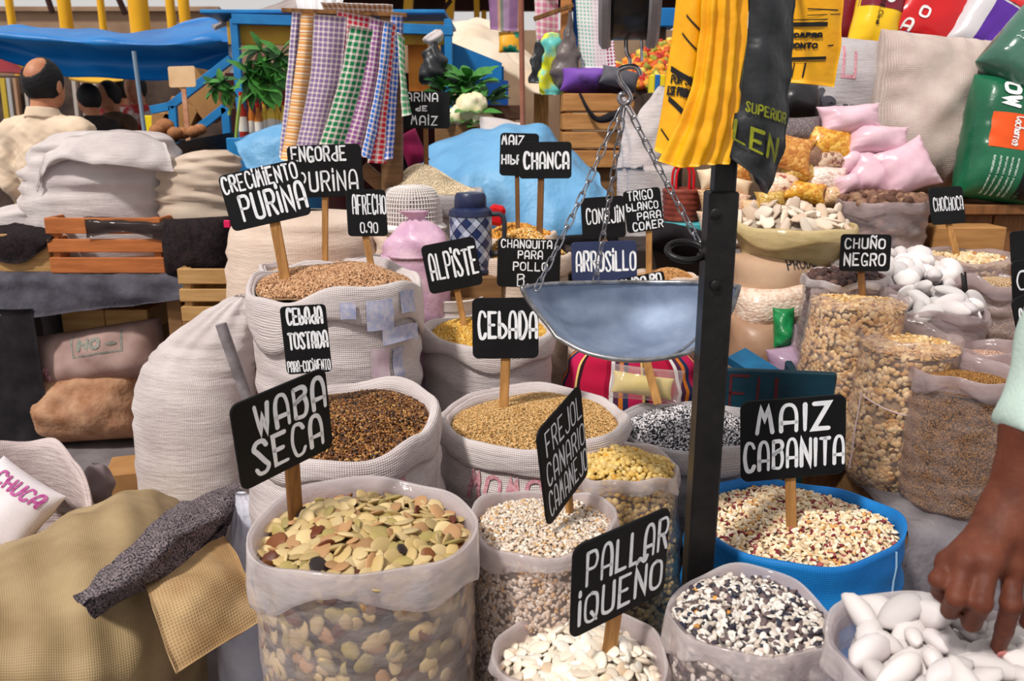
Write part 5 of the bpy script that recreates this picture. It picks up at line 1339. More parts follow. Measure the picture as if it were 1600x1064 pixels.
sheet('cloth_corner', [[(xr + .015, y, .727) for y in yy], [(xr + .03, y, .64) for y in yy], [(xr + .04, y + .01, .5 + .15 * (y - 3.2)) for y in yy]], M_cloth, 5, 5, .004, .006, .1, 14, parent=cl)
M_blkcloth = mat('black_cloth', (28, 26, 30), (42, 38, 42), 12, .9, .15, bump=.4, bs=40)
ctl = [[(x, 3.2 + .012 * math.sin(20 * x), z) for x in np.linspace(-2.4, at(62, 560, 3.2)[0], 7)] for z in (.6, .45, .3, .14, .03)]
tag(sheet('black_cloth', ctl, M_blkcloth, 5, 6, .004, .006, .15, 15), 'black cloth hanging down the front of the table at the left edge', 'cloth')
M_cr1 = wood('crate_orange', (150, 84, 42), (196, 116, 62), (1, 9, 9), 5)
M_cr2 = wood('crate_pale', (156, 116, 68), (196, 154, 100), (1, 9, 9), 5)
def crate(name, label, x0, x1, z0, z1, y0, y1, rows, m, rz=0, gap=.28, group=None):
    cx, cy = (x0 + x1) / 2, (y0 + y1) / 2
    t = thing(name, label, 'crate', (cx, cy, z0), group)
    def B(nm, a, b, c, d, e, f):
        V, fc = boxdata(b - a, d - c, f - e, .003); V = V + [(a + b) / 2 - cx, (c + d) / 2 - cy, (e + f) / 2]
        return mk(nm, rotz(V, rz) + [cx, cy, 0], fc, m, t, smooth=False)
    h = (z1 - z0) / rows
    for k in range(rows):
        za, zb_ = z0 + k * h + (gap * h * .5 if k else 0), z0 + (k + 1) * h - gap * h * .5 * (k < rows - 1)
        B('slat', x0, x1, y0, y0 + .012, za, zb_); B('slat', x0, x1, y1 - .012, y1, za, zb_)
        B('slat', x0, x0 + .012, y0 + .014, y1 - .014, za, zb_); B('slat', x1 - .012, x1, y0 + .014, y1 - .014, za, zb_)
    for xx in (x0 + .012, x1 - .042):
        for yv in (y0 + .012, y1 - .042): B('corner_post', xx, xx + .03, yv, yv + .03, z0, z1)
    n = 4; w = (y1 - y0 - .03) / n
    for k in range(n): B('bottom_slat', x0 + .013, x1 - .013, y0 + .015 + k * w, y0 + .015 + k * w + w * .85, z0 + .002, z0 + .012)
    return t
x0, x1 = at(76, 385, 3.28)[0], at(256, 385, 3.28)[0]
crate('wooden_crate', 'orange brown slatted crate on the grey clothed table', x0, x1, .73, at(160, 340, 3.28)[2], 3.27, 3.55, 3, M_cr1)
crate('wooden_crate', 'pale wooden crate under black netting at the left edge', -2.35, x0 - .012, .73, at(40, 366, 3.3)[2], 3.3, 3.58, 1, M_cr2)
M_net = mat('black_net', (30, 26, 28), (46, 36, 38), 60, .95, .1, bump=.8, bs=120, bdist=.006)
tag(sheet('black_net', pts([[(130, 338, 3.30), (190, 340, 3.29), (262, 342, 3.31)], [(132, 346, 3.262), (190, 348, 3.258), (268, 352, 3.26)], [(135, 372, 3.26), (195, 362, 3.256), (262, 380, 3.26)]]), film('net_brown', (52, 34, 30), op=.62, rough=.9), 6, 6, .002, .004, .05, 3), 'thin dark netting thrown over the orange crate front', 'net')
tag(sheet('black_net', pts([[(-30, 352, 3.5), (40, 348, 3.5), (82, 352, 3.5)], [(-30, 372, 3.30), (40, 366, 3.292), (84, 368, 3.29)], [(-30, 402, 3.285), (30, 412, 3.28), (70, 388, 3.28)]]), M_net, 6, 6, .008, .008, .05, 5), 'bundled black netting on the pale crate at the left edge', 'net')
P, o = pil('black_net_bag', 'black net covered bundle right of the orange crate', 'bundle', 312, 386, 108, 92, 3.3, .22, M_net, rot=3, lean=.2, p=3.5, ear=.02, seed=5, wob=.01, n=26)
box('pink_tag', at(355, 350, 3.22), (.025, .01, .03), mat('pink_tag', (220, 30, 90), rough=.5), o)
x2, x3 = at(284, 450, 3.15)[0], at(380, 450, 3.15)[0]
crate('wooden_crate', 'yellowish slatted crate behind the bulging white sack', x2, x3, at(320, 500, 3.15)[2], at(320, 418, 3.15)[2], 3.12, 3.4, 3, M_cr2)
tag(box('wooden_box', ((x2 + x3) / 2, 3.26, at(320, 500, 3.15)[2] / 2), (x3 - x2, .28, at(320, 500, 3.15)[2]), M_ply), 'plain wooden box carrying the yellowish crate', 'box')
for k, (a, b) in enumerate(((106, 172), (173, 239))):
    c = at((a + b) / 2, 498, 3.45)
    tag(box('wooden_box', (c[0], 3.5, c[2]), ((b - a) / ppm(498, 3.45), .2, .1), M_cr2), ('left', 'right')[k] + ' one of two small wooden boxes under the table', 'box', 'boxes under the table')
P, o = pil('printed_sack', 'dusty pinkish sack with a printed square lying under the table', 'sack', 160, 556, 196, 92, 3.38, .3, mat('woven_dusty', (186, 158, 150), (160, 130, 124), 8, .85, .15, weave=.005, wc=.14), rot=9, lean=.3, p=3, ear=.03, seed=8, wob=.01, n=30)
M_gpr = mat('grey_green_ink', (112, 118, 108), (150, 146, 138), 80, .8)
for a in ((-.2, -.17, -.05, .75), (.55, .58, -.05, .75), (-.2, .58, -.05, .0)): P.patch('print_frame', *a, M_gpr, o)
P.text([('NO', -.1, .28, .12, .55, .06), ('o', .36, .5, .2, .4, .03)], M_gpr, o, .06); P.text([('6KG', -.85, -.62, -.7, -.2, .04)], M_redprint, o, .04)
pil('brown_sack', 'dirty brown sack lying on the floor under the table', 'sack', 142, 634, 182, 110, 3.34, .36, mat('dirty_brown', (150, 104, 76), (196, 156, 126), 14, .9, .1, bump=.7, bs=26, bdist=.012, contrast=(.3, .75)), rot=4, lean=.3, p=3, ear=.02, seed=9, wob=.016, n=30)
tag(box('dark_board', (-2.0, 4.06, .34), (2.4, .02, .68), mat('dark_board', (40, 34, 32), (54, 46, 42), 6, .9)), 'dark board closing the back of the table', 'board')  # added board, its dark colour stands in for the shade under the table

# white sacks on the table
loftbag('white_woven_sack', 'large white woven sack with a rolled top on the table in front of the man', 'sack', [(166, 360, 116), (162, 335, 122), (160, 300, 120), (160, 268, 118), (164, 240, 112), (170, 220, 98), (172, 208, 74), (172, 204, 40)], 3.6, M_white, ry=.62, wr=.013, wv=9, seed=5, zb=.73)
tag(sheet('rolled_flap', pts([[(84, 232, 3.5), (110, 214, 3.44), (150, 206, 3.4), (210, 204, 3.4), (258, 222, 3.46)], [(72, 240, 3.43), (110, 236, 3.36), (152, 238, 3.33), (210, 240, 3.33), (266, 246, 3.4)], [(62, 262, 3.42), (92, 246, 3.36), (146, 256, 3.32), (206, 262, 3.32), (272, 270, 3.38)], [(56, 300, 3.42), (80, 258, 3.4), (140, 250, 3.36), (204, 258, 3.36), (270, 262, 3.42)]]), M_white, 7, 7, .004, .008, .1, 7), 'rolled over top flap lying across the large white sack', 'sack flap')
loftbag('linen_sack', 'smaller cream linen sack in folds left of the CRECIMIENTO sign', 'sack', [(318, 356, 62), (316, 330, 66), (314, 300, 66), (314, 272, 64), (320, 252, 56), (332, 240, 38), (336, 234, 16)], 3.5, M_beige, ry=.7, wr=.014, wv=13, seed=8, zb=.73)
loftbag('white_plastic_bag', 'crumpled white plastic bag at the left edge above the netting', 'bag', [(25, 362, 56), (22, 342, 52), (36, 326, 30), (50, 316, 12)], 3.55, M_white, ry=.5, wr=.014, wv=12, seed=11, zb=.73)

# ------------------------------------------------------------------ lower left corner
g = [[onz(-80, 905, 0.030), onz(20, 862, 0.060), onz(140, 800, 0.150), onz(220, 770, 0.170), onz(318, 785, 0.030)],
     [onz(-80, 880, 0.380), onz(25, 850, 0.410), onz(130, 806, 0.430), onz(212, 780, 0.410), onz(318, 822, 0.250)],
     [onz(-80, 960, 0.420), onz(40, 950, 0.410), onz(150, 925, 0.410), onz(250, 895, 0.380), onz(335, 905, 0.220)],
     [onz(-80, 1060, 0.360), onz(40, 1060, 0.350), onz(160, 1050, 0.330), onz(268, 1010, 0.290), onz(322, 990, 0.150)],
     [onz(-80, 1150, 0.210), onz(40, 1150, 0.210), onz(160, 1140, 0.190), onz(262, 1090, 0.160), onz(330, 1060, 0.040)],
     [onz(-80, 1230, 0.000), onz(40, 1230, 0.000), onz(160, 1225, 0.000), onz(270, 1190, 0.000), onz(330, 1120, 0.000)]]
tag(sheet('burlap_sack', g, M_burlap, 9, 9, .004, .014, .22, 17, fold=.004, fper=.11), 'large ochre burlap sack lying on the floor at the lower left', 'sack')
SO = sack('open_woven_sack', 'open pinkish white woven sack with red prints at the left edge', 12, 782, 236, 2.0, mat('woven_pinkish', (216, 200, 198), (194, 174, 174), 6, .75, .25, weave=.0045, wc=.1, ripple=.8), cuff=.05, lip=.008, und=.02, wr=.012, seed=75, tilt=(-.05, .5), ry=.9, prof=[(0, .9), (.3, 1.05), (.7, 1.05), (1, 1.0)], deep=.16, shape=((2, .05), (3, .06)))
for a in ((.25, .4), (.5, .62)): wallpatch(SO, 'red_print', a[0] - .9, a[1] - .9, .6, .85, M_redprint)
P, o = pil('printed_bag', 'white bag printed CHUCA inside the open woven sack', 'bag', 14, 790, 136, 112, 2.02, .1, mat('woven_white_b', (228, 220, 222), (208, 198, 202), 8, .7, .25, weave=.004, wc=.1), rot=-30, lean=.9, p=3, seed=12, wob=.008)
P.text([('CHUCA', -.5, .85, .3, .75, .07)], mat('magenta_ink', (164, 52, 128), (190, 110, 160), 90, .8), o, .08, rot=0)
M_tweed = mat('tweed_grey', (142, 128, 132), (44, 42, 48), 260, .9, .1, weave=.006, wc=.3, contrast=(.4, .6))
g = [[onz(116, 936, 0.445), onz(186, 872, 0.455), onz(256, 806, 0.465), onz(318, 774, 0.465), onz(372, 750, 0.475)],
     [onz(120, 938, 0.475), onz(196, 872, 0.510), onz(270, 806, 0.530), onz(332, 780, 0.525), onz(378, 762, 0.505)],
     [onz(126, 942, 0.490), onz(210, 888, 0.530), onz(288, 832, 0.545), onz(346, 808, 0.525), onz(376, 784, 0.485)],
     [onz(134, 950, 0.480), onz(226, 904, 0.510), onz(296, 858, 0.495), onz(344, 822, 0.455), onz(370, 800, 0.435)],
     [onz(144, 956, 0.455), onz(238, 912, 0.475), onz(302, 872, 0.470), onz(346, 838, 0.455), onz(364, 816, 0.425)],
     [onz(146, 954, 0.440), onz(240, 908, 0.440), onz(300, 868, 0.435), onz(345, 838, 0.420), onz(362, 812, 0.410)]]
tag(sheet('tweed_cloth', g, M_tweed, 8, 8, .006, .012, .1, 19), 'folded dark grey tweed cloth lying across the burlap', 'cloth')
g = [[onz(222, 900, 0.480), onz(290, 870, 0.485), onz(350, 835, 0.480)], [onz(238, 946, 0.475), onz(305, 915, 0.480), onz(378, 880, 0.460)], [onz(256, 1000, 0.440), onz(322, 968, 0.440), onz(396, 926, 0.420)], [onz(276, 1052, 0.400), onz(338, 1012, 0.400), onz(412, 968, 0.390)]]
tag(sheet('burlap_cloth', g, M_burlap2, 9, 9, .005, .004, .09, 21), 'frayed tan burlap cloth hanging below the tweed', 'cloth')
c = onz(186, 792, .0)
tag(box('cardboard_box', (c[0], c[1] + .1, .06), (.13, .18, .12), mat('cardboard', (176, 130, 80), (160, 114, 68), 8, .85), rz=.3), 'small open cardboard box behind the burlap sack', 'box')
loftbag('grey_cloth_bundle', 'grey cloth bundle between the open sack and the cardboard box', 'bundle', [(150, 812, 26), (150, 780, 26), (152, 750, 24), (150, 730, 14), (148, 724, 4)], 2.25, mat('cloth_grey2', (142, 128, 130), (120, 106, 110), 10, .9), seed=13, zb=0)
M_wp = mat('white_polybag', (214, 214, 226), (190, 192, 210), 10, .35, .4, bump=.7, bs=20, bdist=.012)
loftbag('white_plastic_bag', 'bluish white plastic bag standing left of the broad bean sack', 'bag', [(404, 1290, 50), (400, 1180, 58), (396, 1060, 58), (392, 960, 50), (390, 890, 40), (388, 830, 28), (384, 790, 18), (376, 770, 8)], 1.64, M_wp, ry=.6, wr=.004, wv=5, seed=14, zb=0, radial=.12)
loftbag('pink_bundle', 'pink cloth bundle squeezed between the two front clear sacks', 'bundle', [(745, 1290, 30), (745, 1150, 36), (738, 1030, 26), (722, 975, 14), (712, 950, 4)], 1.36, mat('pink_cloth', (196, 120, 140), (214, 160, 172), 14, .85), seed=15, zb=0)

# ------------------------------------------------------------------ things behind the middle row
M_agu = stripes('woven_red_stripes', [((184, 22, 62), 30), ((150, 12, 48), 6), ((226, 222, 220), 5), ((80, 40, 70), 6), ((214, 120, 40), 5), ((40, 50, 90), 6), ((196, 32, 84), 16), ((230, 200, 120), 3), ((50, 20, 30), 5)], .16)
loftbag('striped_bundle', 'red woven bundle with coloured stripes below the scale pan', 'bundle', [(985, 760, 96), (985, 690, 104), (985, 620, 106), (985, 575, 100), (985, 545, 84), (985, 530, 50), (985, 525, 20)], 2.35, M_agu, ry=.6, wr=.006, seed=16, zb=0)
pil('squash_piece', 'pale yellow squash wrapped in clear plastic behind the chopped corn', 'squash', 1004, 602, 96, 34, 1.98, .05, mat('squash_yellow', (222, 206, 130), (206, 186, 104), 10, .5), rot=-8, seed=16, p=2)
pil('clear_wrap', 'loose clear plastic bag around the yellow squash', 'plastic bag', 1010, 600, 116, 54, 1.975, .085, M_filmc, rot=-6, seed=17, wob=.01, wl=.05)
tag(beam('flat_stick', at(1008, 556, 1.93), at(1028, 632, 1.9), .02, .006, M_stick), 'bare wooden stick standing in the chopped corn below the scale pan', 'stick')
# bucket with canary seed
c = at(704, 462, 2.56); R_ = 50 / ppm(462, 2.56)
bk = thing('white_bucket', 'white plastic bucket of canary seed behind the ALPISTE sign', 'bucket', (c[0], c[1], 0))
M_pl = mat('white_plastic', (222, 212, 208), (206, 194, 190), 8, .4, .4)
lathe('bucket_body', (c[0], c[1], 0), [(.001, .001), (R_ * .8, .001), (R_ * .96, c[2] - .03), (R_ * 1.0, c[2] - .03), (R_ * 1.02, c[2] - .01), (R_ * 1.05, c[2]), (R_ * 1.0, c[2] + .003), (R_ * .95, c[2] - .02), (R_ * .9, c[2] - .05)], M_pl, bk, 40)
for k in (.05, .07): lathe('bucket_ring', (c[0], c[1], c[2] - k), [(R_ * .95, -.004), (R_ * 1.03, -.003), (R_ * 1.03, .003), (R_ * .95, .004)], M_pl, bk, 40, closed=True)
fill(dict(c=c, R=R_, ry=1, radius=lambda t: 1 + 0 * t, tilt=(0, 0), h=1), 'canary_seed', 'brown canary seed in the white bucket', OCT, (.0048, .0028, .0025), [((186, 146, 104), 20), ((160, 118, 78), 20), ((206, 168, 126), 8)], level=-.012, mound=.012, cover=2.2)
# sacks further back
SX = sack('pale_sack', 'pale sack of crushed corn behind the CHANQUITA sign', 822, 398, 136, 2.68, M_white2, cuff=.05, lip=.014, und=.008, wr=.005, seed=81, nth=56, nv=36)
fill(SX, 'crushed_corn', 'golden crushed corn right behind the CHANQUITA sign', CHIP, (.009, .007, .005), [((226, 170, 84), 20), ((238, 196, 124), 20), ((210, 142, 56), 12), ((246, 226, 184), 8)], level=.0, mound=.07, jit=.6, cover=2.2)
SY = sack('pale_sack', 'pale sack of whole yellow corn behind the thermos', 806, 368, 118, 2.9, M_white2, cuff=.04, lip=.012, und=.006, wr=.005, seed=83, nth=48, nv=30)
fill(SY, 'whole_corn', 'whole yellow corn with the CHANCA sign stuck in it', KERN, (.0125, .009, .006), [((222, 158, 60), 20), ((236, 184, 90), 20), ((204, 128, 40), 12)], level=.0, mound=.035, jit=.6, cover=2.2)
SW = sack('pale_sack', 'pale sack of white wheat holding the TRIGO BLANCO sign', 1040, 432, 96, 2.5, M_white2, cuff=.03, lip=.01, und=.006, wr=.004, seed=85, nth=48, nv=30)
fill(SW, 'white_wheat', 'orange tan wheat around the TRIGO BLANCO sign', OCT, (.007, .0036, .003), [((212, 156, 96), 20), ((196, 136, 76), 20), ((226, 178, 124), 10)], level=-.005, mound=.025, cover=2.2)
SZ = sack('pale_sack', 'pale sack of meal behind the ARROSILLO sign', 962, 478, 150, 2.42, M_white2, cuff=.03, lip=.01, und=.006, wr=.004, seed=87, nth=48, nv=30)
fill(SZ, 'broken_rice', 'broken rice hidden behind the scale pan', OCT, (.006, .003, .003), [((222, 210, 190), 20), ((206, 190, 166), 20)], level=-.01, mound=.02, cover=1.0)
SQ = sack('grey_sack', 'greyish sack of corn flour holding the HARINA DE MAIZ sign', 676, 300, 150, 3.0, M_grey, cuff=.06, lip=.016, und=.008, wr=.006, seed=89, nth=64, nv=40)
fill(SQ, 'corn_flour', 'pale corn flour heaped to a cone', OCT, (.004, .004, .003), [((255, 238, 208), 20), ((252, 230, 196), 20)], level=.0, mound=.03, cover=1.2, peak=(-.04, 0, .075, .42), rough=.9)
pil('dark_bundle', 'dark cloth bundle behind the whole corn', 'bundle', 905, 395, 130, 60, 2.95, .2, M_blkcloth, rot=4, seed=21, wob=.012, lean=.3)
pil('dark_bundle', 'dark cloth lying on the ledge left of the pole', 'bundle', 1058, 376, 90, 40, 2.7, .2, M_blkcloth, rot=-14, seed=22, wob=.01, lean=.5)
tag(slab('dark_bench', .18, .72, 2.75, 3.1, 0, .9, mat('dark_bench', (46, 36, 32), (62, 48, 42), 6, .8)), 'dark wooden bench behind the TRIGO BLANCO sign', 'bench')
# thermos
c = at(736, 396, 2.62)
th_ = thing('thermos', 'navy thermos flask with a plaid pattern among the sacks', 'thermos', (c[0], c[1], c[2] - .06))
def plaid(name):
    t = NT(name); tc = t.n('ShaderNodeTexCoord'); mp = t.n('ShaderNodeMapping'); mp.inputs['Rotation'].default_value = (0, 0, .785); t.l(tc.outputs['UV'], mp.inputs[0])
    sp = t.n('ShaderNodeSeparateXYZ'); t.l(mp.outputs[0], sp.inputs[0]); f = []
    for i in (0, 1):
        fr = t.math('FRACT', t.math('MULTIPLY', sp.outputs[i], 22)); f.append(t.math('GREATER_THAN', fr, .52)); f.append(t.math('GREATER_THAN', t.math('FRACT', t.math('MULTIPLY', sp.outputs[i], 22)), .93))
    base = t.mix(t.math('MULTIPLY', t.math('ADD', f[0], f[2]), .5), L((34, 50, 96)), L((196, 204, 224)))
    return t.done(t.bsdf(t.mix(t.math('MAXIMUM', f[1], f[3]), base, L((20, 26, 56))), .3, .5))
M_tn = mat('thermos_navy', (32, 42, 78), (26, 34, 66), 6, .35, .5)
rt = 33 / ppm(380, 2.62); zt0 = c[2] - .06; hz = at(736, 336, 2.62)[2] - zt0
a_ = np.arange(40) * 2 * pi / 40
A_, B_ = np.meshgrid(np.linspace(.012, hz, 8), a_, indexing='ij')
lathe('foot_ring', (c[0], c[1], zt0), [(.001, 0), (rt * 1.02, 0), (rt * 1.04, .012), (rt, .016), (.001, .016)], M_tn, th_, 40)
an = np.linspace(0, 2 * pi, 41); A_, B_ = np.meshgrid(np.linspace(.014, hz, 8), an, indexing='ij')
mk('plaid_body', np.stack([c[0] + rt * np.cos(B_), c[1] + rt * np.sin(B_), zt0 + A_], -1).reshape(-1, 3), gfaces(8, 41)[:, ::-1], plaid('thermos_plaid'), th_, uv=np.stack([B_ * rt, A_], -1).reshape(-1, 2))
lathe('shoulder', (c[0], c[1], zt0), [(rt, hz - .002), (rt * 1.04, hz), (rt * 1.0, hz + .016), (rt * .78, hz + .026), (.001, hz + .026)], M_tn, th_, 40)
lathe('cup_lid', (c[0], c[1], zt0), [(rt * .72, hz + .024), (rt * .76, hz + .028), (rt * .74, hz + .058), (rt * .66, hz + .068), (.001, hz + .07)], M_tn, th_, 40)
tube('handle', [(c[0] + rt * .9, c[1] - .01, zt0 + hz + .004), (c[0] + rt + .035, c[1] - .015, zt0 + hz - .002), (c[0] + rt + .038, c[1] - .015, zt0 + hz - .07), (c[0] + rt + .03, c[1] - .012, zt0 + hz - .115), (c[0] + rt * .9, c[1] - .008, zt0 + hz - .12)], .008, mat('handle_grey', (52, 54, 62), rough=.4), th_, 10, sub=3)
tag(box('crate_block', (c[0], c[1] + .02, (zt0 - .002) / 2), (.2, .2, zt0 - .002), M_ply), 'wooden block hidden under the thermos', 'block')
# colander upside down on a basin, tied pink bag
c = at(645, 346, 2.72); rc = 47 / ppm(340, 2.72)
co = thing('colander', 'white plastic colander turned upside down on the sacks', 'colander', (c[0], c[1], c[2] - .02))
prof = [(rc * .02, .135), (rc * .5, .133), (rc * .74, .122), (rc * .9, .095), (rc * .97, .055), (rc, .012)]
pr_ = cr1(np.array(prof), 3)
for k, (r_, z_) in enumerate(pr_[2:]):
    pass
rib = np.array(pr_)
Vs, Fs, off = [], [], 0
for k in range(56):
    a = 2 * pi * k / 56; w = .0016
    t_ = np.array([-math.sin(a), math.cos(a), 0]) * w
    ln = np.stack([rib[:, 0] * math.cos(a), rib[:, 0] * math.sin(a), rib[:, 1]], 1)
    nn = np.array([math.cos(a), math.sin(a), .5]) * .002
    q = np.stack([ln - t_, ln + t_, ln + t_ - nn, ln - t_ - nn], 1).reshape(-1, 3)
    Vs.append(q); Fs.append(gfaces(len(ln), 4, False, True) + off); off += len(q)
for r_, z_ in pr_[3:-1]:
    an = np.arange(48) * 2 * pi / 48
    q = np.stack([np.stack([(r_ + dr) * np.cos(an), (r_ + dr) * np.sin(an), 0 * an + z_ + dz], -1) for dr, dz in ((.0, -.0016), (.0014, 0), (.0, .0016), (-.0014, 0))], 1).reshape(-1, 3)
    Vs.append(q); Fs.append(gfaces(48, 4, True, True) + off); off += len(q)
M_col = mat('colander_white', (236, 228, 224), rough=.4)
w_ = mk('perforated_wall', np.concatenate(Vs) + c - [0, 0, .02], np.concatenate(Fs), M_col, co); w_['kind'] = 'stuff'
lathe('rim', c - [0, 0, .02], [(rc * .97, .0), (rc * 1.12, -.004), (rc * 1.14, .004), (rc * 1.0, .016), (rc * .97, .012)], M_col, co, 48, closed=True)
lathe('flat_base', c - [0, 0, .02], [(.001, .136), (rc * .42, .136), (rc * .44, .131), (.001, .129)], M_col, co, 48)
loftbag('grain_sack', 'beige sack under the colander', 'sack', [(645, 700, 56), (645, 600, 60), (645, 480, 60), (645, 390, 58), (645, 362, 50), (645, 358, 20)], 2.74, M_white2, ry=.9, seed=17, zb=0)
loftbag('tied_pink_bag', 'translucent pink bag tied at the top in front of the colander', 'bag', [(650, 470, 44), (650, 440, 50), (652, 400, 52), (652, 372, 46), (652, 350, 26), (652, 342, 12), (650, 336, 16), (648, 330, 22)], 2.5, mat('pink_translucent', (226, 190, 206), (204, 160, 190), 16, .35, .4, bump=.5, bs=24, bdist=.01), ry=.8, wr=.006, seed=18, radial=.14, zb=0)

# ------------------------------------------------------------------ people in the background
def person(label, px, Y, h, face, shirt, trouser, skin, hairm, bald=False, seed=1, fine=.011, lean=0, headpx=None):
    """standing figure, origin at the feet; face = heading (0 looks away from the camera)"""
    base = at(px, 150, Y) * [1, 1, 0]; k = h / 1.7
    root = thing('person', label, 'person', base)
    R = np.array(Matrix.Rotation(face, 3, 'Z'))
    def put(name, fn, lo, hi, st, m, parent=root):
        V, Q = nets(fn, lo, hi, st)
        return mk(name, (V * k) @ R.T + base + np.array([lean * 1, 0, 0]) * (V[:, 2:] * k / 1.7) ** 2, Q, m, parent)
    hc = np.array([0, .02, 1.575])
    def body(P):
        d = ell_sdf(P, hc + [0, -.005, .015], (.079, .1, .108)); d = smin(d, ell_sdf(P, hc + [0, .03, -.055], (.056, .062, .062)), .03)
        d = smin(d, capsule_sdf(P, hc + [0, -.02, -.06], (0, -.025, 1.37), .056, .064), .02)
        d = smin(d, ell_sdf(P, hc + [0, .105, -.015], (.014, .02, .022)), .015)
        for s in (-1, 1):
            d = smin(d, ell_sdf(P, hc + [s * .082, -.005, -.012], (.012, .02, .034)), .006)
            w = np.array([s * .25, .16, .88])
            d = np.minimum(d, ell_sdf(P, w + [0, .03, -.04], (.02, .042, .045)))
            for q in range(4): d = smin(d, capsule_sdf(P, w + [s * .004, .015 + .018 * q, -.07], w + [-s * .01, .02 + .017 * q, -.135 + .008 * abs(q - 1.5)], .009, .008), .004)
            d = smin(d, capsule_sdf(P, w + [-s * .01, .06, -.04], w + [-s * .03, .085, -.085], .011, .009), .008)
            d = smin(d, capsule_sdf(P, w + [0, .02, -.02], (s * .25, 0, 1.1), .028, .034), .01); d = smin(d, capsule_sdf(P, (s * .25, 0, 1.1), (s * .18, -.01, 1.33), .034, .04), .01); d = smin(d, capsule_sdf(P, (s * .18, -.01, 1.33), (0, -.02, 1.36), .04, .05), .02)
        return d
    b = put('body', body, (-.36, -.18, .7), (.36, .3, 1.72), fine, skin)
    def shirtf(P):
        d = ell_sdf(P, (0, 0, 1.2), (.185, .125, .25)); d = smin(d, ell_sdf(P, (0, .015, .98), (.172, .135, .2)), .06)
        d = smin(d, capsule_sdf(P, (-.16, -.01, 1.35), (.16, -.01, 1.35), .07, .07), .05); d = smin(d, capsule_sdf(P, (0, -.02, 1.36), (0, -.022, 1.44), .085, .066), .03)
        for s in (-1, 1):
            d = smin(d, capsule_sdf(P, (s * .19, -.01, 1.34), (s * .25, .0, 1.1), .07, .058), .04); d = smin(d, capsule_sdf(P, (s * .25, 0, 1.1), (s * .25, .15, .9), .056, .046), .03)
        d = np.maximum(d, .8 - P[..., 2]); d = np.maximum(d, P[..., 2] - 1.445)
        return d + .006 * nz(P * [1, 1, .8], .13, seed) + .003 * nz(P, .05, seed + 2)
    put('shirt', shirtf, (-.36, -.2, .78), (.36, .26, 1.5), fine, shirt)
    def tr(P):
        d = ell_sdf(P, (0, 0, .85), (.165, .125, .14))
        for s in (-1, 1): d = smin(d, capsule_sdf(P, (s * .085, 0, .82), (s * .1, -.01, .07), .088, .062), .03)
        return d + .004 * nz(P, .1, seed)
    put('trousers', tr, (-.24, -.2, .02), (.24, .2, .96), .02, trouser)
    for s in (-1, 1): put('shoe', lambda P: np.maximum(ell_sdf(P, (s * .1, .05, .03), (.05, .13, .06)), .001 - P[..., 2]), (s * .1 - .08, -.12, -.02), (s * .1 + .08, .22, .12), .016, mat('shoe_black', (30, 26, 26)))
    def hair(P):
        d = ell_sdf(P, hc + [0, -.012, .012], (.087, .104, .116)) + .002 * nz(P, .02, seed)
        d = np.maximum(d, (hc[2] - .07 + np.clip((P[..., 1] - hc[1]) * .9 + .02, 0, .3)) - P[..., 2])
        d = np.maximum(d, P[..., 1] - hc[1] - .06 + .3 * np.clip(hc[2] + .04 - P[..., 2], 0, 1))
        if bald: d = np.maximum(d, -ell_sdf(P, hc + [.0, -.088, .094], (.062, .09, .066)))
        return d
    if bald: put('collar', lambda P: np.maximum(np.abs(np.maximum(np.hypot(P[..., 0], P[..., 1] + .02) - .078 - .35 * (1.42 - P[..., 2]), -1)) - .007, np.abs(P[..., 2] - 1.435 + .12 * P[..., 1]) - .026), (-.14, -.16, 1.36), (.14, .12, 1.5), .006, shirt)
    put('hair', hair, hc - .14, hc + .14, .007, hairm, b)
    return root
M_skinb = mat('skin_tan', (196, 136, 100), (176, 112, 78), 18, .5, .4, bump=.2, bs=90)
M_hairb = mat('hair_black', (20, 18, 20), rough=.6)
person('balding man in a beige shirt seen from behind at the left', 68, 3.98, 1.6, -.22, mat('beige_shirt', (226, 204, 180), (214, 190, 164), 8, .85, .15, bump=.25, bs=120), mat('trouser_grey', (70, 66, 64), rough=.9), M_skinb, M_hairb, True, 4, .0085)
person('distant person with black hair in a brown coat in the crowd', 172, 7.2, 1.66, 2.6, mat('brown_coat', (96, 70, 50), (74, 52, 38), 10, .9), mat('trouser_dark', (40, 38, 40)), M_skinb, M_hairb, False, 6, .022)
person('distant person in dark clothes nearer the man in the crowd', 140, 6.8, 1.62, 1.2, mat('dark_coat', (52, 46, 46), (40, 34, 36), 10, .9), MC['trouser_dark'], M_skinb, M_hairb, False, 7, .022)
person('distant person in a white and red top beside the grey pipe', 214, 7.6, 1.74, 3.0, mat('white_red_top', (222, 206, 200), (190, 60, 60), 3, .9, contrast=(.45, .5)), MC['trouser_dark'], M_skinb, M_hairb, False, 8, .022)
person('distant person in a pink shawl behind the other crowd', 190, 8.0, 1.74, 0, mat('pink_shawl', (206, 110, 104), (180, 60, 70), 8, .9), MC['trouser_dark'], M_skinb, M_hairb, False, 9, .022)

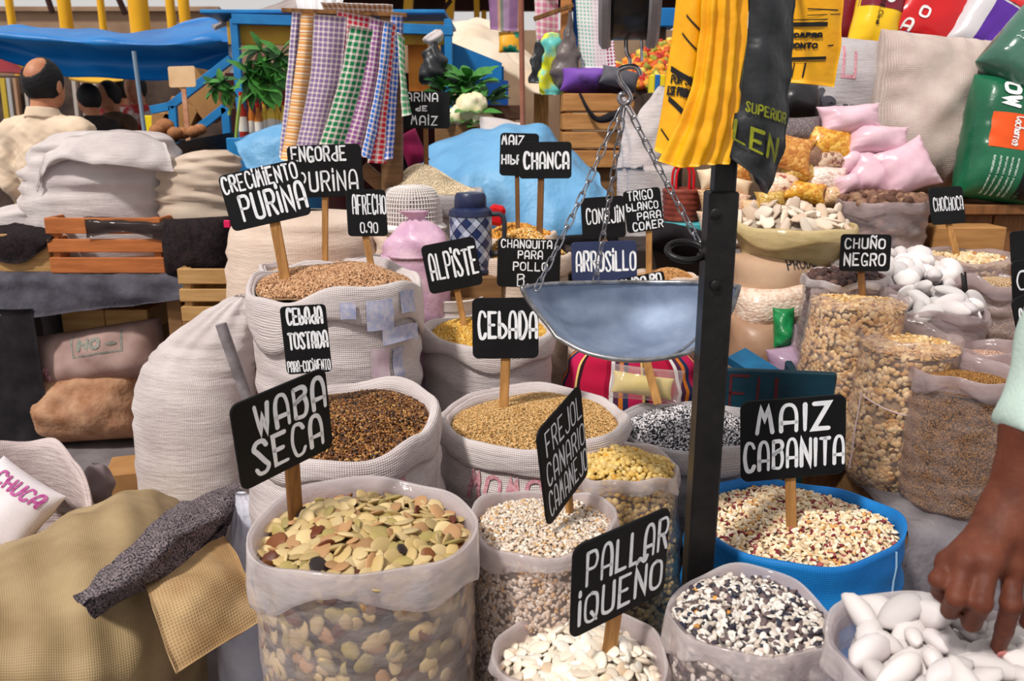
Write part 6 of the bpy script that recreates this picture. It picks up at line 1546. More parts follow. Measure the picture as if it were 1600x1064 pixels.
# ------------------------------------------------------------------ hall: columns, far wall, roof edge
M_ycol = mat('yellow_paint', (242, 186, 20), (226, 160, 10), 2, .4, .4)
for px, w, Y in ((18, 12, 11), (103, 20, 9.5), (160, 11, 12), (218, 30, 8.6), (268, 14, 11), (289, 17, 9.6), (745, 9, 13), (756, 8, 14)):
    r_ = w / 2 / ppm(30, Y); x_ = at(px, 30, Y)[0]
    t = thing('yellow_column', 'thick round yellow column, widest of the hall columns' if w == 30 else 'slim round yellow hall column %s' % {18: 'at the far left', 103: 'above the man', 160: 'left of the widest column', 268: 'just right of the widest column', 289: 'right end of the left row', 745: 'left one beyond the white tarp', 756: 'right one beyond the white tarp'}[px], 'column', (x_, Y, 0), 'yellow hall columns')
    lathe('shaft', (x_, Y, 0), [(r_, 0), (r_, 5.0)], M_ycol, t, 20); lathe('base_collar', (x_, Y, 0), [(.001, 0), (r_ * 1.5, 0), (r_ * 1.5, .12), (r_ * 1.05, .2), (.001, .2)], M_ycol, t, 20)
M_wallb = mat('wall_brown', (170, 142, 116), (140, 112, 90), 1.2, .9)
M_beam = mat('beam_dark', (62, 30, 24), (40, 22, 20), 2, .8)
zl = at(100, 13, 16)[2]; zc_ = at(700, 47, 16)[2]; xa, xb, xc_ = at(-500, 20, 16)[0], at(345, 20, 16)[0], at(2200, 20, 16)[0]
def walls():
    struct(slab('wall_left', xa, xb, 16, 16.3, 0, zl, M_wallb)); struct(slab('wall_back', xb, xc_, 16, 16.3, 0, zc_, M_wallb))
    struct(slab('trim_1', xa, xb, 15.94, 16, zl - .52, zl - .45, mat('shadow_gap', (60, 50, 46))))  # dark strip on the wall, a shadow line put in as colour
    struct(slab('trim_2', xa, xb, 15.9, 16.0, zl - .06, zl + .02, M_wallb))
walls()
zb_ = at(700, 17, 14)[2]
rf = thing('roof_structure', 'dark red roof beams of the market hall at the top', 'roof', (0, 14, zb_))
for k, (y_, z_) in enumerate(((14, zb_), (12.5, zb_ + .2), (11, zb_ + .4))):
    box('roof_beam', (at(720, 10, 14)[0] + 2.2, y_, z_ + .15), (9.5, .2, .3), M_beam, rf)
box('roof_sheet', (at(720, 10, 14)[0] + 2.2, 12.2, zb_ + .62), (9.5, 4.2, .04), M_beam, rf, rx=-.12)
for px, py0, py1 in ((640, -20, 26), (705, -20, 30)):
    tag(beam('roof_strut', at(px, py0, 12.4), at(px - 3, py1, 12.4), .12, .12, M_ycol), 'short yellow strut hanging below the roof %s' % ('left' if px == 640 else 'right'), 'strut', 'yellow roof struts')
tag(tube('roof_brace', [at(705, 0, 12), at(672, 40, 12)], .03, M_beam), 'thin dark brace slanting below the roof', 'brace')
tag(tube('roof_brace', [at(72, -10, 12), at(82, 20, 12)], .04, M_beam), 'thin dark brace slanting at the far left', 'brace')
tag(tube('roof_brace', [at(182, -10, 12), at(196, 22, 12)], .04, M_beam), 'thin dark brace left of the widest column', 'brace')

# ------------------------------------------------------------------ blue tarp awning and the stall behind the man
M_tarp = mat('tarp_blue', (10, 124, 200), (6, 104, 178), 2.2, .45, .4, bump=.3, bs=6, bdist=.03)
tx = [-60, 30, 90, 160, 235, 290, 330, 362]
top_ = [34, 40, 44, 48, 50, 47, 40, 50]; t2 = [48, 55, 58, 62, 64, 62, 58, 62]; mid = [58, 76, 90, 96, 98, 96, 86, 78]; bot = [70, 100, 116, 122, 125, 122, 106, 92]
ctl = pts([[(x, a, 7.4) for x, a in zip(tx, top_)], [(x, b, 6.3) for x, b in zip(tx, t2)], [(x, m_, 6.5) for x, m_ in zip(tx, mid)], [(x, b, 6.45) for x, b in zip(tx, bot)]])
ctl[0, 5:7, 2] += .06
tag(sheet('blue_tarp', ctl, M_tarp, 7, 7, .006, .02, .5, 3), 'sagging bright blue tarp awning across the upper left', 'tarp')
tag(beam('tarp_pole', at(361, 40, 6.4) * [1, 1, 0], at(361, 40, 6.4), .05, .05, mat('pole_pale', (190, 190, 200), (150, 160, 180), 8, .6)), 'pale pole holding the right end of the blue tarp', 'pole')
tag(beam('tarp_pole', [at(-70, 60, 6.4)[0], 6.4, 0], at(-70, 45, 6.4), .05, .05, MC['pole_pale']), 'pole at the far left holding the blue tarp', 'pole')
tag(sheet('yellow_awning', pts([[(105, 112, 8), (150, 113, 8), (196, 118, 8)], [(108, 124, 7.6), (150, 130, 7.6), (192, 126, 7.6)]]), mat('awning_yellow', (226, 172, 30), rough=.6), 5, 5, .006), 'yellow awning edge showing below the blue tarp', 'awning')
tag(sheet('red_awning', pts([[(-40, 92, 8), (12, 94, 8), (36, 108, 8)], [(-40, 112, 7.6), (8, 113, 7.6), (38, 116, 7.6)]]), mat('awning_red', (130, 20, 34), rough=.7), 5, 5, .006), 'dark red awning left of the man', 'awning')
M_dk = mat('stall_dark', (58, 46, 42), (92, 76, 66), 5, .9)
tag(slab('dark_stall', at(-200, 150, 8.4)[0], at(360, 150, 8.4)[0], 8.4, 8.45, 0, at(100, 118, 8.4)[2], M_dk), 'dark stall front beyond the crowd', 'stall')
for k, (px, w_, c_) in enumerate(((5, 8, (200, 170, 60)), (14, 6, (180, 180, 180)), (24, 5, (180, 140, 110)), (40, 5, (190, 180, 170)), (116, 6, (190, 180, 170)), (128, 4, (170, 150, 140)), (148, 5, (210, 200, 190)), (186, 5, (180, 160, 150)), (196, 4, (150, 130, 120)))):
    tag(beam('stall_post', at(px, 170, 8.3) * [1, 1, 0], at(px, 122, 8.3), w_ / ppm(150, 8.3), .05, mat('stall_post_%d' % k, c_)), 'thin upright post of the stalls beyond the crowd, number %d from the left' % (k + 1), 'post', 'stall posts beyond the crowd')
tag(tube('grey_pipe', [at(209, 80, 4.6), at(217, 140, 4.6), at(228, 222, 4.6), at(228, 222, 4.6) * [1, 1, 0]], .011, mat('pipe_blue_grey', (130, 150, 170), rough=.5), None, 10), 'thin blue grey pipe standing behind the large white sack', 'pipe')
M_bw = mat('stall_blue', (30, 134, 198), (20, 112, 176), 8, .5, .4)
st_ = thing('blue_barrier', 'blue painted stall frame of diagonal bars behind the potatoes', 'stall frame', at(310, 200, 4.9) * [1, 1, 0])
for a, b in (((362, 92), (266, 166)), ((266, 166), (236, 172)), ((270, 165), (276, 262)), ((305, 205), (352, 168))):
    beam('bar', at(*a, 4.9), at(*b, 4.9), .045, .03, M_bw, st_)
beam('bar', at(276, 262, 4.9), at(276, 262, 4.9) * [1, 1, 0], .045, .03, M_bw, st_); beam('bar', at(352, 168, 4.9), at(352, 168, 4.9) * [1, 1, 0], .045, .03, M_bw, st_)
M_card = mat('cardboard', (196, 150, 104), (176, 130, 86), 8, .85)
for k, (px, py, w_, h_, rz_) in enumerate(((322, 150, 40, 74, -.6), (290, 182, 44, 46, .5), (262, 190, 30, 26, .1))):
    s_ = ppm(py, 5.2)
    tag(box('cardboard_box', at(px, py, 5.24), (w_ / s_, .2, h_ / s_), M_card, ry=rz_), ('tall tilted', 'middle square', 'small')[k] + ' cardboard box behind the blue stall frame', 'box', 'cardboard boxes behind the blue frame')
tag(slab('box_shelf', at(225, 240, 5.2)[0], at(360, 240, 5.2)[0], 5.0, 5.4, 0, at(300, 212, 5.2)[2] - .02, M_dk), 'dark shelf carrying the cardboard boxes', 'shelf')
sign([(262, 104), (304, 103), (307, 136), (265, 137)], 4.3, [], (294, 214), 'blank pale wooden paddle sign above the potatoes', 0, sw=.024, board=mat('pale_board', (226, 190, 148), (212, 172, 128), 8, .7), stick=mat('stick_pink', (180, 116, 86), (206, 160, 130), 20, .7))
# wok with potatoes
c = at(318, 226, 4.15)
Rw = np.array(Matrix.Rotation(.0, 3, 'X') @ Matrix.Rotation(-.2, 3, 'Y'))
rw = 54 / ppm(226, 4.15)
wk = lathe('black_pan', c, [(.001, -.11), (rw * .45, -.1), (rw * .8, -.05), (rw * .99, .02), (rw, .026), (rw * .96, .024), (rw * .75, -.03), (.001, -.08)], mat('iron_black', (22, 20, 22), (36, 32, 32), 14, .5, .5), None, 40, R=Rw, sy=.8)
tag(wk, 'wide black pan holding brown potatoes', 'pan')
for k, (px, py, s_) in enumerate(((246, 204, .034), (258, 196, .04), (262, 206, .036), (274, 208, .034), (286, 208, .03), (268, 216, .032), (302, 206, .032), (312, 202, .03), (252, 213, .03))):
    tag(mk('potato', ell_shape(10, 7, lump=.1, seed=k)[0] * [s_ * 2.3, s_ * 1.9, s_ * 1.8] + at(px, py, 4.1 + .02 * (k % 3)), ell_shape(10, 7, lump=.1, seed=k)[1], mat('potato_brown', (170, 116, 76), (140, 90, 56), 30, .85)), 'brown potato heaped at the rim of the black pan', 'potato', 'potatoes at the black pan')
tag(slab('potato_stand', at(238, 260, 4.1)[0], at(362, 260, 4.1)[0], 3.98, 4.35, 0, at(300, 240, 4.15)[2] - .04, M_ply), 'wooden stand carrying the pan and the potatoes', 'stand')
tag(box('yellow_card', at(243, 198, 5.2), (.1, .1, .13), mat('card_yellow', (244, 214, 20), rough=.5)), 'small bright yellow packet behind the potatoes', 'packet')

# ------------------------------------------------------------------ plants, bottles, blue stall
M_leaf = mat('leaf_green', (44, 112, 46), (84, 150, 62), 14, .5, .35)
M_leafd = mat('leaf_dark', (28, 78, 34), (50, 104, 44), 14, .5, .35)
M_stem = mat('stem_green', (140, 160, 70), rough=.6)
def leafmesh(fold=.25):
    P = []
    for i, t in enumerate(np.linspace(0, 1, 7)):
        w = .26 * math.sin(pi * min(1, t * .92 + .06)) ** .8
        for s in (-1, 0, 1): P.append([t, s * w, abs(s) * w * fold - .25 * t * t])
    me = bpy.data.meshes.new('leaf'); me.from_pydata(P, [], gfaces(7, 3).tolist()); me.update()
    me.polygons.foreach_set('use_smooth', np.ones(len(me.polygons), bool)); return me
LEAF, LEAFD = leafmesh(), leafmesh(.4)
LEAF.materials.append(M_leaf); LEAFD.materials.append(M_leafd)
def leaf(parent, base, direc, size, me, up=(0, -.5, 1)):
    o = bpy.data.objects.new('leaf', me); COL.objects.link(o); o.parent = parent
    d = unit(direc); y = unit(np.cross(up, d)); z = np.cross(d, y); b = np.asarray(base) - ORG[parent]
    o.matrix_local = Matrix([[d[0] * size, y[0] * size, z[0] * size, b[0]], [d[1] * size, y[1] * size, z[1] * size, b[1]], [d[2] * size, y[2] * size, z[2] * size, b[2]], [0, 0, 0, 1]])
def plant(label, px, py0, py1, Y, spots, size, seed):
    r = random.Random(seed); b = at(px, py0, Y)
    t = thing('leafy_plant', label, 'plant', b)
    tube('stem', [b, at(px + 3, (py0 + py1) / 2, Y), at(px + 8, py1, Y)], .008, M_stem, t, 8, sub=4)
    for sx, sy in spots:
        c = at(sx, sy, Y - .03); tube('stalk', [at(px + 6, py1 + 8, Y), c], .004, M_stem, t, 6)
        for k in range(7):
            a = 2 * pi * k / 7 + r.random(); leaf(t, c, (math.cos(a), -.35 + .3 * r.random(), math.sin(a) * .8 - .2), size * r.uniform(.8, 1.15), LEAF if r.random() < .6 else LEAFD)
    return t
plant('tall leafy green plant beside the sauce bottles', 368, 232, 150, 3.9, [(392, 118), (412, 100), (425, 130), (402, 138), (432, 108), (438, 88), (408, 78)], .1, 3)
plant('small leafy sprig at the pale pole', 358, 180, 150, 4.0, [(346, 128), (338, 138), (352, 142)], .075, 5)
tag(lathe('paper_cone', at(404, 98, 3.9), [(.004, -.06), (.035, .05), (.03, .05), (.002, -.05)], mat('paper_pink', (232, 160, 170), (214, 60, 90), 8, .7, contrast=(.45, .55)), None, 16, R=np.array(Matrix.Rotation(.7, 3, 'Y'))), 'pink and white paper cone in the green plant', 'paper cone')
zs = at(410, 214, 3.95)[2]
def bottle(px, Y, h, r_, body, cap, label):
    x, y, _ = at(px, 214, Y); t = thing('sauce_bottle', label, 'bottle', (x, y, zs), 'bottles on the blue stall counter')
    lathe('glass', (x, y, zs), [(.001, 0), (r_, 0), (r_, h * .55), (r_ * .45, h * .75), (r_ * .4, h * .9), (.001, h * .9)], body, t, 16); lathe('cap', (x, y, zs), [(.001, h * .88), (r_ * .5, h * .88), (r_ * .5, h), (.001, h)], cap, t, 12)
    lathe('paper_label', (x, y, zs), [(r_ * 1.02, h * .12), (r_ * 1.02, h * .45)], mat('label_white', (226, 214, 200)), t, 16)
mb = [mat('sauce_red', (160, 40, 26), rough=.25), mat('sauce_amber', (190, 110, 40), rough=.25), mat('oil_yellow', (224, 188, 70), rough=.2)]
mc = [mat('cap_red', (190, 30, 30)), mat('cap_yellow', (230, 180, 40)), mat('cap_orange', (220, 110, 30))]
for k, (px, h) in enumerate(((381, .2), (395, .16), (406, .15), (416, .17), (426, .18), (436, .17), (446, .16))):
    bottle(px, 3.95 + .02 * (k % 2), h, .019, mb[0 if k == 0 else 1 if k < 3 else 2], mc[(0, 2, 0, 0, 0, 1, 0)[k]], ('red sauce bottle nearest the pale pole', 'amber bottle second from the pale pole', 'short amber bottle third from the pale pole', 'yellow oil bottle fourth from the pale pole', 'yellow oil bottle fifth from the pale pole', 'yellow oil bottle sixth from the pale pole', 'yellow oil bottle nearest the towels')[k])
tag(slab('stall_counter', at(368, 240, 4.0)[0], at(470, 240, 4.0)[0], 3.88, 4.4, 0, zs - .003, M_bw), 'blue stall counter carrying the bottles', 'counter')
M_lb = mat('tarp_light_blue', (116, 174, 216), (92, 152, 200), 3, .5, .35, bump=.6, bs=9, bdist=.03)
tag(sheet('light_blue_cloth', pts([[(366, 222, 3.86), (400, 204, 3.86), (450, 190, 3.86)], [(372, 236, 3.82), (405, 222, 3.8), (452, 215, 3.8)], [(384, 262, 3.78), (412, 268, 3.76), (455, 270, 3.76)]]), M_lb, 6, 6, .004, .006, .1, 5), 'light blue cloth hanging from the counter left of the towels', 'cloth')
fr_ = thing('blue_stall', 'blue framed stall with a yellow valence behind the towels', 'stall', at(500, 300, 4.7) * [1, 1, 0])
beam('top_bar', at(364, 30, 4.7), at(470, 33, 4.7), .05, .05, M_bw, fr_, up=(0, 0, 1)); beam('top_bar', at(600, 44, 4.7), at(708, 48, 4.7), .05, .05, M_bw, fr_, up=(0, 0, 1)); beam('top_bar', at(470, 33, 4.7), at(600, 44, 4.7), .05, .05, M_bw, fr_, up=(0, 0, 1))
for px in (366, 700): beam('post', at(px, 40, 4.7) * [1, 1, 0], at(px, 30, 4.7), .04, .04, M_bw, fr_)
M_val = mat('valence_yellow', (196, 158, 50), (170, 120, 40), 4, .6)
box('valence', at(530, 52, 4.75), (1.2, .02, .12), M_val, fr_)
box('back_panel', (at(530, 150, 5.6)[0], 5.6, 1.0), (1.45, .03, 1.25), mat('interior_maroon', (70, 24, 24), (48, 24, 22), 4, .9), fr_); box('roof_panel', at(530, 28, 5.15) + [0, 0, -.02], (1.3, .9, .02), M_bw, fr_)
tag(sheet('grey_canvas', pts([[(330, 40, 5.0), (380, 22, 5.1), (440, 4, 5.2), (500, -30, 5.2)], [(335, 46, 4.8), (385, 30, 4.8), (445, 22, 4.8), (505, 10, 4.8)]]), mat('canvas_grey', (172, 160, 158), (146, 132, 130), 5, .9), 6, 6, .006, .01, .3, 3), 'grey canvas sheet sloping over the blue stall', 'canvas')
tag(box('orange_sack', at(655, 112, 4.9), (.11, .1, .28), mat('orange_bag', (220, 140, 50), (190, 100, 30), 8, .6)), 'orange packet stack hanging in the blue stall', 'packet')

# ------------------------------------------------------------------ hanging towels
tw = [(gingham('check_lilac', (124, 106, 158), .016), [(456, 18, 474, 19), (448, 120, 466, 122), (436, 246, 452, 250)], 2.86, 'lilac checked towel, leftmost of the hanging towels'),
      (stripes('stripe_orange', [((226, 160, 96), 3), ((240, 222, 196), 2), ((204, 130, 80), 1), ((236, 200, 150), 2)], .022, 1), [(470, 20, 494, 21), (460, 120, 484, 122), (438, 250, 468, 254)], 2.84, 'orange and cream striped towel second from the left'),
      (gingham('check_mauve', (140, 112, 160), .016), [(490, 22, 542, 26), (484, 120, 532, 124), (460, 240, 506, 244)], 2.83, 'wide mauve checked towel left of the green one'),
      (gingham('check_red', (196, 44, 70), .016), [(526, 16, 586, 28), (522, 130, 572, 138), (500, 232, 552, 240)], 2.85, 'red checked towel behind the green one'),
      (gingham('check_green', (24, 122, 74), .02), [(546, 40, 584, 46), (528, 130, 564, 134), (496, 232, 534, 238)], 2.815, 'green checked towel in front of the red one'),
      (gingham('check_purple', (146, 84, 150), .016), [(578, 28, 606, 33), (564, 130, 592, 135), (532, 236, 570, 246)], 2.83, 'purple checked towel right of the green one'),
      (gingham('check_blue', (44, 106, 196), .016), [(600, 32, 614, 35), (588, 130, 602, 134), (564, 242, 580, 250)], 2.815, 'narrow blue checked towel between purple and red'),
      (gingham('check_crimson', (206, 40, 60), .018), [(606, 36, 622, 38), (596, 130, 612, 134), (574, 254, 604, 256)], 2.84, 'crimson checked towel second from the right'),
      (gingham('check_sky', (34, 96, 200), .018), [(610, 22, 630, 24), (606, 130, 622, 133), (596, 250, 614, 248)], 2.85, 'bright blue checked towel at the right of the row'),
      (gingham('check_brown', (176, 120, 70), .016), [(500, 4, 614, 8), (505, 12, 614, 16), (508, 22, 614, 26)], 2.89, 'brown checked towel folded over the top of the rail'),
      (gingham('check_leaf', (70, 150, 100), .02), [(620, 50, 632, 60), (624, 110, 634, 116), (628, 182, 643, 179)], 2.8, 'narrow green checked towel hanging over the HARINA sign')]
for k, (m_, rows, Y, lab) in enumerate(tw):
    ctl = pts([[(a, b, Y + .01 * j), ((a + c_) / 2, (b + d) / 2, Y - .008 + .01 * j), (c_, d, Y + .012 + .01 * j)] for j, (a, b, c_, d) in enumerate(rows)])
    tag(sheet('checked_towel', ctl, m_, 8, 8, .004, .003, .08, k), lab, 'towel', 'checked towels on the rail')
stn = thing('towel_stand', 'wooden stand with a rail carrying the checked towels', 'stand', at(598, 300, 2.92) * [1, 1, 0])
beam('rail', at(440, 16, 2.905), at(636, 24, 2.905), .014, .014, M_stick2, stn); beam('post', at(598, 300, 2.95) * [1, 1, 0], at(612, 20, 2.93), .07, .05, wood('stand_wood', (92, 66, 44), (130, 96, 64)), stn); beam('brace', at(566, 262, 2.97), at(600, 292, 2.97), .05, .03, MC['stand_wood'], stn)
tag(sheet('white_plastic_strips', pts([[(458, -20, 2.98), (500, -20, 2.96), (540, -20, 2.98)], [(462, 4, 2.96), (500, 4, 2.94), (536, 2, 2.96)], [(466, 20, 2.95), (500, 18, 2.93), (532, 14, 2.95)]]), mat('white_strips', (226, 224, 228), rough=.4), 6, 8, .004, 0, .1, 1, fold=.008, fper=.03), 'white plastic strips above the towels', 'plastic')
pil('maroon_cloth', 'maroon cloth bundle below the HARINA sign', 'bundle', 644, 232, 36, 56, 3.25, .1, mat('cloth_maroon', (150, 24, 80), (110, 14, 56), 16, .9), rot=25, seed=31, wob=.01)
pil('dark_bundle', 'dark bundle beside the maroon cloth', 'bundle', 622, 256, 40, 56, 3.3, .1, M_blkcloth, rot=10, seed=32, wob=.01)

# ------------------------------------------------------------------ centre background
tarp = pts([[(610, 262, 3.9), (690, 222, 4.0), (760, 205, 4.05), (830, 200, 4.0), (880, 228, 3.9), (930, 268, 3.8)],
            [(610, 280, 3.7), (690, 228, 3.8), (760, 205, 3.8), (835, 198, 3.78), (885, 236, 3.7), (940, 286, 3.6)],
            [(612, 320, 3.45), (690, 272, 3.45), (760, 255, 3.42), (840, 256, 3.42), (895, 276, 3.4), (950, 312, 3.4)],
            [(616, 372, 3.3), (690, 345, 3.3), (760, 340, 3.25), (840, 335, 3.25), (900, 338, 3.25), (955, 350, 3.25)],
            [(620, 460, 3.25), (690, 450, 3.22), (760, 450, 3.18), (840, 450, 3.18), (900, 450, 3.18), (955, 450, 3.2)]])
tag(sheet('light_blue_tarp', tarp, M_lb, 10, 10, .004, .02, .3, 7, fold=.006, fper=.16), 'pale blue tarp draped over a heap behind the CHANCA sign', 'tarp')
tag(tube('brown_post', [at(814, -20, 3.95), at(817, 215, 3.95)], .012, mat('post_brown', (164, 104, 82), (140, 84, 66), 8, .6), None, 10), 'thin reddish brown post rising behind the pale blue tarp', 'post')
tag(box('plastic_tub', at(776, 336, 2.85), (.055, .04, .07), mat('cap_red_b', (206, 24, 30), rough=.35), ry=.2, bev=.012), 'small red plastic tub right of the thermos', 'tub')
M_bpan = mat('panel_blue', (16, 128, 198), (12, 110, 182), 3, .5, .4)
bp = thing('blue_screen', 'bright blue stall panels behind the vegetables', 'panel', at(740, 250, 5.2) * [1, 1, 0])
Pn = [at(690, 60, 5.2), at(784, 98, 5.2), at(784, 150, 5.2), at(690, 128, 5.2)]
def prism(name, poly, dy, m, parent):
    n = len(poly); V = np.concatenate([poly, np.asarray(poly) + [0, dy, 0]])
    f = [list(range(n))[::-1], list(range(n, 2 * n))] + [[i, (i + 1) % n, n + (i + 1) % n, n + i] for i in range(n)]
    return mk(name, V, f, m, parent, smooth=False)
prism('upper_panel', Pn, .04, M_bpan, bp); prism('lower_panel', [at(740, 122, 5.12), at(794, 126, 5.12), at(794, 166, 5.12), at(740, 172, 5.12)], .04, mat('panel_blue_deep', (14, 74, 150), rough=.5), bp)
for px, py in ((694, 60), (782, 98), (742, 170)): beam('leg', at(px, py, 5.26) * [1, 1, 0], at(px, py + 6, 5.26), .04, .04, M_bw, bp)
cv = pts([[(690, 36, 6.6), (730, 28, 6.6), (765, 34, 6.6), (800, 66, 6.6), (850, 108, 6.6)], [(700, 62, 6.2), (740, 54, 6.1), (780, 70, 6.1), (815, 100, 6.0), (862, 132, 5.9)], [(705, 80, 5.9), (760, 92, 5.8), (800, 120, 5.7), (830, 146, 5.7), (868, 148, 5.6)]])
tag(sheet('white_canvas', cv, mat('canvas_white', (232, 216, 196), (212, 190, 164), 2, .8), 8, 8, .006, .01, .3, 5, fold=.02, fper=.22, fax=0), 'cream canvas sheet sloping down behind the blue panels', 'canvas')
tag(box('wooden_post', at(682, 60, 6.4) * [1, 1, .5], (.12, .12, at(682, 44, 6.4)[2]), M_stick), 'wooden post at the upper end of the cream canvas', 'post')
tag(box('wooden_post', at(846, 120, 6.0) * [1, 1, .5], (.1, .1, at(846, 110, 6.0)[2]), M_stick), 'wooden post at the lower end of the cream canvas', 'post')
# vegetables
vs_ = at(730, 196, 4.35)[2]
tag(slab('vegetable_stand', at(684, 230, 4.3)[0], at(806, 230, 4.3)[0], 4.15, 4.7, 0, vs_, M_ply), 'wooden stand carrying the vegetables', 'stand')
r5 = random.Random(5)
for k, (px, py, s_, lab) in enumerate(((700, 140, .12, 'leafy green bunch left above the cauliflowers'), (735, 130, .13, 'bright green leafy bunch at the top of the vegetables'), (756, 158, .12, 'dark green leafy bunch right of the cauliflowers'), (708, 165, .11, 'dark leafy bunch behind the HARINA sign'))):
    t = thing('leafy_vegetable', lab, 'vegetable', at(px, 196, 4.4), 'leafy vegetables on the stand')
    for q in range(34):
        a = r5.random() * 6.28; e = r5.uniform(-.2, 1); d = (math.cos(a), math.sin(a) - .3, e)
        leaf(t, at(px, py + 8, 4.4) + np.array(d) * .05, d, s_ * r5.uniform(.6, 1), LEAF if (q % 3 or k == 1) and k != 3 else LEAFD)
for k, (px, py, s_, lab) in enumerate(((738, 166, .085, 'largest cauliflower in the middle of the vegetables'), (716, 182, .075, 'yellowish cauliflower at the left'), (752, 190, .07, 'cauliflower at the lower right'))):
    c = at(px, py, 4.22); t = thing('cauliflower', lab, 'cauliflower', c - [0, 0, s_ * .8], 'cauliflowers on the stand')
    rr = np.random.default_rng(k); pts_ = rr.normal(size=(34, 3)); pts_ /= np.linalg.norm(pts_, axis=1, keepdims=True)
    def cf(P, c=c, s_=s_, pts_=pts_):
        d = ell_sdf(P, c, (s_ * .8, s_ * .8, s_ * .65))
        for p in pts_: d = smin(d, np.linalg.norm(P - c - p * s_ * .75 * [1, 1, .8], axis=-1) - s_ * .25, .006)
        return d
    V, Q = nets(cf, c - s_ * 1.2, c + s_ * 1.2, s_ / 9)
    mk('curd', V, Q, mat('curd_white', (242, 232, 200), (226, 208, 160), 14, .8), t)
    for q in range(9):
        a = q * .7; d = (math.cos(a), math.sin(a), .25); leaf(t, c + np.array(d) * s_ * .4 - [0, 0, s_ * .5], d, s_ * 1.3, LEAF)
tag(box('wooden_tray', at(784, 176, 4.5), (.2, .3, .07), wood('tray_dark', (60, 40, 30), (90, 60, 44))), 'dark wooden tray right of the vegetables', 'tray')
tag(slab('tray_support', at(770, 230, 4.55)[0], at(806, 230, 4.55)[0], 4.72, 4.9, 0, at(784, 184, 4.5)[2], M_ply), 'support behind the vegetable stand', 'support')
tag(sheet('pale_cloth', pts([[(750, 182, 4.1), (790, 186, 4.1), (812, 192, 4.1)], [(750, 196, 4.0), (790, 204, 4.0), (815, 206, 4.0)], [(752, 214, 3.98), (790, 218, 3.98), (816, 220, 3.98)]]), M_white, 5, 5, .004, .008, .1, 2), 'white cloth lying behind the top of the pale blue tarp', 'cloth')
loftbag('black_bag', 'black plastic bag hanging under the white bundle at the blue stall', 'bag', [(676, 132, 14), (677, 120, 22), (678, 100, 21), (678, 82, 14), (678, 72, 6), (678, 64, 4)], 4.4, M_bbag, seed=41, wr=.01, radial=.2)
loftbag('white_bundle', 'small white bundle hanging from the blue stall bar', 'bundle', [(676, 70, 6), (676, 62, 15), (682, 54, 14), (684, 46, 5)], 4.42, M_white, seed=42, wr=.01)
# hanging goods on a bar
M_orw = wood('post_orange', (176, 110, 58), (206, 140, 84))
hb = thing('hanging_bar', 'wooden post with a bar for hanging bags, behind the scale', 'post', at(885, 250, 4.2) * [1, 1, 0])
beam('post', at(885, 200, 4.2) * [1, 1, 0], at(885, -30, 4.2), .05, .05, M_orw, hb); beam('blue_batten', at(901, 150, 4.22), at(898, -30, 4.22), .02, .02, mat('batten_blue', (30, 90, 180)), hb); beam('bar', at(834, 30, 4.15), at(896, 8, 4.15), .02, .02, M_stick2, hb); beam('upper_bar', at(826, -16, 4.3), at(960, -16, 4.12), .02, .02, M_stick2, hb, up=(0, 0, 1))
loftbag('grey_plastic_bag', 'grey brown plastic bag hanging full from the bar', 'bag', [(880, 138, 8), (884, 130, 20), (883, 112, 23), (885, 90, 20), (888, 64, 12), (890, 40, 5), (891, 16, 2)], 4.08, mat('grey_polybag', (112, 100, 98), (84, 74, 74), 8, .4, .4, bump=.5, bs=14, bdist=.02), ry=.7, seed=43, wr=.008, radial=.15)
loftbag('yellow_teal_bag', 'yellow and turquoise plastic bag hanging left of the grey bag', 'bag', [(864, 148, 16), (858, 130, 18), (860, 100, 14), (863, 70, 15), (862, 54, 12), (862, 50, 3)], 4.12, mat('yellow_teal', (226, 224, 40), (110, 206, 196), 10, .35, .4, contrast=(.45, .55)), ry=.6, seed=44, wr=.01)
loftbag('black_bag', 'crinkled black bag hanging left of the yellow and turquoise one', 'bag', [(838, 130, 12), (840, 112, 12), (843, 90, 11), (845, 68, 8), (845, 62, 3)], 4.14, M_bbag, ry=.6, seed=45, wr=.012)
tag(sheet('checked_cloth', pts([[(834, -20, 4.3), (852, -20, 4.28), (872, -20, 4.3)], [(836, 30, 4.3), (852, 32, 4.28), (872, 34, 4.3)], [(840, 84, 4.3), (852, 86, 4.28), (870, 88, 4.3)]]), gingham('check_pale_pink', (214, 130, 160), .03), 6, 6, .005, .004, .1, 3), 'pale pink checked cloth hanging behind the bar', 'cloth')
t = NT('check_wide'); tc = t.n('ShaderNodeTexCoord'); sp_ = t.n('ShaderNodeSeparateXYZ'); t.l(tc.outputs['UV'], sp_.inputs[0])
band = t.ramp(t.math('FRACT', t.math('MULTIPLY', sp_.outputs[0], 4.2)), [(0, L((150, 200, 176))), (.3, L((226, 196, 206))), (.55, L((176, 60, 110))), (.85, L((232, 190, 204)))], True)
gx = t.math('GREATER_THAN', t.math('FRACT', t.math('MULTIPLY', sp_.outputs[0], 60)), .6); gy = t.math('GREATER_THAN', t.math('FRACT', t.math('MULTIPLY', sp_.outputs[1], 60)), .6)
MC['check_wide'] = t.done(t.bsdf(t.mix(t.math('MAXIMUM', gx, gy), band, L((240, 232, 232))), .9, .1))
tag(sheet('checked_cloth', pts([[(898, -20, 4.1), (925, -20, 4.08), (956, -20, 4.1)], [(902, 40, 4.1), (928, 42, 4.08), (958, 44, 4.1)], [(908, 110, 4.1), (932, 112, 4.08), (962, 108, 4.1)]]), MC['check_wide'], 6, 6, .005, .004, .1, 4), 'green and pink banded checked cloth left of the scale', 'cloth')
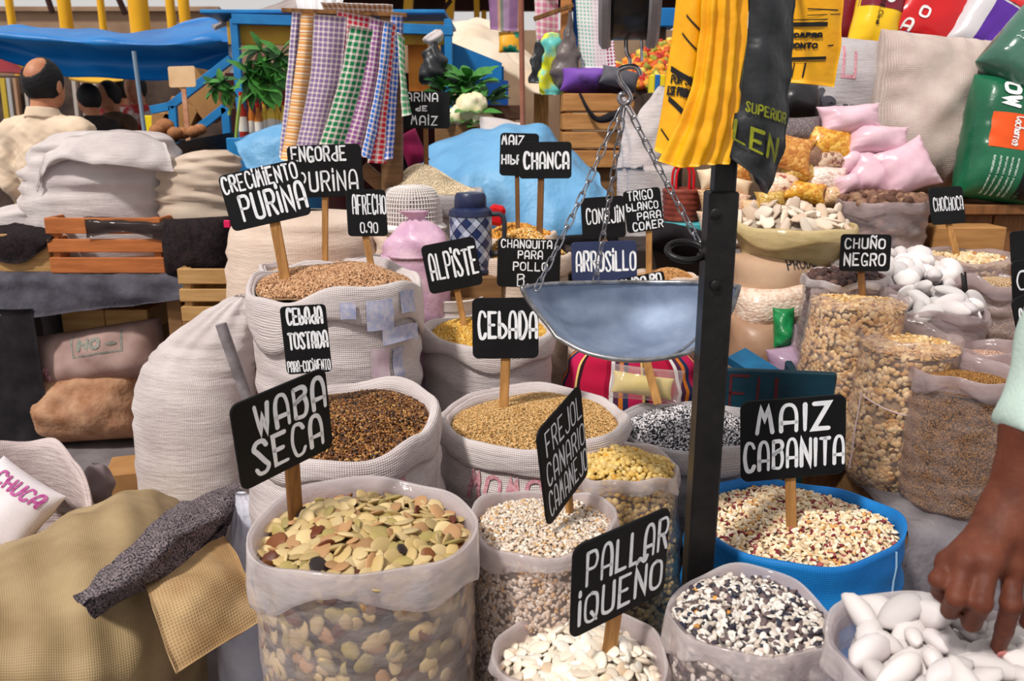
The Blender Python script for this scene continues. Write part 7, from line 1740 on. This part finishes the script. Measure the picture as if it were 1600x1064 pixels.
tag(sheet('striped_cloth', pts([[(763, -20, 5.0), (790, -20, 4.97), (818, -20, 5.0)], [(764, 14, 5.0), (790, 16, 4.97), (816, 16, 5.0)], [(766, 46, 5.0), (790, 48, 4.97), (814, 48, 5.0)]]), stripes('stripe_mauve', [((150, 110, 150), 3), ((190, 150, 130), 1), ((120, 130, 120), 1), ((170, 140, 170), 2)], .12), 6, 6, .006, .004, .1, 5), 'mauve striped cloth hanging from the roof left of the brown post', 'cloth')
pil('yellow_green_bag', 'small yellow and green bag below the mauve striped cloth', 'bag', 796, 66, 34, 34, 5.0, .06, mat('yellow_green', (236, 170, 40), (30, 140, 110), 6, .5, contrast=(.5, .55)), seed=47, wob=.01)
tag(tube('cord', [at(796, 58, 5.0), at(795, 40, 4.99)], .004, M_stick2), 'short cord holding the yellow and green bag', 'cord')
# crate with strap, purple bundle
z0, z1 = at(932, 262, 3.9)[2], at(932, 146, 3.9)[2]
crate('wooden_crate', 'orange brown slatted crate standing behind the left chain', at(880, 200, 3.9)[0], at(990, 200, 3.9)[0], z0, z1, 3.9, 4.2, 4, wood('crate_honey', (160, 104, 54), (206, 148, 88), (1, 9, 9), 5), gap=.12)
tag(box('crate_block', ((at(880, 200, 3.9)[0] + at(990, 200, 3.9)[0]) / 2, 4.07, z0 / 2), (.36, .26, z0), M_ply), 'wooden block under the orange brown crate', 'block')
pil('purple_bundle', 'purple and black folded bundle on top of the crate', 'bundle', 936, 130, 120, 36, 4.0, .2, mat('purple_cloth', (120, 74, 170), (60, 46, 66), 5, .6, contrast=(.45, .55)), rot=-6, seed=48, wob=.012)
pil('grey_cloth_roll', 'grey rolled cloth on the purple bundle below the hook', 'cloth roll', 968, 122, 60, 30, 3.9, .08, mat('cloth_slate', (100, 98, 106), (74, 72, 80), 10, .8), rot=-14, seed=49, wob=.008)
tag(tube('black_strap', [at(906, 146, 3.88), at(918, 170, 3.86), at(932, 186, 3.86), at(950, 184, 3.85), at(972, 172, 3.85), at(990, 152, 3.88)], [.006, .008, .012, .02, .014, .008], M_blkcloth, None, 8, sub=4), 'dark strap tied across the front of the crate', 'strap')
# flower heap
rr = np.random.default_rng(5); n = 700
P0 = np.stack([rr.uniform(960, 1050, n), rr.uniform(58, 136, n)], 1)
keep = P0[:, 1] > 64 + (1035 - P0[:, 0]).clip(0) * .55
P0 = P0[keep]
W = np.array([at(a, b, 4.6 + (136 - b) * .004 + .03 * q) for (a, b), q in zip(P0, rr.random(len(P0)))])
V, f = scatter(CHIP, W, frames(np.tile([0, -1, .6], (len(W), 1)), .8), np.full((len(W), 3), .05) * rr.uniform(.6, 1.2, (len(W), 1)))
tag(mk('flower_heap', V, f, grainmat('flowers', [((214, 96, 40), 20), ((226, 150, 40), 16), ((176, 40, 30), 12), ((150, 150, 50), 8), ((232, 200, 90), 6)])), 'heap of orange and red dried flowers behind the scale hook', 'flowers', None, 'stuff')
tag(slab('flower_stand', at(955, 250, 4.75)[0], at(1060, 250, 4.75)[0], 4.62, 5.0, 0, at(1000, 140, 4.62)[2], M_dk), 'dark stand under the dried flowers', 'stand')
tag(box('blue_box', at(1034, 30, 5.2), (.14, .2, .1), M_bpan), 'small blue box behind the yellow bags', 'box')
tag(box('blue_box_post', at(1034, 34, 5.2) * [1, 1, .5], (.05, .05, at(1034, 40, 5.2)[2] - .01), M_dk), 'post under the small blue box', 'post')
for k, (px, c_) in enumerate(((1018, (240, 220, 50)), (1026, (30, 110, 190)), (1034, (244, 214, 30)))):
    tag(box('striped_packet', at(px, 132, 4.3), (.025, .06, .09), mat('packet_%d' % k, c_)), ('left yellow', 'blue', 'right yellow')[k] + ' small packet left of the hanging yellow bags', 'packet')
tag(slab('packet_shelf', at(1008, 160, 4.3)[0], at(1046, 160, 4.3)[0], 4.2, 4.45, 0, at(1026, 146, 4.3)[2], M_dk), 'dark shelf under the small yellow and blue packets', 'shelf')
# white cloth sacks
loftbag('white_cloth_sack', 'white cloth sack with a pointed top behind the middle chain', 'sack', [(990, 330, 24), (990, 300, 26), (988, 262, 24), (990, 222, 20), (984, 190, 14), (976, 160, 6), (974, 150, 3)], 3.5, M_white, seed=51, wr=.008, wv=5, zb=0)
loftbag('white_cloth_sack', 'white cloth sack with a raised corner left of the yellow bags', 'sack', [(1018, 330, 36), (1018, 300, 38), (1014, 260, 36), (1016, 220, 32), (1022, 180, 24), (1030, 150, 12), (1034, 134, 4)], 3.42, M_white, seed=53, wr=.008, wv=5, zb=0)
# red woven basket
c = at(1064, 345, 3.0); rb = 27 / ppm(320, 3.0)
bs_ = thing('red_basket', 'red brown woven basket with red handles left of the pole', 'basket', (c[0], c[1], c[2]))
hbk = at(1064, 294, 3.0)[2] - c[2]
prof = [(.001, 0), (rb * .95, 0)]
for k in range(6): prof += [(rb * (1.0 + .02 * k), hbk * (k + .1) / 6), (rb * (1.06 + .02 * k), hbk * (k + .5) / 6), (rb * (1.01 + .02 * k), hbk * (k + .95) / 6)]
prof += [(rb * 1.04, hbk), (rb * .98, hbk * .6), (.001, hbk * .5)]
lathe('woven_body', c, prof, mat('basket_red', (150, 70, 54), (116, 50, 40), 30, .6), bs_, 36, smooth=60)
for y_ in (-.6, .6):
    tube('handle', [c + [-rb * .5, rb * y_, hbk * .95], c + [-rb * .45, rb * y_, hbk + .06], c + [0, rb * y_, hbk + .09], c + [rb * .45, rb * y_, hbk + .06], c + [rb * .5, rb * y_, hbk * .95]], .005, mat('handle_red', (206, 20, 30), rough=.4), bs_, 8, sub=4)
tag(slab('basket_bench', at(1036, 400, 3.0)[0], at(1098, 400, 3.0)[0], 2.9, 3.2, .9, c[2], mat('teal_box', (80, 170, 180), rough=.5)), 'teal box under the red basket', 'box')

# ------------------------------------------------------------------ repeats of one kind share a group
_kinds = {}
for o in list(COL.objects):
    if o.parent is None and 'category' in o.keys():
        _kinds.setdefault(o.name.split('.')[0], []).append(o)
for k, v in _kinds.items():
    if len(v) > 1:
        for o in v:
            if 'group' not in o.keys() and o.get('kind') != 'stuff':
                w = k.replace('_', ' ')
                o['group'] = w + ('es' if w.endswith(('s', 'x', 'ch')) else 's') + ' of the stall'
